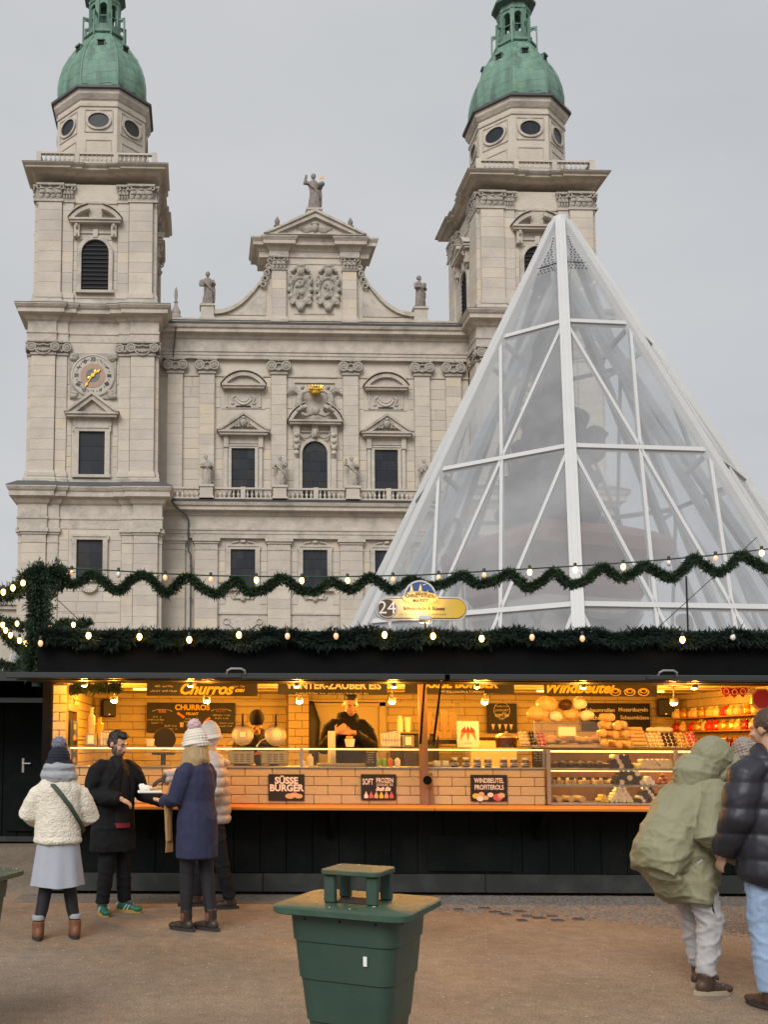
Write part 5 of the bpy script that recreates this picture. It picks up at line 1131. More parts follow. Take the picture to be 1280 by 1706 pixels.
for i,(u,m) in enumerate(((1026,'lemon'),(1050,'lemon'),(1073,'choc'))):
    q=at(u,1153,11.93); b=MB(); b.torus((0,0,0),.06,.008,n=16,k=5,M=Matrix.Diagonal((1,1,.7))); b.torus((0,0,.01),.036,.008,n=12,k=5,M=Matrix.Diagonal((1,1,.6)))
    put('bun_drawing',b.mesh('bun_drawing',M['lemon']),wb_,q-wb_.location)
board('menu_board','black board listing Schaumrollen, Mozartkugeln, Schokolade and Schaumküsse',970,1172,1083,1217,14.7,[('Schaumrollen',9,-26,-11,'chalk',B_),('Schokolade',9,-22,2,'chalk',B_),('Mozartkugeln',9,29,-12,'chalk',B_),('Schaumküsse',9,31,1,'chalk',B_)])
o,p=board('menu_board','black square board with Soft Eis emblem by the ice cream poster',812,1172,861,1221,14.7,[('~9',5,0,-20,'chalk',n_),('JOGHURT',5,0,-13,'chalk',n_),('EIS',5,4,-8,'chalk',n_),('SOFT EIS',6,0,-4.5,'chalk',B_),('~4',4,0,2,'chalk',n_)])
put('ring_drawing',MB().torus((0,-.0095,13*p),.115,.004,n=24,k=4).mesh('ring_drawing',M['chalk']),o)
for x in (-15,-4,6,15): put('cone_drawing',MB().prism([(-3*p,4*p),(3*p,4*p),(0,-6*p)],-.0105,-.0085).mesh('cone_drawing',M['chalk']),o,(x*p,0,-14*p))
o,p=board('front_sign','black sign reading SÜSSE BURGER on the brick parapet',447,1290,507,1334,YF-.045,[('SÜSSE',15,0,-11,'sugar',dict(bold=.004)),('BURGER',15,0,1,'sugar',dict(bold=.004))],cat='sign')
for x,z,m,r in ((6,-14,'skin_pic',8),(13,-12,'bun',7),(20,-14,'skin_pic',7),(14,-8,'pink',3)): put('burger_picture',MB().lathe([(r*p,0),(r*p,.002)],16,M=Rx90@Matrix.Diagonal((1,.55,1,1))).mesh('burger_picture',M[m]),o,(x*p,-.0085-.001*abs(z+20)*.1,z*p))
o,p=board('front_sign','black sign reading SOFT FROZEN JOGHURT EIS on the brick parapet',602,1290,660,1333,YF-.045,[('SOFT',14,-18,-8.5,'sugar',dict(bold=.0015,xs=.55)),('FROZEN',10.5,10,-11,'sugar',dict(bold=.0015,xs=.72)),('JOGHURT EIS',6.2,10,-4,'sugar',dict(xs=.75)),('Soft Eis',8,7,3,'sugar',S)],cat='sign')
for i,m in enumerate(('sugar','pink','skin_pic','lemon','dough','pink')): put('scoop_picture',MB().prism([(-3*p,-4*p),(3*p,-4*p),(3.4*p,0),(1*p,5*p),(0,8*p),(-1*p,5*p),(-3.4*p,0)],-.0105,-.0085).mesh('scoop_picture',M[m]),o,((-21+i*8.4)*p,0,-14*p))
o,p=board('front_sign','black sign reading WINDBEUTEL PROFITEROLS on the brick parapet',785,1291,845,1335,YF-.045,[('WINDBEUTEL',11,0,-12,'sugar',dict(bold=.0015,xs=.72)),('PROFITEROLS',11,0,-1,'sugar',dict(bold=.0015,xs=.72))],cat='sign')
for x,z,m,r in ((-22,-13,'lemon',6),(-13,-10,'bun',5),(-15,-17,'sugar',6),(-6,-16,'bun',5),(2,-11,'sugar',5),(14,-15,'pink',8),(20,-12,'bun',6)): put('puff_picture',MB().lathe([(r*p,0),(r*p,.002)],14,M=Rx90@Matrix.Diagonal((1,.75,1,1))).mesh('puff_picture',M[m]),o,(x*p,-.0085-.0004*(x+30)*.1,z*p))
# speakers
def speaker(label,u0,u1,v0,v1,Y,rz):
    a=at((u0+u1)/2,v1,Y); b=at((u0+u1)/2,v0,Y); w_=(u1-u0)*Y/1700; h=b.z-a.z
    o=thing('loudspeaker',label,'loudspeaker',(a.x,Y,a.z),rz); put('cabinet',MB().bev(-w_/2,w_/2,-.09,.09,0,h,.02).mesh('cabinet',M['speaker']),o); put('grille',MB().bev(-w_/2+.012,w_/2-.012,-.1,-.088,.012,h-.012,.015).mesh('grille',M['board_black']),o); put('badge',MB().box(-.01,.01,-.103,-.1,.03,.045).mesh('badge',M['steel']),o); put('bracket',MB().box(-.02,.02,.09,.26,h*.4,h*.6).mesh('bracket',M['speaker']),o)
speaker('black loudspeaker high in the corner by the side window',168,191,1165,1195,14.4,.3); speaker('black loudspeaker in the back corner beside the package shelves',1097,1122,1164,1194,14.4,-.3)
# ---- things on the glass top and in the showcase
ZT=1.623; ZL=1.403
def on(u,Y,z): q=at(u,1240,Y); return Vector((q.x,Y,z))
def simple(name,label,cat,mb,m,loc,rz=0.,group=None,s=None): return tag(put(name,mb.mesh(name,m if isinstance(m,list) else M[m],s),None,loc,(0,0,rz)),label,cat,group)
def dispenser(label,u,Y=11.6,w_=.13):
    o=thing('napkin_dispenser',label,'dispenser',on(u,Y,ZT)); put('case',MB().bev(-w_/2,w_/2,-.06,.06,0,.135,.006).mesh('case',M['steel_brushed']),o); put('napkin',MB().bev(-.035,.035,-.075,-.06,.02,.115,.004).mesh('napkin',M['paper']),o)
dispenser('steel napkin dispenser beside the side window end of the glass top',152); dispenser('steel napkin dispenser beside the wooden prop',679)
def basket(label,u,w_,h,Y=11.62):
    o=thing('wire_basket',label,'basket',on(u,Y,ZT)); wb=MB()
    for z in (.004,h*.5,h): wb.tube([(-w_/2,-.08,z),(w_/2,-.08,z),(w_/2,.08,z),(-w_/2,.08,z),(-w_/2,-.08,z)],.004,5)
    put('ring_wires',wb.mesh('ring_wires',M['steel']),o)
    for i in range(7):
        x=-w_/2+w_*i/6; put('upright_wire',MB().tube([(x,-.08,0),(x,-.08,h)],.003,5).mesh('upright_wire',M['steel']),o)
    return o
b1=basket('wire basket of folded paper cones near the side window',182,.2,.17); b2=basket('wire basket stacked with white waffle papers beside the prop',651,.2,.18)
for b_,u in ((b1,182),(b2,651)):
    for i in range(4): simple('paper_stack','folded white papers filling the wire basket '+('by the side window' if u<300 else 'beside the prop'),'paper',MB().bev(-.035,.035,-.06,.06,0,.15+.008*i,.01),'paper',on(u,11.62,ZT+.003)+Vector((-.072+.048*i,0,0)),0,'papers in basket '+('by window' if u<300 else 'by prop'))
def cup(label,u,Y,z,r=.045,h=.075,m='paper'):
    simple('paper_cup',label,'cup',MB().lathe([(r*.75,0),(r,h),(r*.95,h),(r*.7,.006)],16),m,on(u,Y,z),s=40)
cup('open paper cup on the glass top between man in black and wool hat',250,11.6,ZT,.05,.08); cup('paper cup of churros on the glass top before the hooded vendor',583,11.6,ZT,.06,.09)
for i in range(6): simple('churro','short sugared churro standing in the cup before the hooded vendor','churro',MB().tube([(0,0,0),(rnd.uniform(-.02,.02),rnd.uniform(-.02,.02),.11)],.01,6),'dough',on(583,11.6,ZT+.01)+Vector((rnd.uniform(-.03,.03),rnd.uniform(-.03,.03),0)),0,'churros in the cup')
# tall white bottles and mixers at the window end
for i,(u,h,m) in enumerate(((151,.38,'sugar'),(165,.26,'lemon'))): simple('dispenser_bottle',('tall white dispenser bottle on the shelf by the side window','yellow pump bottle on the shelf by the side window')[i],'bottle',MB().lathe([(.045,0),(.047,h*.7),(.02,h*.8),(.018,h*.95),(.03,h*.96),(.03,h)],14),m,on(u,12.3,1.70),s=40)
simple('side_shelf','small dark shelf carrying bottles by the side window','shelf',MB().bev(-.2,.2,-.12,.12,-.02,0,.004),'steel_brushed',on(155,12.3,1.70))
wp_=simple('window_poster','blue picture poster leaning in the side window frame','poster',MB().bev(-.01,.01,-.28,.28,0,.62,.004),'poster_blue',(-1.78,12.2,1.3))
for i in range(4): put('pastry_picture',MB().ell((0,0,0),(.004,.12,.035)).mesh('pastry_picture',M['dough'],60),wp_,(.012,0,.15+.13*i))
# round griddle and two waffle irons
simple('round_griddle','black round griddle standing on edge behind the glass','griddle',MB().lathe([(.135,-.012),(.14,0),(.135,.012)],28,M=Rx90),'speaker',at(274,1231,12.6)-Vector((0,0,0)),s=40)
simple('griddle_stand','dark crepe plate on a stand behind the showcase glass','griddle',MB().lathe([(.13,.16),(.14,.17),(.14,.19),(.03,.185),(.03,.03),(.1,.02),(.1,0)],20),'speaker',on(272,12.0,1.36),s=40)
def waffle_iron(label,u):
    o=thing('waffle_iron',label,'waffle iron',on(u,11.85,1.42)); px=11.85/1700
    put('body',MB().bev(-.17,.13,-.14,.14,0,.155,.012).mesh('body',M['steel_brushed']),o)
    for i in range(3):
        for j in range(5): put('vent_slot',MB().box(-.1+.07*i,-.055+.07*i,-.1425,-.139,.03+.02*j,.036+.02*j).mesh('vent_slot',M['void']),o)
    put('lower_plate',MB().lathe([(.1,.155),(.125,.17),(.125,.19)],24).mesh('lower_plate',M['steel_brushed'],40),o)
    Mt=Matrix.Translation((0,.02,.335))@Matrix.Rotation(1.35,4,'X'); l_=put('lid',MB().lathe([(.118,-.02),(.128,-.01),(.128,.015),(.11,.03),(.05,.036)],28,M=Mt).mesh('iron_lid',M['steel_brushed'],40),o)
    put('label_plate',MB().box(-.035,.035,-.028,-.02,.31,.37).mesh('label_plate',M['lid_white']),l_); put('handle',MB().tube([(0,-.01,.44),(0,-.05,.5),(0,-.06,.58)],.014,8).mesh('iron_handle',M['speaker'],40),l_)
    put('hinge_pipe',MB().tube([(-.16,0,.1),(-.22,0,.2),(-.17,0,.27),(-.1,0,.3)],.008,6).mesh('hinge_pipe',M['steel'],40),o)
waffle_iron('open round waffle iron nearer the wool hat',404); waffle_iron('open round waffle iron nearer the brick pillar',459)
# white tall column the vendor fills, tray beneath
simple('work_tray','steel tray with crumbs under the hooded vendor','tray',MB().bev(-.34,.3,-.13,.13,0,.03,.008),'steel_brushed',on(578,11.75,1.404))
for i,(u,h) in enumerate(((504,.07),(517,.14))): simple('sauce_bottle',('short jar in the showcase by the pillar','tall sauce bottle in the showcase by the pillar')[i],'bottle',MB().lathe([(.035,0),(.036,h*.7),(.015,h*.85),(.013,h)],14),'sugar',on(u,11.65,ZL),s=40)
for i,(u,m) in enumerate(((629,'plastic_green'),(640,'plastic_green'),(650,'plastic_orange'),(662,'sugar'))): simple('topping_tub',('narrow green','short green lidded','orange lidded','cream lidded')[i]+' topping tub in the showcase','tub',MB().lathe([(.022 if i==0 else .032,0),(.028 if i==0 else .036,.07),(.02,.09),(.008,.1)],14),m,on(u,11.62,ZL),s=40)
o,p=board('price_card','narrow black price card standing in the showcase under the vendor',610,1245,627,1278,11.55,[(t,3.6,0,-12+4*i,'chalk',n_) for i,t in enumerate(('~7','~8','~6','~6','~6','~7'))],cat='price card')
o,p=board('price_card','narrow black price card standing before the pastry case',888,1246,905,1280,11.5,[(t,3.6,0,-12+4*i,'chalk',n_) for i,t in enumerate(('~8','~7','~6','~7','~6'))],cat='price card')
# jars with white lids
jm=MB().lathe([(.036,0),(.043,.008),(.044,.055),(.038,.078),(.033,.085)],20).mesh('jar_glass',M['jar_brown'],40); lm=MB().lathe([(.036,.085),(.036,.104),(.033,.107)],20).mesh('jar_lid',M['lid_white'],40); bm_=MB().lathe([(.0447,.016),(.0452,.05)],20,cap=False).mesh('jar_band',M['lid_white'],40)
j0=None
for u in (757,776,795,813,839,856,875):
    o=thing('spread_jar','jar of hazelnut spread with white lid and red lettered label in the showcase','jar',on(u,11.55,ZL),0,'spread jars in the showcase'); put('jar',jm,o); put('lid',lm,o); put('label_band',bm_,o); put('lettering',text_mesh('nutella',.022,M['label_red'],.0006,bold=.0006),o,(0,-.0465,.034),(PI/2,0,0))
for i,u in enumerate((728,742)): simple('white_box',('small white box next to the prop in the showcase','small white box next to the spread jars')[i],'box',MB().bev(-.035,.035,-.03,.03,0,.07,.004),'paper',on(u,11.56,ZL))
simple('waffle_heap','small heap of broken waffle pieces beside the prop','waffles',MB().ell((0,0,.02),(.05,.04,.03)).ell((.03,-.01,.03),(.03,.02,.03)),'waffle',on(714,11.55,ZL),s=40)
# ice cream cones in nested stacks under a clear box
cm_=MB().lathe([(.004,0),(.034,.13),(.036,.15),(.032,.15)],14).mesh('ice_cone',M['waffle'],40)
ci=0
for u,n,z0 in ((714,8,1.70),(727,5,1.68),(741,9,1.70),(755,8,1.70)):
    for k in range(n):
        o=put('ice_cream_cone',cm_,None,on(u,11.95,z0+.026*k),(0,0,k)); tag(o,'golden waffle cone nested in the upright stacks behind the prop','cone','waffle cones in nested stacks')
simple('cone_holder','dark rack holding the waffle cone stacks','rack',MB().bev(-.17,.17,-.06,.06,0,.05,.006),'speaker',on(735,11.95,1.66))
cb=thing('clear_box','clear acrylic box around the waffle cone stacks','box',on(735,11.95,1.62))
for a in ((-.2,-.195,-.12,.12),(.195,.2,-.12,.12)): put('side_pane',MB().box(a[0],a[1],a[2],a[3],0,.52).mesh('side_pane',M['case_glass']),cb)
put('top_pane',MB().box(-.2,.2,-.12,.12,.52,.526).mesh('top_pane',M['case_glass']),cb)
a=at(781,1243,11.6); o=thing('ice_poster','white card with three red ice cream cones on the glass top','poster',(a.x,11.6,ZT),-.04)
put('card',MB().bev(-.125,.125,-.004,.004,0,.3,.002,M=Matrix.Rotation(-.12,4,'X')).mesh('card',M['paper']),o)
for i in range(3): 
    Mq=Matrix.Rotation(-.12,4,'X')@Matrix.Translation((-.055+.055*i,-.006,.17))@Matrix.Rotation((.35,0,-.35)[i],4,'Y')
    put('cone_picture',MB().prism([(-.024,.0),(.024,.0),(0,-.1)],-.001,.001,0,'y',Mq).mesh('cone_picture',M['orange_print']),o); put('swirl_picture',MB().prism([(-.028,0),(.028,0),(.022,.03),(.012,.05),(0,.075),(-.012,.05),(-.022,.03)],-.001,.001,0,'y',Mq).mesh('swirl_picture',M['label_red']),o)
put('lettering',text_mesh('~8',.022,M['label_red'],.0005),o,(0,-.009,.05),(PI/2-.12,0,0))
o=thing('lidded_pot','round steel warming pot with domed lid near the pastry case','pot',on(844,12.0,1.62)); put('pot',MB().lathe([(.12,0),(.125,.11),(.12,.115)],24).mesh('pot',M['jar_brown'],40),o); put('lid',MB().lathe([(.128,.115),(.125,.135),(.08,.165),(.02,.175),(.02,.19),(.0,.195)],24).mesh('pot_lid',M['steel_brushed'],40),o)
bc_=simple('back_cabinet','pale cabinet with dark top behind the ice cream poster','cabinet',MB().bev(-.3,.3,-.25,.25,0,1.42,.01),'ceiling',on(815,13.6,.3)); put('cabinet_top',MB().bev(-.34,.34,-.28,.28,0,.03,.006).mesh('cabinet_top',M['speaker']),bc_,(0,0,1.422))
simple('machine','dark soft ice machine behind the prop','machine',MB().bev(-.28,.28,-.3,.3,0,1.5,.03).bev(-.2,.2,-.38,-.29,.9,1.4,.02),'speaker',on(690,13.9,.3))
simple('milk_bottle','white squeeze bottle with dark cap on the machine','bottle',MB().lathe([(.04,0),(.042,.17),(.03,.19),(.03,.22)],14),'sugar',on(667,13.8,1.82),s=40); simple('cup_stack','stack of white paper cups on the machine','cup',MB().lathe([(.035,0),(.045,.2),(.04,.2)],14),'paper',on(680,13.8,1.82),s=40)
# black coat hanging by the door
cb_=MB(); cb_.tube([(0,0,0),(.02,0,-.3),(.0,0,-.75),(0,0,-1.0)],[(.05,.05),(.13,.09),(.12,.09),(.13,.08)],10)
tag(put('hanging_coat',blob(cb_,'hanging_coat',M['speaker'],.025,3),None,at(517,1168,14.6)),'black coat hanging beside the doorway','coat')
# cream puffs, pastry dome
def puff(label,u,v,Y,r,m='bun',grp=None):
    q=at(u,v,Y); mb=MB().ell((0,0,0),(r,r*.95,r*.74),nu=16,nv=10); me=blob(mb,'cream_puff',M[m],r*.12,1,disp=lambda c,n:r*.12*fbm(c+Vector((u,v,0)),2.2/r*.5)); tag(put('cream_puff',me,None,q),label,'cream puff',grp)
CY_=11.85
for i,(u,v,r,m,lb) in enumerate(((911,1173,.125,'bun','largest golden cream puff on top of the pastry dome'),(896,1189,.12,'bun','golden cream puff at the price card end of the top shelf'),(943,1174,.085,'choc','chocolate glazed cream puff on the top shelf'),(966,1173,.085,'sugar','sugar dusted cream puff beside the chocolate one'),(926,1194,.085,'sugar','small cream puff in the lower row under the largest one'),(952,1191,.09,'bun','golden cream puff in the middle of the lower row'),(978,1192,.085,'sugar','pale cream puff at the menu board end of the lower row'))): puff(lb,u,v,CY_,r,m)
PD=thing('pastry_dome','glass shelf case of croissants with cream puffs on top','display case',on(940,CY_,1.63))
w2=.40; px=CY_/1700
zt=at(940,1202,CY_).z-1.63
put('top_pane',MB().bev(-w2,w2*.75,-.17,.17,zt-.012,zt,.003).mesh('dome_top',M['case_glass']),PD); put('front_pane',MB().box(-w2,w2*.9,-.175,-.171,.03,zt-.012).mesh('dome_front',M['case_glass']),PD); put('base',MB().bev(-w2,w2*.95,-.18,.18,-.005,.03,.005).mesh('dome_base',M['steel_brushed']),PD)
for x in (-w2+.01,w2*.9): put('edge_post',MB().bev(x-.006,x+.006,-.176,-.16,.03,zt,.002).mesh('dome_post',M['steel']),PD)
put('price_label',MB().box(-.12,.08,-.18,-.177,.13,.23).mesh('price_label',M['paper']),PD)
cr_=MB().torus((0,0,0),.065,.032,n=12,k=8,M=Matrix.Rotation(PI/2,3,'X'),a0=0.2,a1=PI-.2).mesh('croissant',M['dough'],60)
for i in range(11): tag(put('croissant',cr_,None,on(895+10*i,CY_+rnd.uniform(-.06,.04),1.685+rnd.uniform(0,.05)),(0,rnd.uniform(-.2,.2),rnd.uniform(-.6,.6))),'brown croissant heaped inside the glass shelf case','croissant','croissants in the glass case')
# foam rolls heap
rm=MB().tube([(0,-.09,0),(0,.09,0)],.045,12); rm.ell((0,-.085,0),(.04,.02,.04)); rm=rm.mesh('cream_roll',M['bun'],50)
for u,v in ((1009,1208),(1027,1210),(1003,1222),(1019,1224),(1036,1222),(1050,1226),(1006,1238),(1025,1239),(1044,1240),(1012,1195),(1035,1207)):
    tag(put('cream_roll',rm,None,at(u,v,11.75+rnd.uniform(-.05,.05)),(rnd.uniform(-.1,.1),0,rnd.uniform(-.35,.35))),'sugared cream roll in the heap beside the glass shelf case','cream roll','cream rolls in the heap')
# tilted trays
def tray(label,u,v,w_,h,rows,cols,m,Y=11.72,tilt=.9,sh='ball'):
    q=at(u,v,Y); o=thing('sweets_tray',label,'tray',q); Mt=Matrix.Rotation(-tilt+PI/2-.25,4,'X')
    o.rotation_euler=(tilt,0,0)
    put('tray',MB().bev(-w_/2,w_/2,-h/2,h/2,-.012,0,.004).mesh('tray',M['paper']),o)
    for s in (-1,1): put('rim',MB().bev(s*w_/2-.004,s*w_/2+.004,-h/2,h/2,-.012,.02,.002).mesh('rim',M['case_glass']),o); put('rim',MB().bev(-w_/2,w_/2,s*h/2-.004,s*h/2+.004,-.012,.02,.002).mesh('rim2',M['case_glass']),o)
    dx=w_/cols; dy=h/rows
    me=(MB().ell((0,0,.012),(dx*.42,dy*.42,.026),nu=10,nv=6) if sh=='ball' else MB().tube([(-w_*.42,0,.015),(w_*.42,0,.015)],dy*.42,10)).mesh('sweet',M[m],60)
    for r in range(rows):
        for c in range(cols): put('sweet',me,o,((-(cols-1)/2+c)*dx if sh=='ball' else 0,(-(rows-1)/2+r)*dy,0))
tray('tray of plain and dark pralines at the price card end',873,1231,.1,.2,4,2,'white_choc'); tray('tray of dark pralines beside the plain ones',887,1231,.08,.2,4,2,'choc'); tray('tray of pink coated sweets next to the glass shelf case',902,1231,.09,.21,4,2,'pink')
tray('tall tray of golden long wafer rolls',1061,1228,.2,.27,5,1,'dough',sh='roll'); tray('tray of pale white chocolate sweets',1090,1233,.2,.2,4,4,'white_choc'); tray('tray of dark chocolate sweets between pale and brown ones',1114,1233,.16,.2,4,3,'choc'); tray('tray of brown nut clusters next to the pink sweets',1133,1233,.11,.2,4,2,'dough'); tray('tray of pink sweets beside the parka hood',1152,1232,.12,.2,4,2,'pink')
simple('powder_bowl','row of white meringues on the back rim of the trays','meringues',MB().ell((0,0,0),(.1,.06,.035)).ell((.09,0,0),(.07,.05,.03)).ell((-.1,0,0),(.06,.05,.03)),'sugar',at(1100,1216,12.0),s=40)
# ---- pastry case (glass counter) right of the parapet
PC=thing('pastry_case','long lit glass pastry counter with three shelves of sweets','display case',(0,0,0))
X0,X1=3.6,6.5; zs=[1.0,1.215,1.395,1.60]
W=lambda n,mb,m,p=PC,s=None: put(n,mb.mesh(n,M[m],s),p)
W('base',MB().bev(X0,X1,YF-.06,YF+.5,.992,1.02,.005),'steel_brushed'); W('top_shelf',MB().bev(X0,X1,YF-.08,YF+.5,1.605,1.622,.003),'case_glass'); W('back_panel',MB().box(X0,X1,YF+.5,YF+.52,1.0,1.62),'frame_wood')
for z in zs[1:3]: s_=W('shelf',MB().bev(X0+.02,X1,YF+.0,YF+.5,z-.012,z,.003),'case_glass'); put('shelf_edge',MB().bev(X0+.02,X1,YF-.012,YF+.0,z-.022,z+.006,.003).mesh('shelf_edge',M['steel_brushed']),s_)
for z in (1.585,1.372): W('light_tube',MB().tube([(X0+.05,YF+.04,z),(X1-.05,YF+.04,z)],.011,8),'strip_glow')
for x in (X0+.012,at(1124,1280,YF).x,X1): W('case_post',MB().bev(x-.02,x+.02,YF-.07,YF-.03,1.0,1.606,.004),'steel_brushed')
W('front_pane',MB().box(X0+.03,X1,YF-.062,YF-.058,1.02,1.6),'case_glass')
for i,z in enumerate((1.5,1.29,1.1)):
    ld=bpy.data.lights.new('case_light','AREA'); ld.shape='RECTANGLE'; ld.size=2.6; ld.size_y=.04; ld.energy=2.6; ld.color=(1,.6,.16); lo=bpy.data.objects.new('case_light',ld); COL.objects.link(lo); lo.parent=PC; lo.location=((X0+X1)/2,YF+.06,zs[3-i]-.03); lo.rotation_euler=(R(25),0,0)
rs=random.Random(12)
balls={}
def ballm(m,r,sh):
    k=(m,r,sh)
    if k not in balls: balls[k]=(MB().ell((0,0,r*.8),(r,r,r*.8),nu=10,nv=7) if sh=='ball' else MB().tube([(0,-.07,r),(0,.07,r)],r,10) if sh=='log' else MB().lathe([(r*.75,0),(r,r*.8),(r*.9,r*1.2),(r*.4,r*1.6),(0,r*1.65)],12)).mesh('sweet_'+m,M[m],50)
    return balls[k]
def fill(name,label,u0,u1,z,rows,step,r,ms,sh,grp,stack=1):
    x0,x1=at(u0,1280,YF+.1).x,at(u1,1280,YF+.1).x
    for s in range(stack):
        n=int((x1-x0-s*step)/step)
        for k in range(rows if s==0 else 1):
            for i in range(n):
                m=ms[(i*7+k*3+s)%len(ms)] if isinstance(ms,list) else ms
                tag(put(name,ballm(m,r,sh),None,(x0+s*step/2+(i+.5)*step+rs.uniform(-.004,.004),YF+.05+k*.14+rs.uniform(-.008,.008),z+.002+s*r*1.6),(0,0,rs.uniform(-.1,.1))),label,name.replace('_',' '),grp)
fill('muffin','dark chocolate muffin in the row on the upper case shelf',913,1008,1.395,3,.1,.052,'choc','muf','muffins on the upper shelf')
fill('chocolate_log','dark and white chocolate log stacked on the upper case shelf',1010,1058,1.395,2,.055,.03,['choc','choc','white_choc'],'log','logs on the upper shelf',3)
fill('coconut_log','pale coconut log stacked on the upper case shelf',1060,1118,1.395,2,.055,.03,'white_choc','log','coconut logs on the upper shelf',2)
fill('praline','nougat dome on the middle case shelf',918,1010,1.215,2,.15,.045,'dough','muf','domes on the middle shelf')
fill('chocolate_log','dark chocolate log piled on the middle case shelf',1018,1068,1.215,2,.055,.03,['choc','choc','choc','white_choc'],'log','dark logs on the middle shelf',3)
fill('cream_roll','cream filled roll on the middle case shelf',1068,1090,1.215,2,.055,.027,'sugar','log','rolls on the middle shelf',2)
fill('wrapped_sweet','red wrapped sweet on the middle case shelf',1090,1118,1.215,2,.05,.026,['red_wrap','gold_wrap'],'ball','red sweets on the middle shelf',3)
fill('nut_bar','brown nut bar in the bottom of the case',916,990,1.02,2,.13,.035,'dough','log','bars in the case bottom')
fill('lemon_log','yellow marzipan log in the bottom of the case',992,1012,1.02,1,.05,.024,'lemon','log','yellow logs in the case bottom',4)
fill('wafer_stick','pale wafer stick piled in the bottom of the case',1010,1052,1.02,1,.043,.021,'white_choc','log','wafer sticks in the case bottom',5)
fill('chocolate_stick','chocolate stick with pale end piled in the bottom of the case',1055,1098,1.02,1,.043,.021,['choc','white_choc','choc'],'log','chocolate sticks in the case bottom',5)
fill('wrapped_sweet','red wrapped sweet at the bottom of the case beside the parka',1098,1122,1.02,1,.05,.025,'red_wrap','ball','red sweets in the case bottom',5)
for i in range(7): q=at(925+14*i,1297,YF-.03); simple('price_tag','tiny dark price tag on the middle shelf edge','price tag',MB().box(-.028,.028,-.002,.002,-.015,.015),'board_black',q,0,'price tags on the shelf edge')
fill('boxed_sweets','orange boxed sweets behind the case post',1128,1200,1.395,1,.16,.05,'orange_print','muf','boxes behind the case post')
fill('wrapped_sweet','gold and red wrapped sweet behind the case post',1128,1200,1.215,2,.07,.032,['red_wrap','gold_wrap','cream_wrap'],'ball','wrapped sweets behind the case post',2)
# ---- package shelves on the far side wall
for i,(z,lb) in enumerate(((1.62,'lower'),(1.85,'middle'),(2.03,'upper'))): simple('wall_shelf',lb+' dark shelf with packages on the far side wall','shelf',MB().bev(-.3,.0,-1.3,1.3,-.015,0,.004),'frame_wood',(6.545,13.1,z))
bag=MB(); bag.tube([(0,0,0),(0,0,.03),(0,0,.085),(0,0,.11),(0,0,.135)],[(.075,.045),(.085,.06),(.08,.05),(.03,.02),(.055,.012)],10)
bm1={m:blob(bag,'sweet_bag',M[m],.012,2,disp=lambda c,n:.006*fbm(c,25)) for m in ('gold_wrap','red_wrap','cream_wrap','dough')}
for zi,(z,nm) in enumerate(((1.85,'middle'),(2.03,'upper'),(1.62,'lower'))):
    for k in range(13):
        for x in (6.33,):
            m=('gold_wrap','cream_wrap','red_wrap','dough')[rs.randrange(4)]
            tag(put('sweet_bag',bm1[m],None,(x+rs.uniform(-.03,.03),11.95+k*.185,z+.001),(0,0,PI/2+rs.uniform(-.4,.4))),'tied clear bag of coloured sweets on the '+nm+' wall shelf','sweet bag','sweet bags on the '+nm+' shelf')
for k in range(4):
    q=at(1176+17*(k%2)+8*(k//2)*0,1202-10*(k//2),13.6); o=thing('sweets_box','flat orange box with dark printed ring on the wall shelf','box',q,0,'orange boxes on the wall shelf'); put('carton',MB().bev(-.065,.065,-.04,.04,-.035,.035,.003).mesh('carton',M['cream_wrap']),o); put('print',MB().torus((-.03,-.042,0),.02,.004,n=12,k=4).mesh('print',M['board_black']),o); put('print',MB().box(.0,.05,-.0425,-.04,-.015,.015).mesh('print2',M['board_black']),o)
for k in range(6): q=at(1212+8*k,1238,12.3); simple('heart_box','red glossy gift box standing in a row by the grey hat','gift box',MB().bev(-.02,.02,-.07,.07,-.07,.07,.02),'red_wrap',q,-.5,'red gift boxes in a row')
for k,(u,v,m) in enumerate(((1210,1152,'red_wrap'),(1224,1153,'red_wrap'),(1238,1152,'red_wrap'),(1252,1152,'cream_wrap'))): q=at(u,v,12.0); o=thing('heart_pendant',('red heart gingerbread hanging under the ceiling beside the tin' if k<3 else 'cream heart gingerbread hanging nearest the octagonal tin'),'gingerbread',q,0,'red heart gingerbreads' if k<3 else None); mb=MB().prism([(0,-.07),(.05,-.01),(.055,.03),(.03,.05),(0,.03),(-.03,.05),(-.055,.03),(-.05,-.01)],-.012,.012); put('heart',mb.mesh('heart',M[m]),o); put('icing',MB().torus((0,-.014,.0),.03,.004,n=12,k=4).mesh('icing',M['sugar']),o); put('cord',MB().tube([(0,0,.03),(0,0,.16)],.003,5).mesh('cord',M['red_wrap']),o)
q=at(1268,1165,11.7); o=thing('heart_tin','large octagonal red and gold tin hanging above the dark jacket man','tin',q); put('rim',MB().lathe([(.13,0),(.13,.04)],8,M=Rx90,ph=PI/8).mesh('tin_rim',M['gold_wrap']),o); put('face',MB().lathe([(.11,.04),(.11,.045)],8,M=Rx90,ph=PI/8).mesh('tin_face',M['red_wrap']),o)
# dried fir and ribbons under the header at the window end
garland('fir_garland','short fir sprig hanging inside under the ceiling at the window end',[at(u,v,11.6) for u,v in ((98,1148),(115,1152),(130,1146),(160,1146),(200,1145))],.035,2500,21,'fir_dark')
simple('ceiling_spotlight','black spotlight under the ceiling at the window end','spotlight',MB().bev(-.09,.09,-.06,.06,-.05,.04,.01),'speaker',at(132,1148,11.9)); simple('ceiling_spotlight','black spotlight before the WINTER-ZAUBER board','spotlight',MB().bev(-.08,.08,-.06,.06,-.05,.04,.01),'speaker',at(628,1147,12.2))
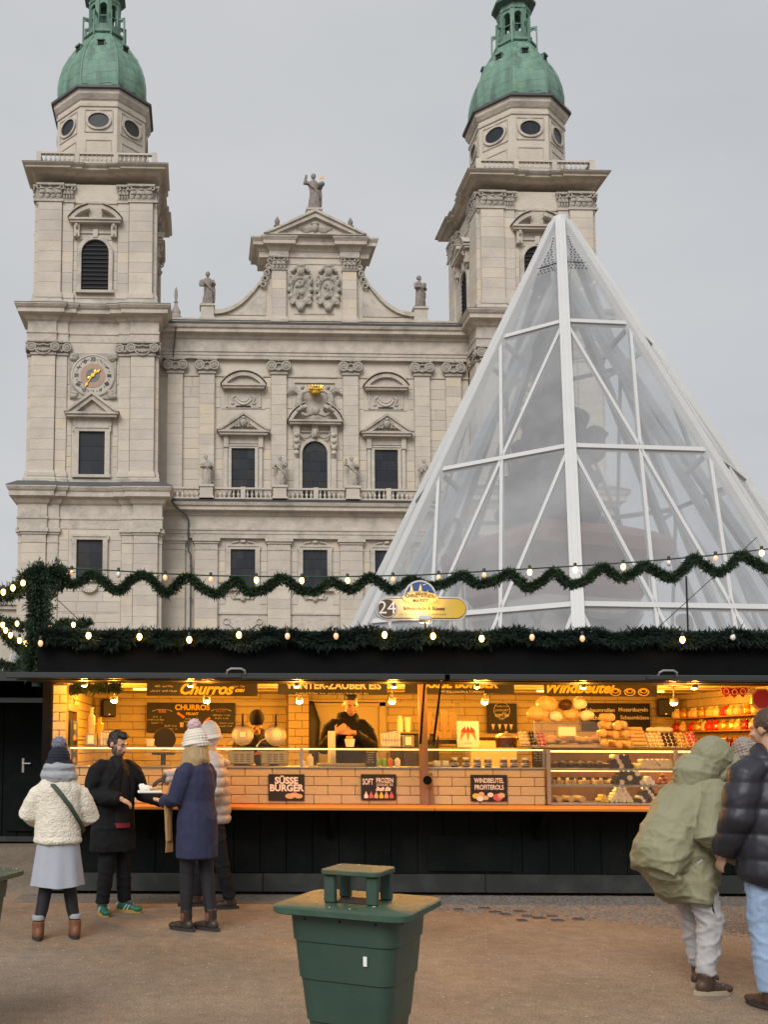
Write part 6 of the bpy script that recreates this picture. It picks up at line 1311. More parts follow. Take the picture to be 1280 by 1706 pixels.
# ================================================= people
mk('skin',(.50,.29,.20),.5,var=.08,vscale=20); mk('lip',(.36,.14,.11),.5); mk('eye_dark',(.02,.015,.012),.3); mk('hair_dark',(.014,.010,.008),.6,bump=.5,bscale=120); mk('hair_stubble',(.10,.06,.042),.7,var=.3,vscale=60); mk('hair_blond',(.42,.29,.14),.55,bump=.6,bscale=90,stretch=(6,6,.5),var=.2,vscale=30); mk('hair_brown',(.06,.035,.022),.6,bump=.5,bscale=110)
mk('fleece',(.74,.68,.56),.95,var=.10,vscale=30,bump=1.,bscale=60,sheen=.3); mk('skirt_grey',(.36,.38,.43),.8,var=.06,vscale=8,bump=.2,bscale=150); mk('tights',(.009,.0085,.012),.75); mk('boot_brown',(.17,.065,.028),.6,var=.25,vscale=12); mk('sole',(.03,.022,.018),.8); mk('navy',(.012,.013,.028),.9,bump=.6,bscale=90); mk('scarf_grey',(.33,.34,.36),.9,bump=.4,bscale=80,var=.08); mk('strap_green',(.03,.045,.028),.6); mk('pom',(.17,.17,.22),.95,bump=1.,bscale=50,var=.6,vscale=60)
mk('coat_black',(.0075,.0075,.009),.85,bump=.3,bscale=120,spec=.25); mk('sweater_black',(.011,.010,.011),.8,bump=.4,bscale=90,spec=.25); mk('red_hem',(.20,.008,.02),.8); mk('jeans_black',(.009,.009,.011),.8,spec=.25); mk('shoe_green',(.02,.14,.08),.5,var=.4,vscale=14); mk('shoe_blue',(.01,.045,.13),.5); mk('shoe_white',(.7,.7,.66),.5); mk('shoe_gum',(.45,.28,.05),.6)
mk('coat_blue',(.021,.023,.062),.85,bump=.25,bscale=110,var=.05); mk('knit_cream',(.68,.62,.53),.95,bump=.3,bscale=60); mk('pom_pink',(.60,.42,.42),.95,bump=1.,bscale=50,var=.25,vscale=60); mk('puffer_beige',(.42,.345,.295),.55,var=.05,vscale=8); mk('glove',(.055,.045,.042),.9,bump=.5,bscale=60); mk('scarf_red',(.3,.01,.03),.85); mk('tan_fringe',(.35,.2,.08),.9); mk('boot_dark',(.03,.018,.013),.45,var=.2,vscale=12); mk('elastic',(.13,.05,.025),.8)
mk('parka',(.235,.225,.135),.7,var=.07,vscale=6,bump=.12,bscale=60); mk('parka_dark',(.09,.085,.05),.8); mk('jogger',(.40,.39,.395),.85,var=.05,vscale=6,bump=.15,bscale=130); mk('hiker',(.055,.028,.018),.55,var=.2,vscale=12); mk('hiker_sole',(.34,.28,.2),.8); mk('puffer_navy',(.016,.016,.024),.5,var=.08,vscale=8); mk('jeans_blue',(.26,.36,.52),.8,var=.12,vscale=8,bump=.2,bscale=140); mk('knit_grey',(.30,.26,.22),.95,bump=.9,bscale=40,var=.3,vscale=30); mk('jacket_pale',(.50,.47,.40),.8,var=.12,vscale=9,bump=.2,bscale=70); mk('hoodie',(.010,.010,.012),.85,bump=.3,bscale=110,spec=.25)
V=Vector
def hand(mb,w,d,pn,side=1,curl=.6,s=1.):
    """palm, four bent fingers of unequal length, thumb from the side of the palm; d=pointing direction, pn=palm normal"""
    w=V(w); d=V(d).normalized(); pn=V(pn); pn=(pn-d*pn.dot(d)).normalized(); x=d.cross(pn)*side
    c=w+d*.05*s; Mx=Matrix((x,d,pn)).transposed()
    mb.ell(c,(.040*s,.052*s,.017*s),M=Mx); mb.tube([w-d*.03*s,w+d*.02*s],[.026*s,.028*s],8)
    for i,(o,l) in enumerate(((-.028,.062),(-.010,.074),(.010,.070),(.027,.054))):
        p0=w+d*.085*s+x*o*s; q=d; pts=[p0-d*.02*s,p0]
        for k in range(3):
            a=curl*(.5+.35*k); q=(q*cos(a)+pn*sin(a)).normalized(); pts.append(pts[-1]+q*l*s*(.42,.33,.25)[k])
        mb.tube(pts,[.0095*s,.0095*s,.009*s,.0085*s,.007*s],7)
    t0=w+d*.03*s-x*.034*s; t1=t0+(d*.6-x*.7+pn*.3).normalized()*.035*s; t2=t1+(d*.8-x*.15+pn*.5).normalized()*.032*s
    mb.tube([t0+x*.01*s,t1,t2],[.013*s,.011*s,.008*s],7)
def headmx(c,yaw=0.,pitch=0.,roll=0.): return Matrix.Translation(c)@Matrix.Rotation(yaw,4,'Z')@Matrix.Rotation(pitch,4,'X')@Matrix.Rotation(roll,4,'Y')
def xf(mb,Mx):
    mb.v=[tuple(Mx@V(p)) for p in mb.v]; return mb
def head_shape():
    """head about its centre, facing -y; 0.24 tall"""
    h=MB(); h.ell((0,.012,.022),(.074,.094,.098),nu=16,nv=12); h.ell((0,-.028,-.035),(.056,.064,.082),nu=14,nv=10); h.ell((0,-.05,-.085),(.032,.034,.026)); h.ell((0,-.078,.018),(.05,.022,.016))
    h.tube([(0,-.086,.012),(0,-.104,-.014),(0,-.112,-.03),(0,-.09,-.04)],[.010,.013,.016,.010],8); h.ell((0,-.088,-.062),(.024,.014,.012))
    for s in (-1,1): h.ell((s*.076,.012,-.012),(.012,.02,.032)); h.ell((s*.04,-.068,-.03),(.022,.02,.022))
    return h
def cre(amp,sc,seed=0.):
    # sharp fabric creases
    def f(c,n):
        p=V((c.x*sc[0]+seed,c.y*sc[1],c.z*sc[2])); a=1-abs(noise.noise(p))*2.2; b=1-abs(noise.noise(p*2.3+V((5,3,1))))*2.2
        return amp*(max(0,a)**3*.9+max(0,b)**3*.45-.35)+amp*.5*fbm(c,5)
    return f
def build(label,loc,rz,J,o,scale=1.):
    """J: joints in local metres (facing -y, own left = +x). o: outfit"""
    P=thing('person',label,'person',loc,rz); P.scale=(scale,)*3; X=V((1,0,0)); g=lambda k:V(J[k])
    W=lambda n,me,p=P:put(n,me,p)
    # ---- one continuous body
    b=MB(); hc=g('head'); HM=headmx(hc,*J.get('head_rot',(0,0,0)))
    b2=xf(head_shape(),HM); b.add(b2.v,b2.f)
    b.tube([g('neck')-V((0,0,.06)),g('neck'),hc+V((0,.01,-.04))],[.06,.055,.052],12)
    b.tube([g('pelvis')-V((0,0,.08)),g('pelvis'),g('waist'),g('chest'),g('neck')-V((0,0,.02))],[(.13,.09),(.14,.10),(.12,.085),(.15,.095),(.06,.05)],14,up=J.get('side',(1,0,0)))
    for s in 'lr':
        b.tube([g('sh'+s),g('el'+s),g('wr'+s)],[.048,.04,.026],10); b.tube([g('neck')-V((0,0,.05)),g('sh'+s)],[.05,.05],8)
        b.tube([g('hip'+s),g('kn'+s),g('an'+s)],[.075,.052,.036],10); b.tube([g('pelvis'),g('hip'+s)],[.1,.08],8)
        f=V(J.get('foot'+s,(0,-1,0))).normalized(); b.tube([g('an'+s),g('an'+s)+f*.06-V((0,0,.05)),g('an'+s)+f*.15-V((0,0,.06))],[.034,.033,.022],8)
        hd=J.get('hand'+s)
        if hd: hand(b,g('wr'+s),hd[0],hd[1],1 if s=='l' else -1,hd[2] if len(hd)>2 else .6)
    W('body',blob(b,'body',M['skin'],J.get('vox',.0085),2,fac=.4))
    if J.get('face'):
        for s in (-1,1):
            W('eyebrow',xf(MB().tube([(s*.016,-.098,.026),(s*.034,-.094,.032),(s*.054,-.078,.026)],[.004,.0055,.003],6),HM).mesh('eyebrow',M['hair_dark'],60)); W('eye',xf(MB().ell((s*.034,-.084,.008),(.012,.008,.0045)),HM).mesh('eye',M['eye_dark'],60))
        W('mouth',xf(MB().ell((0,-.1,-.063),(.021,.006,.0045)),HM).mesh('mouth',M['lip'],60))
    o(P,J,g,W,HM); return P
def sleeve(mb,g,s,r0=.085,r1=.075,r2=.06,cuff=.0):
    a,b,c=g('sh'+s),g('el'+s),g('wr'+s); e=c+(c-b).normalized()*cuff
    nk=g('neck'); mb.tube([a+(nk-a)*.62-V((0,0,.035)),a+(nk-a)*.25-V((0,0,.012)),a.lerp(b,.16)+(nk-a)*.03,a.lerp(b,.5),b,b.lerp(e,.5),e],[r0*.66,r0*.84,r0*.95,r0*.97,r1,(r1+r2)/2*1.04,r2],14)
def wr(amp,sc=(7,7,14),seed=0.): return lambda c,n:amp*fbm(V((c.x*sc[0]+seed,c.y*sc[1],c.z*sc[2])),1.,3)
def trousers(W,J,g,mat_,r=(.105,.078,.062),low=.04,amp=.006,name='trousers',vox=.013):
    mb=MB()
    for s in 'lr':
        a,k,n=g('hip'+s),g('kn'+s),g('an'+s); mb.tube([a+V((0,0,.05)),a,a.lerp(k,.5),k,k.lerp(n,.55),n+V((0,0,low))],[r[0]*.95,r[0],r[0]*.92,r[1],(r[1]+r[2])/2,r[2]],12)
    mb.ell(g('pelvis'),(.165,.12,.13)); return W(name,blob(mb,name,M[mat_],vox*.85,3,disp=cre(amp*1.1,(6,6,9),2.)))
def shoes(W,J,g,mat_,solem,L_=.27,high=.0,h=.06):
    out=[]
    for s in 'lr':
        a=g('an'+s); f=V(J.get('foot'+s,(0,-1,0))); f.z=0; f.normalize(); zb=a.z-.085; c=V((a.x,a.y,zb)); sd=V((-f.y,f.x,0)); Mx=Matrix((sd,f,V((0,0,1)))).transposed()
        mb=MB(); mb.ell(c+V((0,0,.05))-f*.02,(.042,.06,.055),M=Mx); mb.ell(c+f*.07+V((0,0,.042)),(.043,.085,.04),M=Mx); mb.ell(c+f*.14+V((0,0,.034)),(.045,.06,.032),M=Mx); mb.tube([c+V((0,0,.03)),a+V((0,0,.01+high))],[.05,.055],10)
        q=W('shoe',blob(mb,'shoe',M[mat_],.009,2)); sm=MB()
        for dz,e in ((0,1.),(.026,1.02)): pass
        n=20; ring=[]
        for i in range(n):
            t=2*PI*i/n; y=cos(t); x=sin(t); ring.append((x*(.048 if y>-.2 else .043),.045+y*.145))
        vs=[c+sd*x+f*y+V((0,0,z)) for z in (0,.028) for x,y in ring]; sm.add(vs,[tuple(range(n)),tuple(range(2*n-1,n-1,-1))]+[(i,(i+1)%n,n+(i+1)%n,n+i) for i in range(n)])
        put('sole',sm.mesh('sole',M[solem],50),q); out.append((q,c,f,sd))
    return out
def hat(W,HM,m,pom=None,cuff=True,amp=.004,rib=40,tall=.0,name='wool_hat',pr=.055):
    mb=MB(); mb.ell((0,.014,.035),(.094,.112,.112+tall),nu=18,nv=12); mb.ell((0,.022,.0),(.09,.108,.06))
    if cuff: mb.torus((0,.014,.0),.096,.02,n=24,k=8,M=Matrix.Rotation(PI/2,3,'X')@Matrix.Diagonal((1,1,1.1)))
    def dsp(c,n): l_=HM.inverted()@c; return amp*(abs(sin(math.atan2(l_.x,l_.y)*rib/2))+.8*sin(l_.z*260)) if l_.z>-.02 else 0
    xf(mb,HM@Matrix.Translation((0,.0,.012))@Matrix.Rotation(-.12,4,'X')); q=W(name,blob(mb,name,M[m],.007,1,disp=dsp))
    if pom:
        pm=MB().ell(HM@V((0,.03,.165+tall)),pr,nu=16,nv=10); put('pompom',blob(pm,'pompom',M[pom],.008,0,disp=lambda c,n:.012*noise.noise(c*90)+.006),q)
    return q
ST_={'pelvis':(0,0,.95),'waist':(0,0,1.08),'chest':(0,-.01,1.3),'neck':(0,.01,1.47),'head':(0,-.015,1.625),'shl':(.185,.01,1.41),'shr':(-.185,.01,1.41),'ell':(.23,.03,1.13),'elr':(-.23,.03,1.13),'wrl':(.23,-.06,.89),'wrr':(-.23,-.06,.89),'hipl':(.09,0,.92),'hipr':(-.09,0,.92),'knl':(.10,-.02,.5),'knr':(-.10,-.02,.5),'anl':(.10,.02,.085),'anr':(-.10,.02,.085)}
def JJ(scale=1.,**k):
    d={a:tuple(V(b)*scale) for a,b in ST_.items()}; d.update(k); return d
# ---- woman in white fleece seen from behind
def o_fleece(P,J,g,W,HM):
    mb=MB(); mb.tube([(0,.01,.80),(0,.01,.86),(0,.0,1.0),(0,.0,1.15),(0,.01,1.27),(0,.015,1.35),(0,.01,1.40)],[(.185,.15),(.20,.165),(.20,.165),(.205,.16),(.205,.15),(.15,.12),(.08,.08)],16,up=(1,0,0)); mb.torus((0,.01,.825),.18,.03,n=20,k=8,M=Matrix.Rotation(PI/2,3,'X')@Matrix.Diagonal((1,1,.84)))
    for s in 'lr': sleeve(mb,g,s,.088,.092,.08,.02)
    W('fleece_jacket',blob(mb,'fleece_jacket',M['fleece'],.010,3,disp=lambda c,n:.0035*noise.noise(c*75)+.009*fbm(c,5)+.004*fbm(c,16)))
    sk=MB(); n=40
    rings=[]
    for z,r in ((.88,.165),(.75,.185),(.6,.205),(.445,.225)): rings.append([( (r+ (.014*sin(9*t)*(.9-z)*1.6))*cos(t), (r*.82+(.014*sin(9*t+1)*(.9-z)*1.6))*sin(t)+.01, z+.008*sin(3*t)) for t in [2*PI*i/n for i in range(n)]])
    for r_ in (rings,): sk.add([p for q in rings for p in q],[(j*n+i,j*n+(i+1)%n,(j+1)*n+(i+1)%n,(j+1)*n+i) for j in range(3) for i in range(n)])
    W('skirt',sk.mesh('skirt',M['skirt_grey'],80)); trousers(W,J,g,'tights',(.088,.062,.046),.05,.001,'tights')
    for q,c,f,sd in shoes(W,J,g,'boot_brown','sole',high=.06):
        put('sock_cuff',MB().lathe([(.052,0),(.056,.02),(.05,.04)],14).mesh('sock_cuff',M['scarf_grey'],40),q,c+V((0,0,.165)))
    hat(W,HM,'navy','pom',pr=.06)
    s_=MB(); s_.torus((0,.0,1.375),.115,.05,n=22,k=9,M=Matrix.Rotation(PI/2-.15,3,'X')); s_.torus((0,.0,1.43),.1,.045,n=22,k=9,M=Matrix.Rotation(PI/2+.2,3,'X')); W('scarf',blob(s_,'scarf',M['scarf_grey'],.011,2,disp=wr(.012,(9,9,22))))
p=gnd(107,1563); ph=gnd(78,1567)
FZ=build('woman in white fleece jacket, grey skirt and navy pompom hat seen from behind',(p.x-.07,p.y,0),PI+.25,
 JJ(.90,head=(-.0,-.02,1.475),head_rot=(-.25,.05,0),neck=(0,.01,1.33),shl=(.175,.0,1.235),shr=(-.175,.0,1.235),ell=(.245,-.02,1.06),elr=(-.27,-.02,1.03),wrl=(.16,-.22,1.0),wrr=(-.17,-.25,.98),handl=((-.5,-.6,.1),(0,0,-1)),handr=((.5,-.6,.1),(0,0,-1)),anl=(-.155+.0,.02,.085),knl=(-.10,-.01,.45),hipl=(-.07,0,.83),anr=(.155,.03,.085),knr=(.09,-.01,.45),hipr=(.07,0,.83)),o_fleece)
bagp=thing('shoulder_bag','dark green bag strap slung across the white fleece jacket','bag',FZ.location,PI+.25)
sp=[V((.12,.06,1.36)),V((.03,.175,1.26)),V((-.08,.188,1.12)),V((-.17,.16,.98)),V((-.215,.06,.90)),V((-.21,-.1,.86))]
put('strap',MB().tube(sp,[(.02,.006)]*6,8,up=(-.6,-.2,.75)).mesh('strap',M['strap_green'],40),bagp); put('pouch',MB().bev(-.2,0.,-.32,-.22,.72,.9,.03).mesh('pouch',M['strap_green']),bagp)
# ---- man in black coat
def o_man(P,J,g,W,HM):
    mb=MB(); mb.tube([(0,.02,.60),(0,.02,.75),(0,.01,.95),(0,.0,1.12),(0,0,1.3),(0,.005,1.42),(0,.01,1.49)],[(.25,.19),(.245,.18),(.225,.165),(.215,.155),(.235,.155),(.19,.125),(.08,.08)],16,up=(1,0,0))
    for s in 'lr': sleeve(mb,g,s,.092,.082,.066,.0)
    coat=blob(mb,'overcoat',M['coat_black'],.012,3,disp=cre(.009,(5,5,5))); W('overcoat',coat)
    sw=MB(); sw.tube([(0,-.10,.86),(.0,-.11,1.1),(0,-.105,1.32),(0,-.05,1.45),(0,-.01,1.52)],[(.1,.085),(.105,.075),(.10,.075),(.075,.07),(.066,.066)],12,up=(1,0,0)); W('sweater',blob(sw,'sweater',M['sweater_black'],.011,2,disp=wr(.006)))
    W('shirt_hem',MB().tube([(0,-.10,.835),(0,-.10,.88)],[(.104,.088),(.104,.088)],16,up=(1,0,0)).mesh('shirt_hem',M['red_hem'],40))
    lp=MB()
    for s in (-1,1): lp.prism([(s*.045,1.46),(s*.13,1.36),(s*.10,1.3),(s*.115,1.27),(s*.075,1.02),(s*.07,1.25)],-.185,-.165)
    W('lapels',lp.mesh('lapels',M['coat_black']))
    trousers(W,J,g,'jeans_black',(.1,.08,.068),.02,.007)
    for q,c,f,sd in shoes(W,J,g,'shoe_green','shoe_gum'):
        up=V((0,0,1))
        for k,(a,b_) in enumerate(((.0,.09),(.03,.11))):
            for e in (-1,1): put('side_stripe',MB().tube([c+sd*e*.047+f*(.02+.035*k)+up*.03,c+sd*e*.043+f*(.05+.035*k)+up*.075],.005,6).mesh('side_stripe',M['shoe_white'],40),q)
        put('lace_panel',MB().ell(c+f*.075+up*.072,(.026,.026,.016)).mesh('lace_panel',M['shoe_blue'],60),q); put('heel_tab',MB().ell(c-f*.065+up*.06,(.028,.02,.03)).mesh('heel_tab',M['shoe_white'],60),q)
    h=MB(); h.ell((0,.03,.055),(.082,.094,.082),nu=16,nv=10); h.ell((0,-.025,.098),(.066,.07,.04)); h.ell((0,.07,.0),(.07,.05,.07)); W('hair',blob(xf(h,HM),'hair',M['hair_dark'],.008,1,disp=lambda c,n:.007*noise.noise(c*60)))
    sd_=MB()
    for s in (-1,1): sd_.ell((s*.062,.02,.03),(.018,.062,.05))
    sd_.ell((0,.075,-.005),(.06,.036,.06)); W('side_hair',blob(xf(sd_,HM),'side_hair',M['hair_brown'],.007,1,disp=lambda c,n:.002*noise.noise(c*120)))
    bd=MB(); bd.ell((0,-.045,-.082),(.052,.05,.045)); 
    for s in (-1,1): bd.ell((s*.052,-.015,-.05),(.016,.035,.05))
    bd.ell((0,-.096,-.052),(.03,.012,.007)); W('beard',blob(xf(bd,HM),'beard',M['hair_stubble'],.007,1,disp=lambda c,n:.003*noise.noise(c*120)))
p=gnd(188,1521)
MJ=JJ(1.0,head=(.0,-.045,1.645),head_rot=(.25,.32,0),face=True,neck=(0,.0,1.48),shl=(.2,.0,1.42),shr=(-.2,.01,1.42),elr=(-.27,.03,1.15),wrr=(-.12,-.27,1.12),handr=((.55,-.45,-.35),(.3,.2,-1),.8),ell=(.30,-.06,1.14),wrl=(.30,-.37,1.10),handl=((.05,-1,.05),(0,0,1),.35),footl=(.5,-1,0),footr=(-.35,-1,0),anl=(.13,.0,.085),anr=(-.13,.0,.085))
build('bearded man in open black overcoat and green trainers looking down at the food',(p.x,p.y,0),.72,MJ,o_man)
# ---- woman in blue coat
def o_blue(P,J,g,W,HM):
    mb=MB(); mb.tube([(0,.01,.64),(0,.01,.8),(0,.01,.98),(0,.0,1.14),(0,0,1.3),(0,.01,1.42),(0,.01,1.5)],[(.215,.175),(.21,.17),(.205,.165),(.185,.145),(.2,.145),(.165,.115),(.075,.075)],16,up=(1,0,0))
    for s in 'lr': sleeve(mb,g,s,.085,.075,.058,.0)
    mb.torus((0,.01,1.485),.075,.026,n=18,k=8,M=Matrix.Rotation(PI/2-.2,3,'X')); W('wool_coat',blob(mb,'wool_coat',M['coat_blue'],.011,3,disp=cre(.007,(5,5,4),3.)))
    W('coat_vent',MB().tube([(.0,.181,.66),(.0,.183,.95)],.004,5).mesh('coat_vent',M['navy']))
    trousers(W,J,g,'tights',(.088,.066,.05),.06,.002,'leggings')
    for q,c,f,sd in shoes(W,J,g,'boot_dark','sole',high=.10):
        for e in (-1,1): put('elastic_gusset',MB().ell(c+sd*e*.05+V((0,0,.12)),(.022,.022,.045)).mesh('elastic_gusset',M['elastic'],60),q)
    h=MB()
    for i in range(9): a=-1.9+i*.32+PI/2; h.tube([(.075*cos(a),.02+.085*sin(a)*.9,.0),(.10*cos(a),.03+.10*sin(a)*.8,-.12),(.13*cos(a)-.02,.0+.10*sin(a)*.6,-.26),(.12*cos(a)-.03,-.03+.08*sin(a)*.5,-.36)],[.03,.034,.03,.012],7)
    for s in (-1,1): h.tube([(s*.075,-.03,-.01),(s*.095,-.05,-.15),(s*.10,-.085,-.32),(s*.09,-.09,-.42)],[.028,.034,.032,.012],7)
    W('hair',blob(xf(h,headmx(HM.translation,.2,0,0)),'hair',M['hair_blond'],.010,1,disp=lambda c,n:.008*fbm(V((c.x*30,c.y*30,c.z*5)),1.)))
    hat(W,HM,'knit_cream','pom_pink',tall=.01,amp=.006,rib=26,pr=.058)
    sf=MB().tube([(.13,-.17,1.3),(.17,-.19,1.1),(.17,-.18,.9),(.17,-.17,.78)],[(.05,.02),(.055,.02),(.05,.02),(.05,.015)],10); W('scarf_end',blob(sf,'scarf_end',M['tan_fringe'],.01,1,disp=wr(.006,(40,40,5))))
    for i in range(6): W('fringe',MB().tube([(.13+.016*i,-.17,.79),(.128+.018*i,-.17,.69)],.005,5).mesh('fringe',M['tan_fringe']))
p=gnd(326,1550)
build('woman in navy blue coat and cream pompom hat with long blond hair',(p.x,p.y-.02,0),R(-128),
 JJ(1.01,head=(0,-.03,1.635),head_rot=(.1,.18,0),neck=(0,.01,1.49),shl=(.175,.0,1.42),shr=(-.175,.0,1.42),ell=(.22,-.06,1.16),wrl=(.14,-.27,1.13),elr=(-.22,-.06,1.16),wrr=(-.08,-.29,1.13),handl=((-.3,-1,.05),(0,0,1),.3),handr=((.1,-1,.1),(.5,0,-.5),.5),anl=(.06,-.06,.085),anr=(-.09,.1,.085),knl=(.07,-.05,.5),knr=(-.09,.05,.5)),o_blue)
# ---- person in beige puffer behind her
def quilt(z0,st,amp): return lambda c,n:amp*(abs(sin((c.z-z0)/st*PI))**.6)-amp*.5+.004*fbm(c,14)
def o_beige(P,J,g,W,HM):
    mb=MB(); mb.tube([(0,.01,.84),(0,.01,.9),(0,.01,1.1),(0,0,1.3),(0,.01,1.43),(0,.01,1.52)],[(.2,.17),(.215,.185),(.215,.18),(.23,.17),(.19,.13),(.095,.095)],16,up=(1,0,0))
    for s in 'lr': sleeve(mb,g,s,.10,.09,.07)
    mb.torus((0,.04,1.5),.1,.05,n=18,k=8,M=Matrix.Rotation(PI/2-.5,3,'X')); W('puffer_jacket',blob(mb,'puffer_jacket',M['puffer_beige'],.012,2,disp=quilt(.84,.095,.022)))
    W('sleeve_badge',MB().bev(.19,.24,.06,.1,1.24,1.27,.004).mesh('sleeve_badge',M['navy'])); W('scarf',blob(MB().torus((0,-.0,1.49),.075,.04,n=18,k=8,M=Matrix.Rotation(PI/2,3,'X')),'scarf',M['scarf_red'],.01,1,disp=wr(.01)))
    trousers(W,J,g,'jeans_black',(.1,.08,.065),.02,.009); shoes(W,J,g,'boot_dark','sole',high=.04); hat(W,HM,'knit_cream',None,tall=.03,amp=.004,rib=50)
    gl=MB(); hand(gl,g('wrr'),(.25,-1,-.5),(0,-.3,-1),-1,.5,1.15); W('glove',blob(gl,'glove',M['glove'],.008,1))
p=gnd(335,1513)
build('person in beige puffer jacket and pale beanie reaching out a grey glove',(p.x+.10,p.y+.05,0),R(-82),
 JJ(1.04,head=(0,-.03,1.70),head_rot=(.1,.2,0),neck=(0,.01,1.54),shl=(.2,0,1.47),shr=(-.2,.0,1.47),elr=(-.2,-.25,1.32),wrr=(-.13,-.47,1.30),handr=((.25,-1,-.5),(0,-.3,-1),.5),ell=(.25,.0,1.18),wrl=(.22,-.2,1.02),handl=((0,-1,0),(0,0,-1)),anl=(.1,.17,.085),knl=(.1,.08,.5),anr=(-.1,-.14,.085),knr=(-.1,-.1,.52)),o_beige)
# food held between them
q=at(252,1319,9.75); o=thing('paper_tray','white paper tray with napkin and churros held between man and woman','tray',q,.1)
put('tray',MB().bev(-.13,.1,-.07,.07,-.012,.012,.006).mesh('food_tray',M['paper']),o); put('napkin',blob(MB().ell((-.05,-.02,.03),(.06,.045,.03)).ell((-.09,.0,.045),(.03,.03,.035)),'napkin',M['paper'],.008,1,disp=lambda c,n:.012*noise.noise(c*40)),o)
for i in range(3): put('churro',MB().tube([(-.02,-.05+.04*i,.025),(.09,-.04+.03*i,.04)],.012,7).mesh('churro',M['dough'],40),o)
# ---- bending man in olive parka (faces +x: built facing -y, turned)
def o_parka(P,J,g,W,HM):
    mb=MB(); mb.tube([(0,.46,.80),(0,.41,.90),(0,.31,1.03),(0,.2,1.17),(0,.09,1.30),(0,.02,1.40),(0,-.0,1.46)],[(.19,.09),(.205,.17),(.205,.20),(.2,.19),(.195,.165),(.15,.125),(.1,.1)],16,up=(1,0,0))
    mb.tube([(0,.22,.60),(0,.2,.74),(0,.16,.95),(0,.08,1.15)],[(.225,.12),(.24,.165),(.225,.18),(.19,.16)],14,up=(1,0,0)); mb.tube([(0,.45,.83),(0,.34,.72),(0,.25,.62)],[(.18,.05),(.185,.08),(.18,.06)],12,up=(1,0,0))
    mb.ell((0,.2,.93),(.235,.16,.2)); mb.ell((0,.13,.8),(.225,.12,.18))
    for s in 'lr': sleeve(mb,g,s,.10,.095,.065,.0)
    W('parka',blob(mb,'parka',M['parka'],.010,3,disp=cre(.013,(5,5,6.5))))
    hd=MB(); hd.ell((0,.02,.02),(.125,.15,.145),nu=18,nv=12); hd.torus((0,-.09,-.01),.11,.035,n=20,k=8,M=Matrix.Rotation(.25,3,'X')); hd.tube([(0,.09,-.06),(0,.10,-.16),(0,.06,-.22)],[.13,.15,.14],12); W('hood',blob(xf(hd,HM),'hood',M['parka'],.009,2,disp=cre(.010,(9,9,11),4.)))
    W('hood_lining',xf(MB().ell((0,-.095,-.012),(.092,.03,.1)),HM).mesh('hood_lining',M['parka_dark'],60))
    0 and W('seam',MB().tube([(-.212,.45,.98),(-.222,.3,.86),(-.21,.2,.7)],.005,6).mesh('seam',M['parka_dark'])); 0 and W('zip',MB().tube([(-.1,-.0,.95),(-.1,.03,.75)],.008,6).mesh('zip',M['sole'])); W('drawcord',MB().tube([(-.19,.16,.63),(-.2,.15,.54)],.006,6).mesh('drawcord',M['sole']))
    trousers(W,J,g,'jogger',(.112,.088,.06),.045,.014,'joggers')
    for q_,c,f,sd in shoes(W,J,g,'hiker','hiker_sole',high=.045):
        for k in range(4): put('lace',MB().tube([c+f*(.035+.022*k)+sd*.03+V((0,0,.108-.014*k)),c+f*(.04+.022*k)-sd*.03+V((0,0,.108-.014*k))],.004,5).mesh('lace',M['hiker_sole']),q_)
p=gnd(1190,1648)
build('person in olive hooded parka and grey joggers bending towards the pastry case',(p.x-.01,p.y,0),R(108),
 JJ(1.0,head=(.0,-.07,1.545),head_rot=(0,.5,0),neck=(0,.0,1.42),chest=(0,.1,1.26),waist=(0,.2,1.08),pelvis=(0,.25,.92),shl=(.19,.07,1.345),shr=(-.19,.07,1.345),ell=(.29,.2,1.07),elr=(-.31,.27,1.07),wrl=(.24,-.1,.93),wrr=(-.28,-.03,.90),handl=((-.2,-1,-.4),(0,.3,-1),.6),handr=((.2,-1,-.4),(0,.3,-1),.6),hipl=(.1,.2,.88),hipr=(-.1,.2,.88),knl=(.11,.04,.47),knr=(-.11,.1,.46),anl=(.11,.0,.085),anr=(-.11,.15,.085),footl=(.25,-1,0),footr=(-.1,-1,0)),o_parka)
# ---- man in dark puffer at the picture edge, from behind
def o_navy(P,J,g,W,HM):
    mb=MB(); mb.tube([(0,.0,.78),(0,.01,.84),(0,.01,1.05),(0,0,1.3),(0,.01,1.46),(0,.01,1.58)],[(.235,.18),(.26,.205),(.26,.2),(.27,.19),(.22,.15),(.1,.1)],16,up=(1,0,0))
    for s in 'lr': sleeve(mb,g,s,.115,.10,.075)
    mb.torus((0,.05,1.56),.12,.055,n=20,k=8,M=Matrix.Rotation(PI/2-.5,3,'X')); W('puffer_jacket',blob(mb,'puffer_jacket',M['puffer_navy'],.013,2,disp=quilt(.78,.16,.016)))
    trousers(W,J,g,'jeans_blue',(.115,.09,.075),.02,.009,'jeans'); shoes(W,J,g,'hiker','sole',high=.03)
    h=MB(); h.ell((0,.025,.035),(.086,.10,.098),nu=16,nv=10); h.ell((0,.07,-.03),(.066,.045,.06)); W('hair',blob(xf(h,HM),'hair',M['hair_brown'],.008,1,disp=lambda c,n:.006*noise.noise(c*70)))
build('man in dark quilted puffer jacket and light blue jeans seen from behind',(3.55,6.62,0),PI+.35,
 JJ(1.07,head=(0,-.03,1.765),head_rot=(.15,.1,0),neck=(0,.01,1.59),shl=(.215,0,1.5),shr=(-.215,0,1.5),ell=(.30,.0,1.2),elr=(-.30,.0,1.2),wrl=(.28,-.14,.96),wrr=(-.28,-.14,.96),handl=((0,-.5,-1),(-1,0,0)),handr=((0,-.5,-1),(1,0,0))),o_navy)
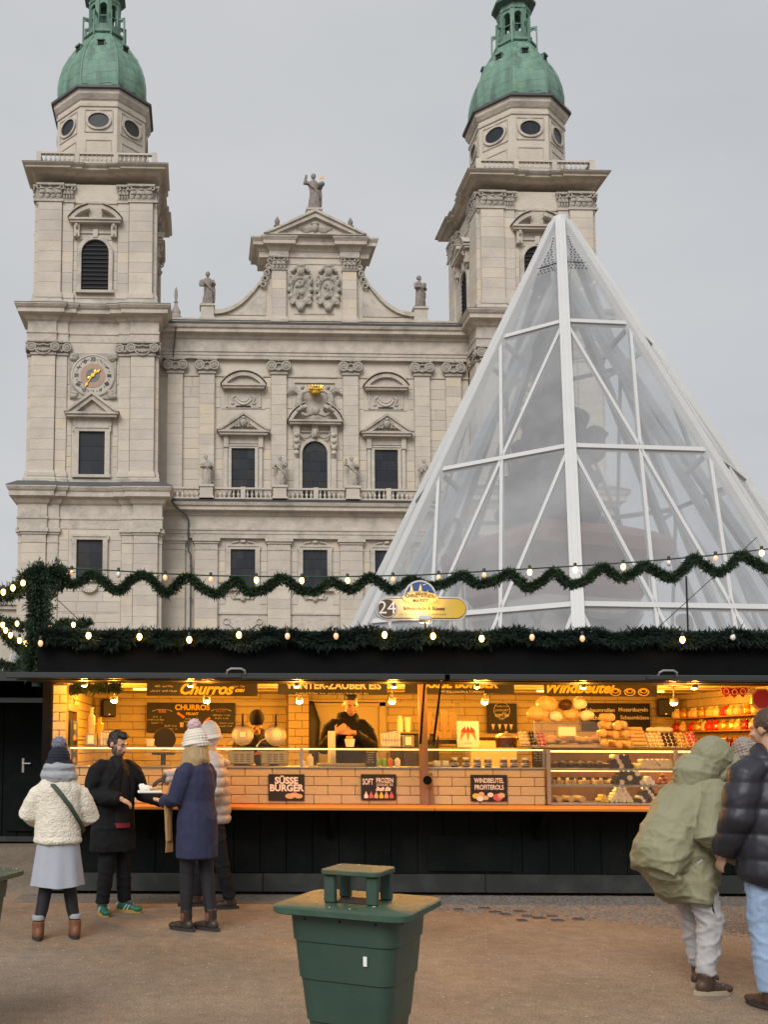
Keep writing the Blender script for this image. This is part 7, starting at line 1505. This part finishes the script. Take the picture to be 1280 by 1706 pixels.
# ---- person in pale printed jacket between them at the case
def o_pale(P,J,g,W,HM):
    mb=MB(); mb.tube([(0,.02,.84),(.03,.01,1.0),(.11,-.04,1.25),(.18,-.1,1.4),(.2,-.12,1.48)],[(.24,.18),(.23,.18),(.235,.165),(.19,.13),(.1,.1)],16,up=(1,0,0))
    for s in 'lr': sleeve(mb,g,s,.10,.09,.07)
    mb.tube([(.18,.06,1.42),(.2,.0,1.5)],[(.17,.09),(.12,.09)],12,up=(1,0,0)); W('jacket',blob(mb,'jacket',M['jacket_pale'],.012,3,disp=cre(.01,(6,6,7))))
    for i in range(5): W('rib_knit',MB().tube([(.42+.02*i,.05,1.30),(.44+.02*i,.06,1.2)],.006,5).mesh('rib_knit',M['knit_grey']))
    trousers(W,J,g,'jeans_black'); shoes(W,J,g,'boot_dark','sole'); hat(W,HM,'knit_grey',None,amp=.008,rib=22)
build('person in pale jacket and grey-brown knit hat leaning over the pastry case',(4.62,8.35,0),PI+.2,
 JJ(1.0,head=(.24,-.2,1.56),head_rot=(0,.3,.15),neck=(.19,-.11,1.45),chest=(.12,-.05,1.3),shl=(.37,-.06,1.37),shr=(-.01,-.06,1.40),ell=(.44,-.15,1.16),elr=(-.14,-.15,1.16),wrl=(.3,-.38,1.1),wrr=(-.08,-.38,1.1),handl=((0,-1,0),(0,0,-1)),handr=((0,-1,0),(0,0,-1))),o_pale)
q=gnd(1256,1500); tag(put('paper_bag',blob(MB().tube([(0,0,0),(0,0,.12),(0,0,.22)],[(.06,.04),(.075,.05),(.07,.03)],10),'paper_bag',M['cream_wrap'],.012,1,disp=lambda c,n:.01*noise.noise(c*25)),None,(3.86,7.35,.66)),'small tan carrier bag hanging behind the puffer jacket','bag')
# ---- vendors inside
def o_hood(P,J,g,W,HM):
    mb=MB(); mb.tube([(0,.01,.84),(0,.01,1.0),(0,0,1.2),(0,0,1.34),(0,.01,1.44),(0,.01,1.51)],[(.2,.15),(.2,.15),(.205,.145),(.215,.14),(.16,.115),(.085,.085)],16,up=(1,0,0))
    for s in 'lr': sleeve(mb,g,s,.085,.078,.055,-.03)
    mb.torus((0,.02,1.5),.085,.04,n=18,k=8,M=Matrix.Rotation(PI/2-.35,3,'X')); W('hoodie',blob(mb,'hoodie',M['hoodie'],.012,3,disp=cre(.009,(6,6,7))))
    W('chest_print',MB().prism([(-.04,1.22),(.04,1.22),(.015,1.27)],-.165,-.158).mesh('chest_print',M['orange_print'])); trousers(W,J,g,'jeans_black'); shoes(W,J,g,'boot_dark','sole')
    if J.get('face'):
        h=MB(); h.ell((0,.03,.06),(.08,.09,.072),nu=16,nv=10); h.ell((0,-.02,.1),(.064,.066,.034)); W('hair',blob(xf(h,HM),'hair',M['hair_dark'],.008,1,disp=lambda c,n:.005*noise.noise(c*60)))
    else: hat(W,HM,'hoodie',None,cuff=False,amp=.001)
q=at(580,1240,12.35)
build('young vendor in black hoodie looking down at his hands before the yellow door',(q.x,12.35,.3),0.,
 JJ(1.0,vox=.0085,face=True,head=(.02,-.06,1.63),head_rot=(.1,.38,0),neck=(0,0,1.48),shl=(.19,0,1.41),shr=(-.19,0,1.41),ell=(.25,-.08,1.17),elr=(-.26,-.08,1.16),wrl=(.02,-.28,1.33),wrr=(-.17,-.28,1.32),handl=((-1,-.1,.1),(0,1,-.4),.35),handr=((.6,-.2,.5),(.3,1,0),.5)),o_hood,1.12)
tag(put('paper_roll',MB().tube([(0,0,0),(0,0,.44)],.045,16).mesh('paper_roll',M['paper'],40),None,at(553,1281,11.95)),'tall white column of nested paper cups before the hooded vendor','cups')
q=at(425,1240,12.7)
build('vendor in black beanie with head bowed between the two waffle irons',(q.x,12.7,.3),.1,
 JJ(1.0,head=(0,-.13,1.62),head_rot=(0,.75,0),neck=(0,-.04,1.47),shl=(.19,-.02,1.41),shr=(-.19,-.02,1.41),ell=(.25,-.1,1.15),elr=(-.25,-.1,1.15),wrl=(.12,-.32,1.12),wrr=(-.12,-.32,1.12),handl=((-.3,-1,0),(0,0,-1)),handr=((.3,-1,0),(0,0,-1))),o_hood)
# ================================================= bins, gravel, cobbles
mk('bin_green',(.030,.062,.047),.42,var=.15,vscale=4,stain=(.05,.075,.05),st_scale=5,st_amt=.4,bump=.08,bscale=60); mk('lid_green',(.030,.072,.046),.5,var=.3,vscale=6,stain=(.10,.085,.03),st_scale=4.5,st_amt=.6,bump=.15,bscale=30)  # lid's yellow blotches: smears plus golden reflections put into the colour
mk('crumb',(.6,.5,.28),.8); mk('sticker',(.75,.75,.75),.6)
def rsq(h,r,n=6):
    o=[]
    for cx,cy,a0 in ((h-r,h-r,0),(-h+r,h-r,PI/2),(-h+r,-h+r,PI),(h-r,-h+r,3*PI/2)):
        for i in range(n+1): a=a0+PI/2*i/n; o.append((cx+r*cos(a),cy+r*sin(a)))
    return o
def bin_(label,loc,rz,seed):
    o=thing('litter_bin',label,'litter bin',loc,rz); n=len(rsq(.3,.08))
    def loft(prof,m=0):
        mb=MB(); vs=[]; 
        for h,r,z in prof: vs+=[(x,y,z) for x,y in rsq(h,r)]
        mb.add(vs,[(j*n+i,j*n+(i+1)%n,(j+1)*n+(i+1)%n,(j+1)*n+i) for j in range(len(prof)-1) for i in range(n)]+[tuple(range(n-1,-1,-1)),tuple((len(prof)-1)*n+i for i in range(n))]); return mb
    prof=[(.145,.06,0)]
    for k,(z,h) in enumerate(((.22,.178),(.42,.208),(.60,.235),(.76,.257))): prof+=[(h,.08,z-.006),(h+.007,.08,z)]
    prof+=[(.275,.085,.875)]
    put('body',loft(prof).mesh('bin_body',M['bin_green'],35),o)
    put('lid',loft([(.335,.09,.875),(.345,.1,.88),(.345,.1,.903),(.338,.095,.908)]).mesh('bin_lid',M['lid_green'],35),o)
    put('opening',MB().box(-.095,.095,-.095,.095,.9085,.911).mesh('bin_opening',M['void']),o)
    for a in (-1,1):
        for b in (-1,1): put('roof_leg',MB().bev(a*.108-.028,a*.108+.028,b*.108-.02,b*.108+.02,.908,1.03,.006).mesh('roof_leg',M['bin_green']),o)
    put('roof_plate',loft([(.146,.03,1.03),(.15,.035,1.034),(.15,.035,1.048),(.146,.03,1.052)]).mesh('bin_roof',M['lid_green'],35),o)
    r=random.Random(seed)
    for i in range(13):
        x,y=r.uniform(-.3,.3),r.uniform(-.3,.3); z=.909
        if abs(x)<.14 and abs(y)<.14: z=1.052
        put('crumb',MB().ell((0,0,.003),(r.uniform(.003,.009),r.uniform(.003,.006),.0025),nu=6,nv=4).mesh('crumb',M['crumb']),o,(x,y,z),(0,0,r.uniform(0,3)))
    for i in range(12): a=2*PI*i/12; put('rivet',MB().ell((0,0,0),.007,nu=6,nv=4).mesh('rivet',M['void']),o,(.272*max(-1,min(1,1.3*cos(a))),.272*max(-1,min(1,1.3*sin(a))),.855))
    return o
q=at(598,1505,4.72); b0=bin_('green litter bin with raised lid plate standing free before the stall',(q.x,4.72,0),R(-27),1); b0.scale=(.92,.92,1.035)
put('sticker',MB().box(-.009,.009,-.002,0,-.02,.02).mesh('sticker',M['sticker']),b0,(.12,-.2575,.70),(0,0,0))
q=at(-88,1452,5.9); bin_('green litter bin cut off beyond the fleece woman',(q.x,5.9,0),R(-15),2)
# gravel strip in front of the stall and loose stones
mk('gravel',(.17,.155,.14),.85,isl=.5,var=.2,vscale=8); mk('cobble',(.05,.048,.05),.6,isl=.3,bump=.4,bscale=30)
r=random.Random(33); mb=MB()
def stone(x,y,s):
    a=r.uniform(0,PI); c,d=cos(a),sin(a); pts=[]
    for px_,py_,pz in ((1,0,0),(.2,.8,0),(-.9,.4,0),(-.5,-.8,0),(.6,-.7,0),(r.uniform(-.3,.3),r.uniform(-.3,.3),.7)): px_*=s*r.uniform(.7,1.2); py_*=s*r.uniform(.7,1.1); pts.append((x+px_*c-py_*d,y+px_*d+py_*c,pz*s+.001))
    mb.add(pts,[(0,1,5),(1,2,5),(2,3,5),(3,4,5),(4,0,5)])
for i in range(17000):
    x=r.uniform(1.6,6.3); lim=11.4; near=10.35-.55*max(0,(x-2.2))*.45-.9*max(0,x-3.2)*.5
    y=near+(lim-near)*r.random()**.8+r.gauss(0,.12)
    if y>11.38: continue
    stone(x,y,r.uniform(.006,.016))
for i in range(3500): stone(r.uniform(-2.2,1.8),11.38-abs(r.gauss(0,.22)),r.uniform(.004,.010))
for i in range(2500): stone(r.uniform(-5,-2.1),r.uniform(11.5,16.9),r.uniform(.006,.014))
for i in range(2600): stone(r.uniform(-3,5),r.uniform(4.4,11),r.uniform(.002,.0055))
tag(put('gravel',mb.mesh('gravel',M['gravel'])),kind='stuff')
cs=thing('cobble_row','short row of dark flush cobbles in the gravel before the stall','paving',gnd(800,1525))
o=gnd(800,1525)
for u,v in ((765,1516),(808,1514),(826,1520),(843,1524),(866,1519),(880,1527),(899,1530),(921,1527),(965,1532),(870,1534),(930,1534)):
    g_=gnd(u,v)-o; put('cobble',MB().bev(-.06,.06,-.05,.05,-.05,.012,.012).mesh('cobble',M['cobble']),cs,g_,(0,0,r.uniform(-.2,.2)),(r.uniform(.8,1.1),r.uniform(.8,1.2),1))
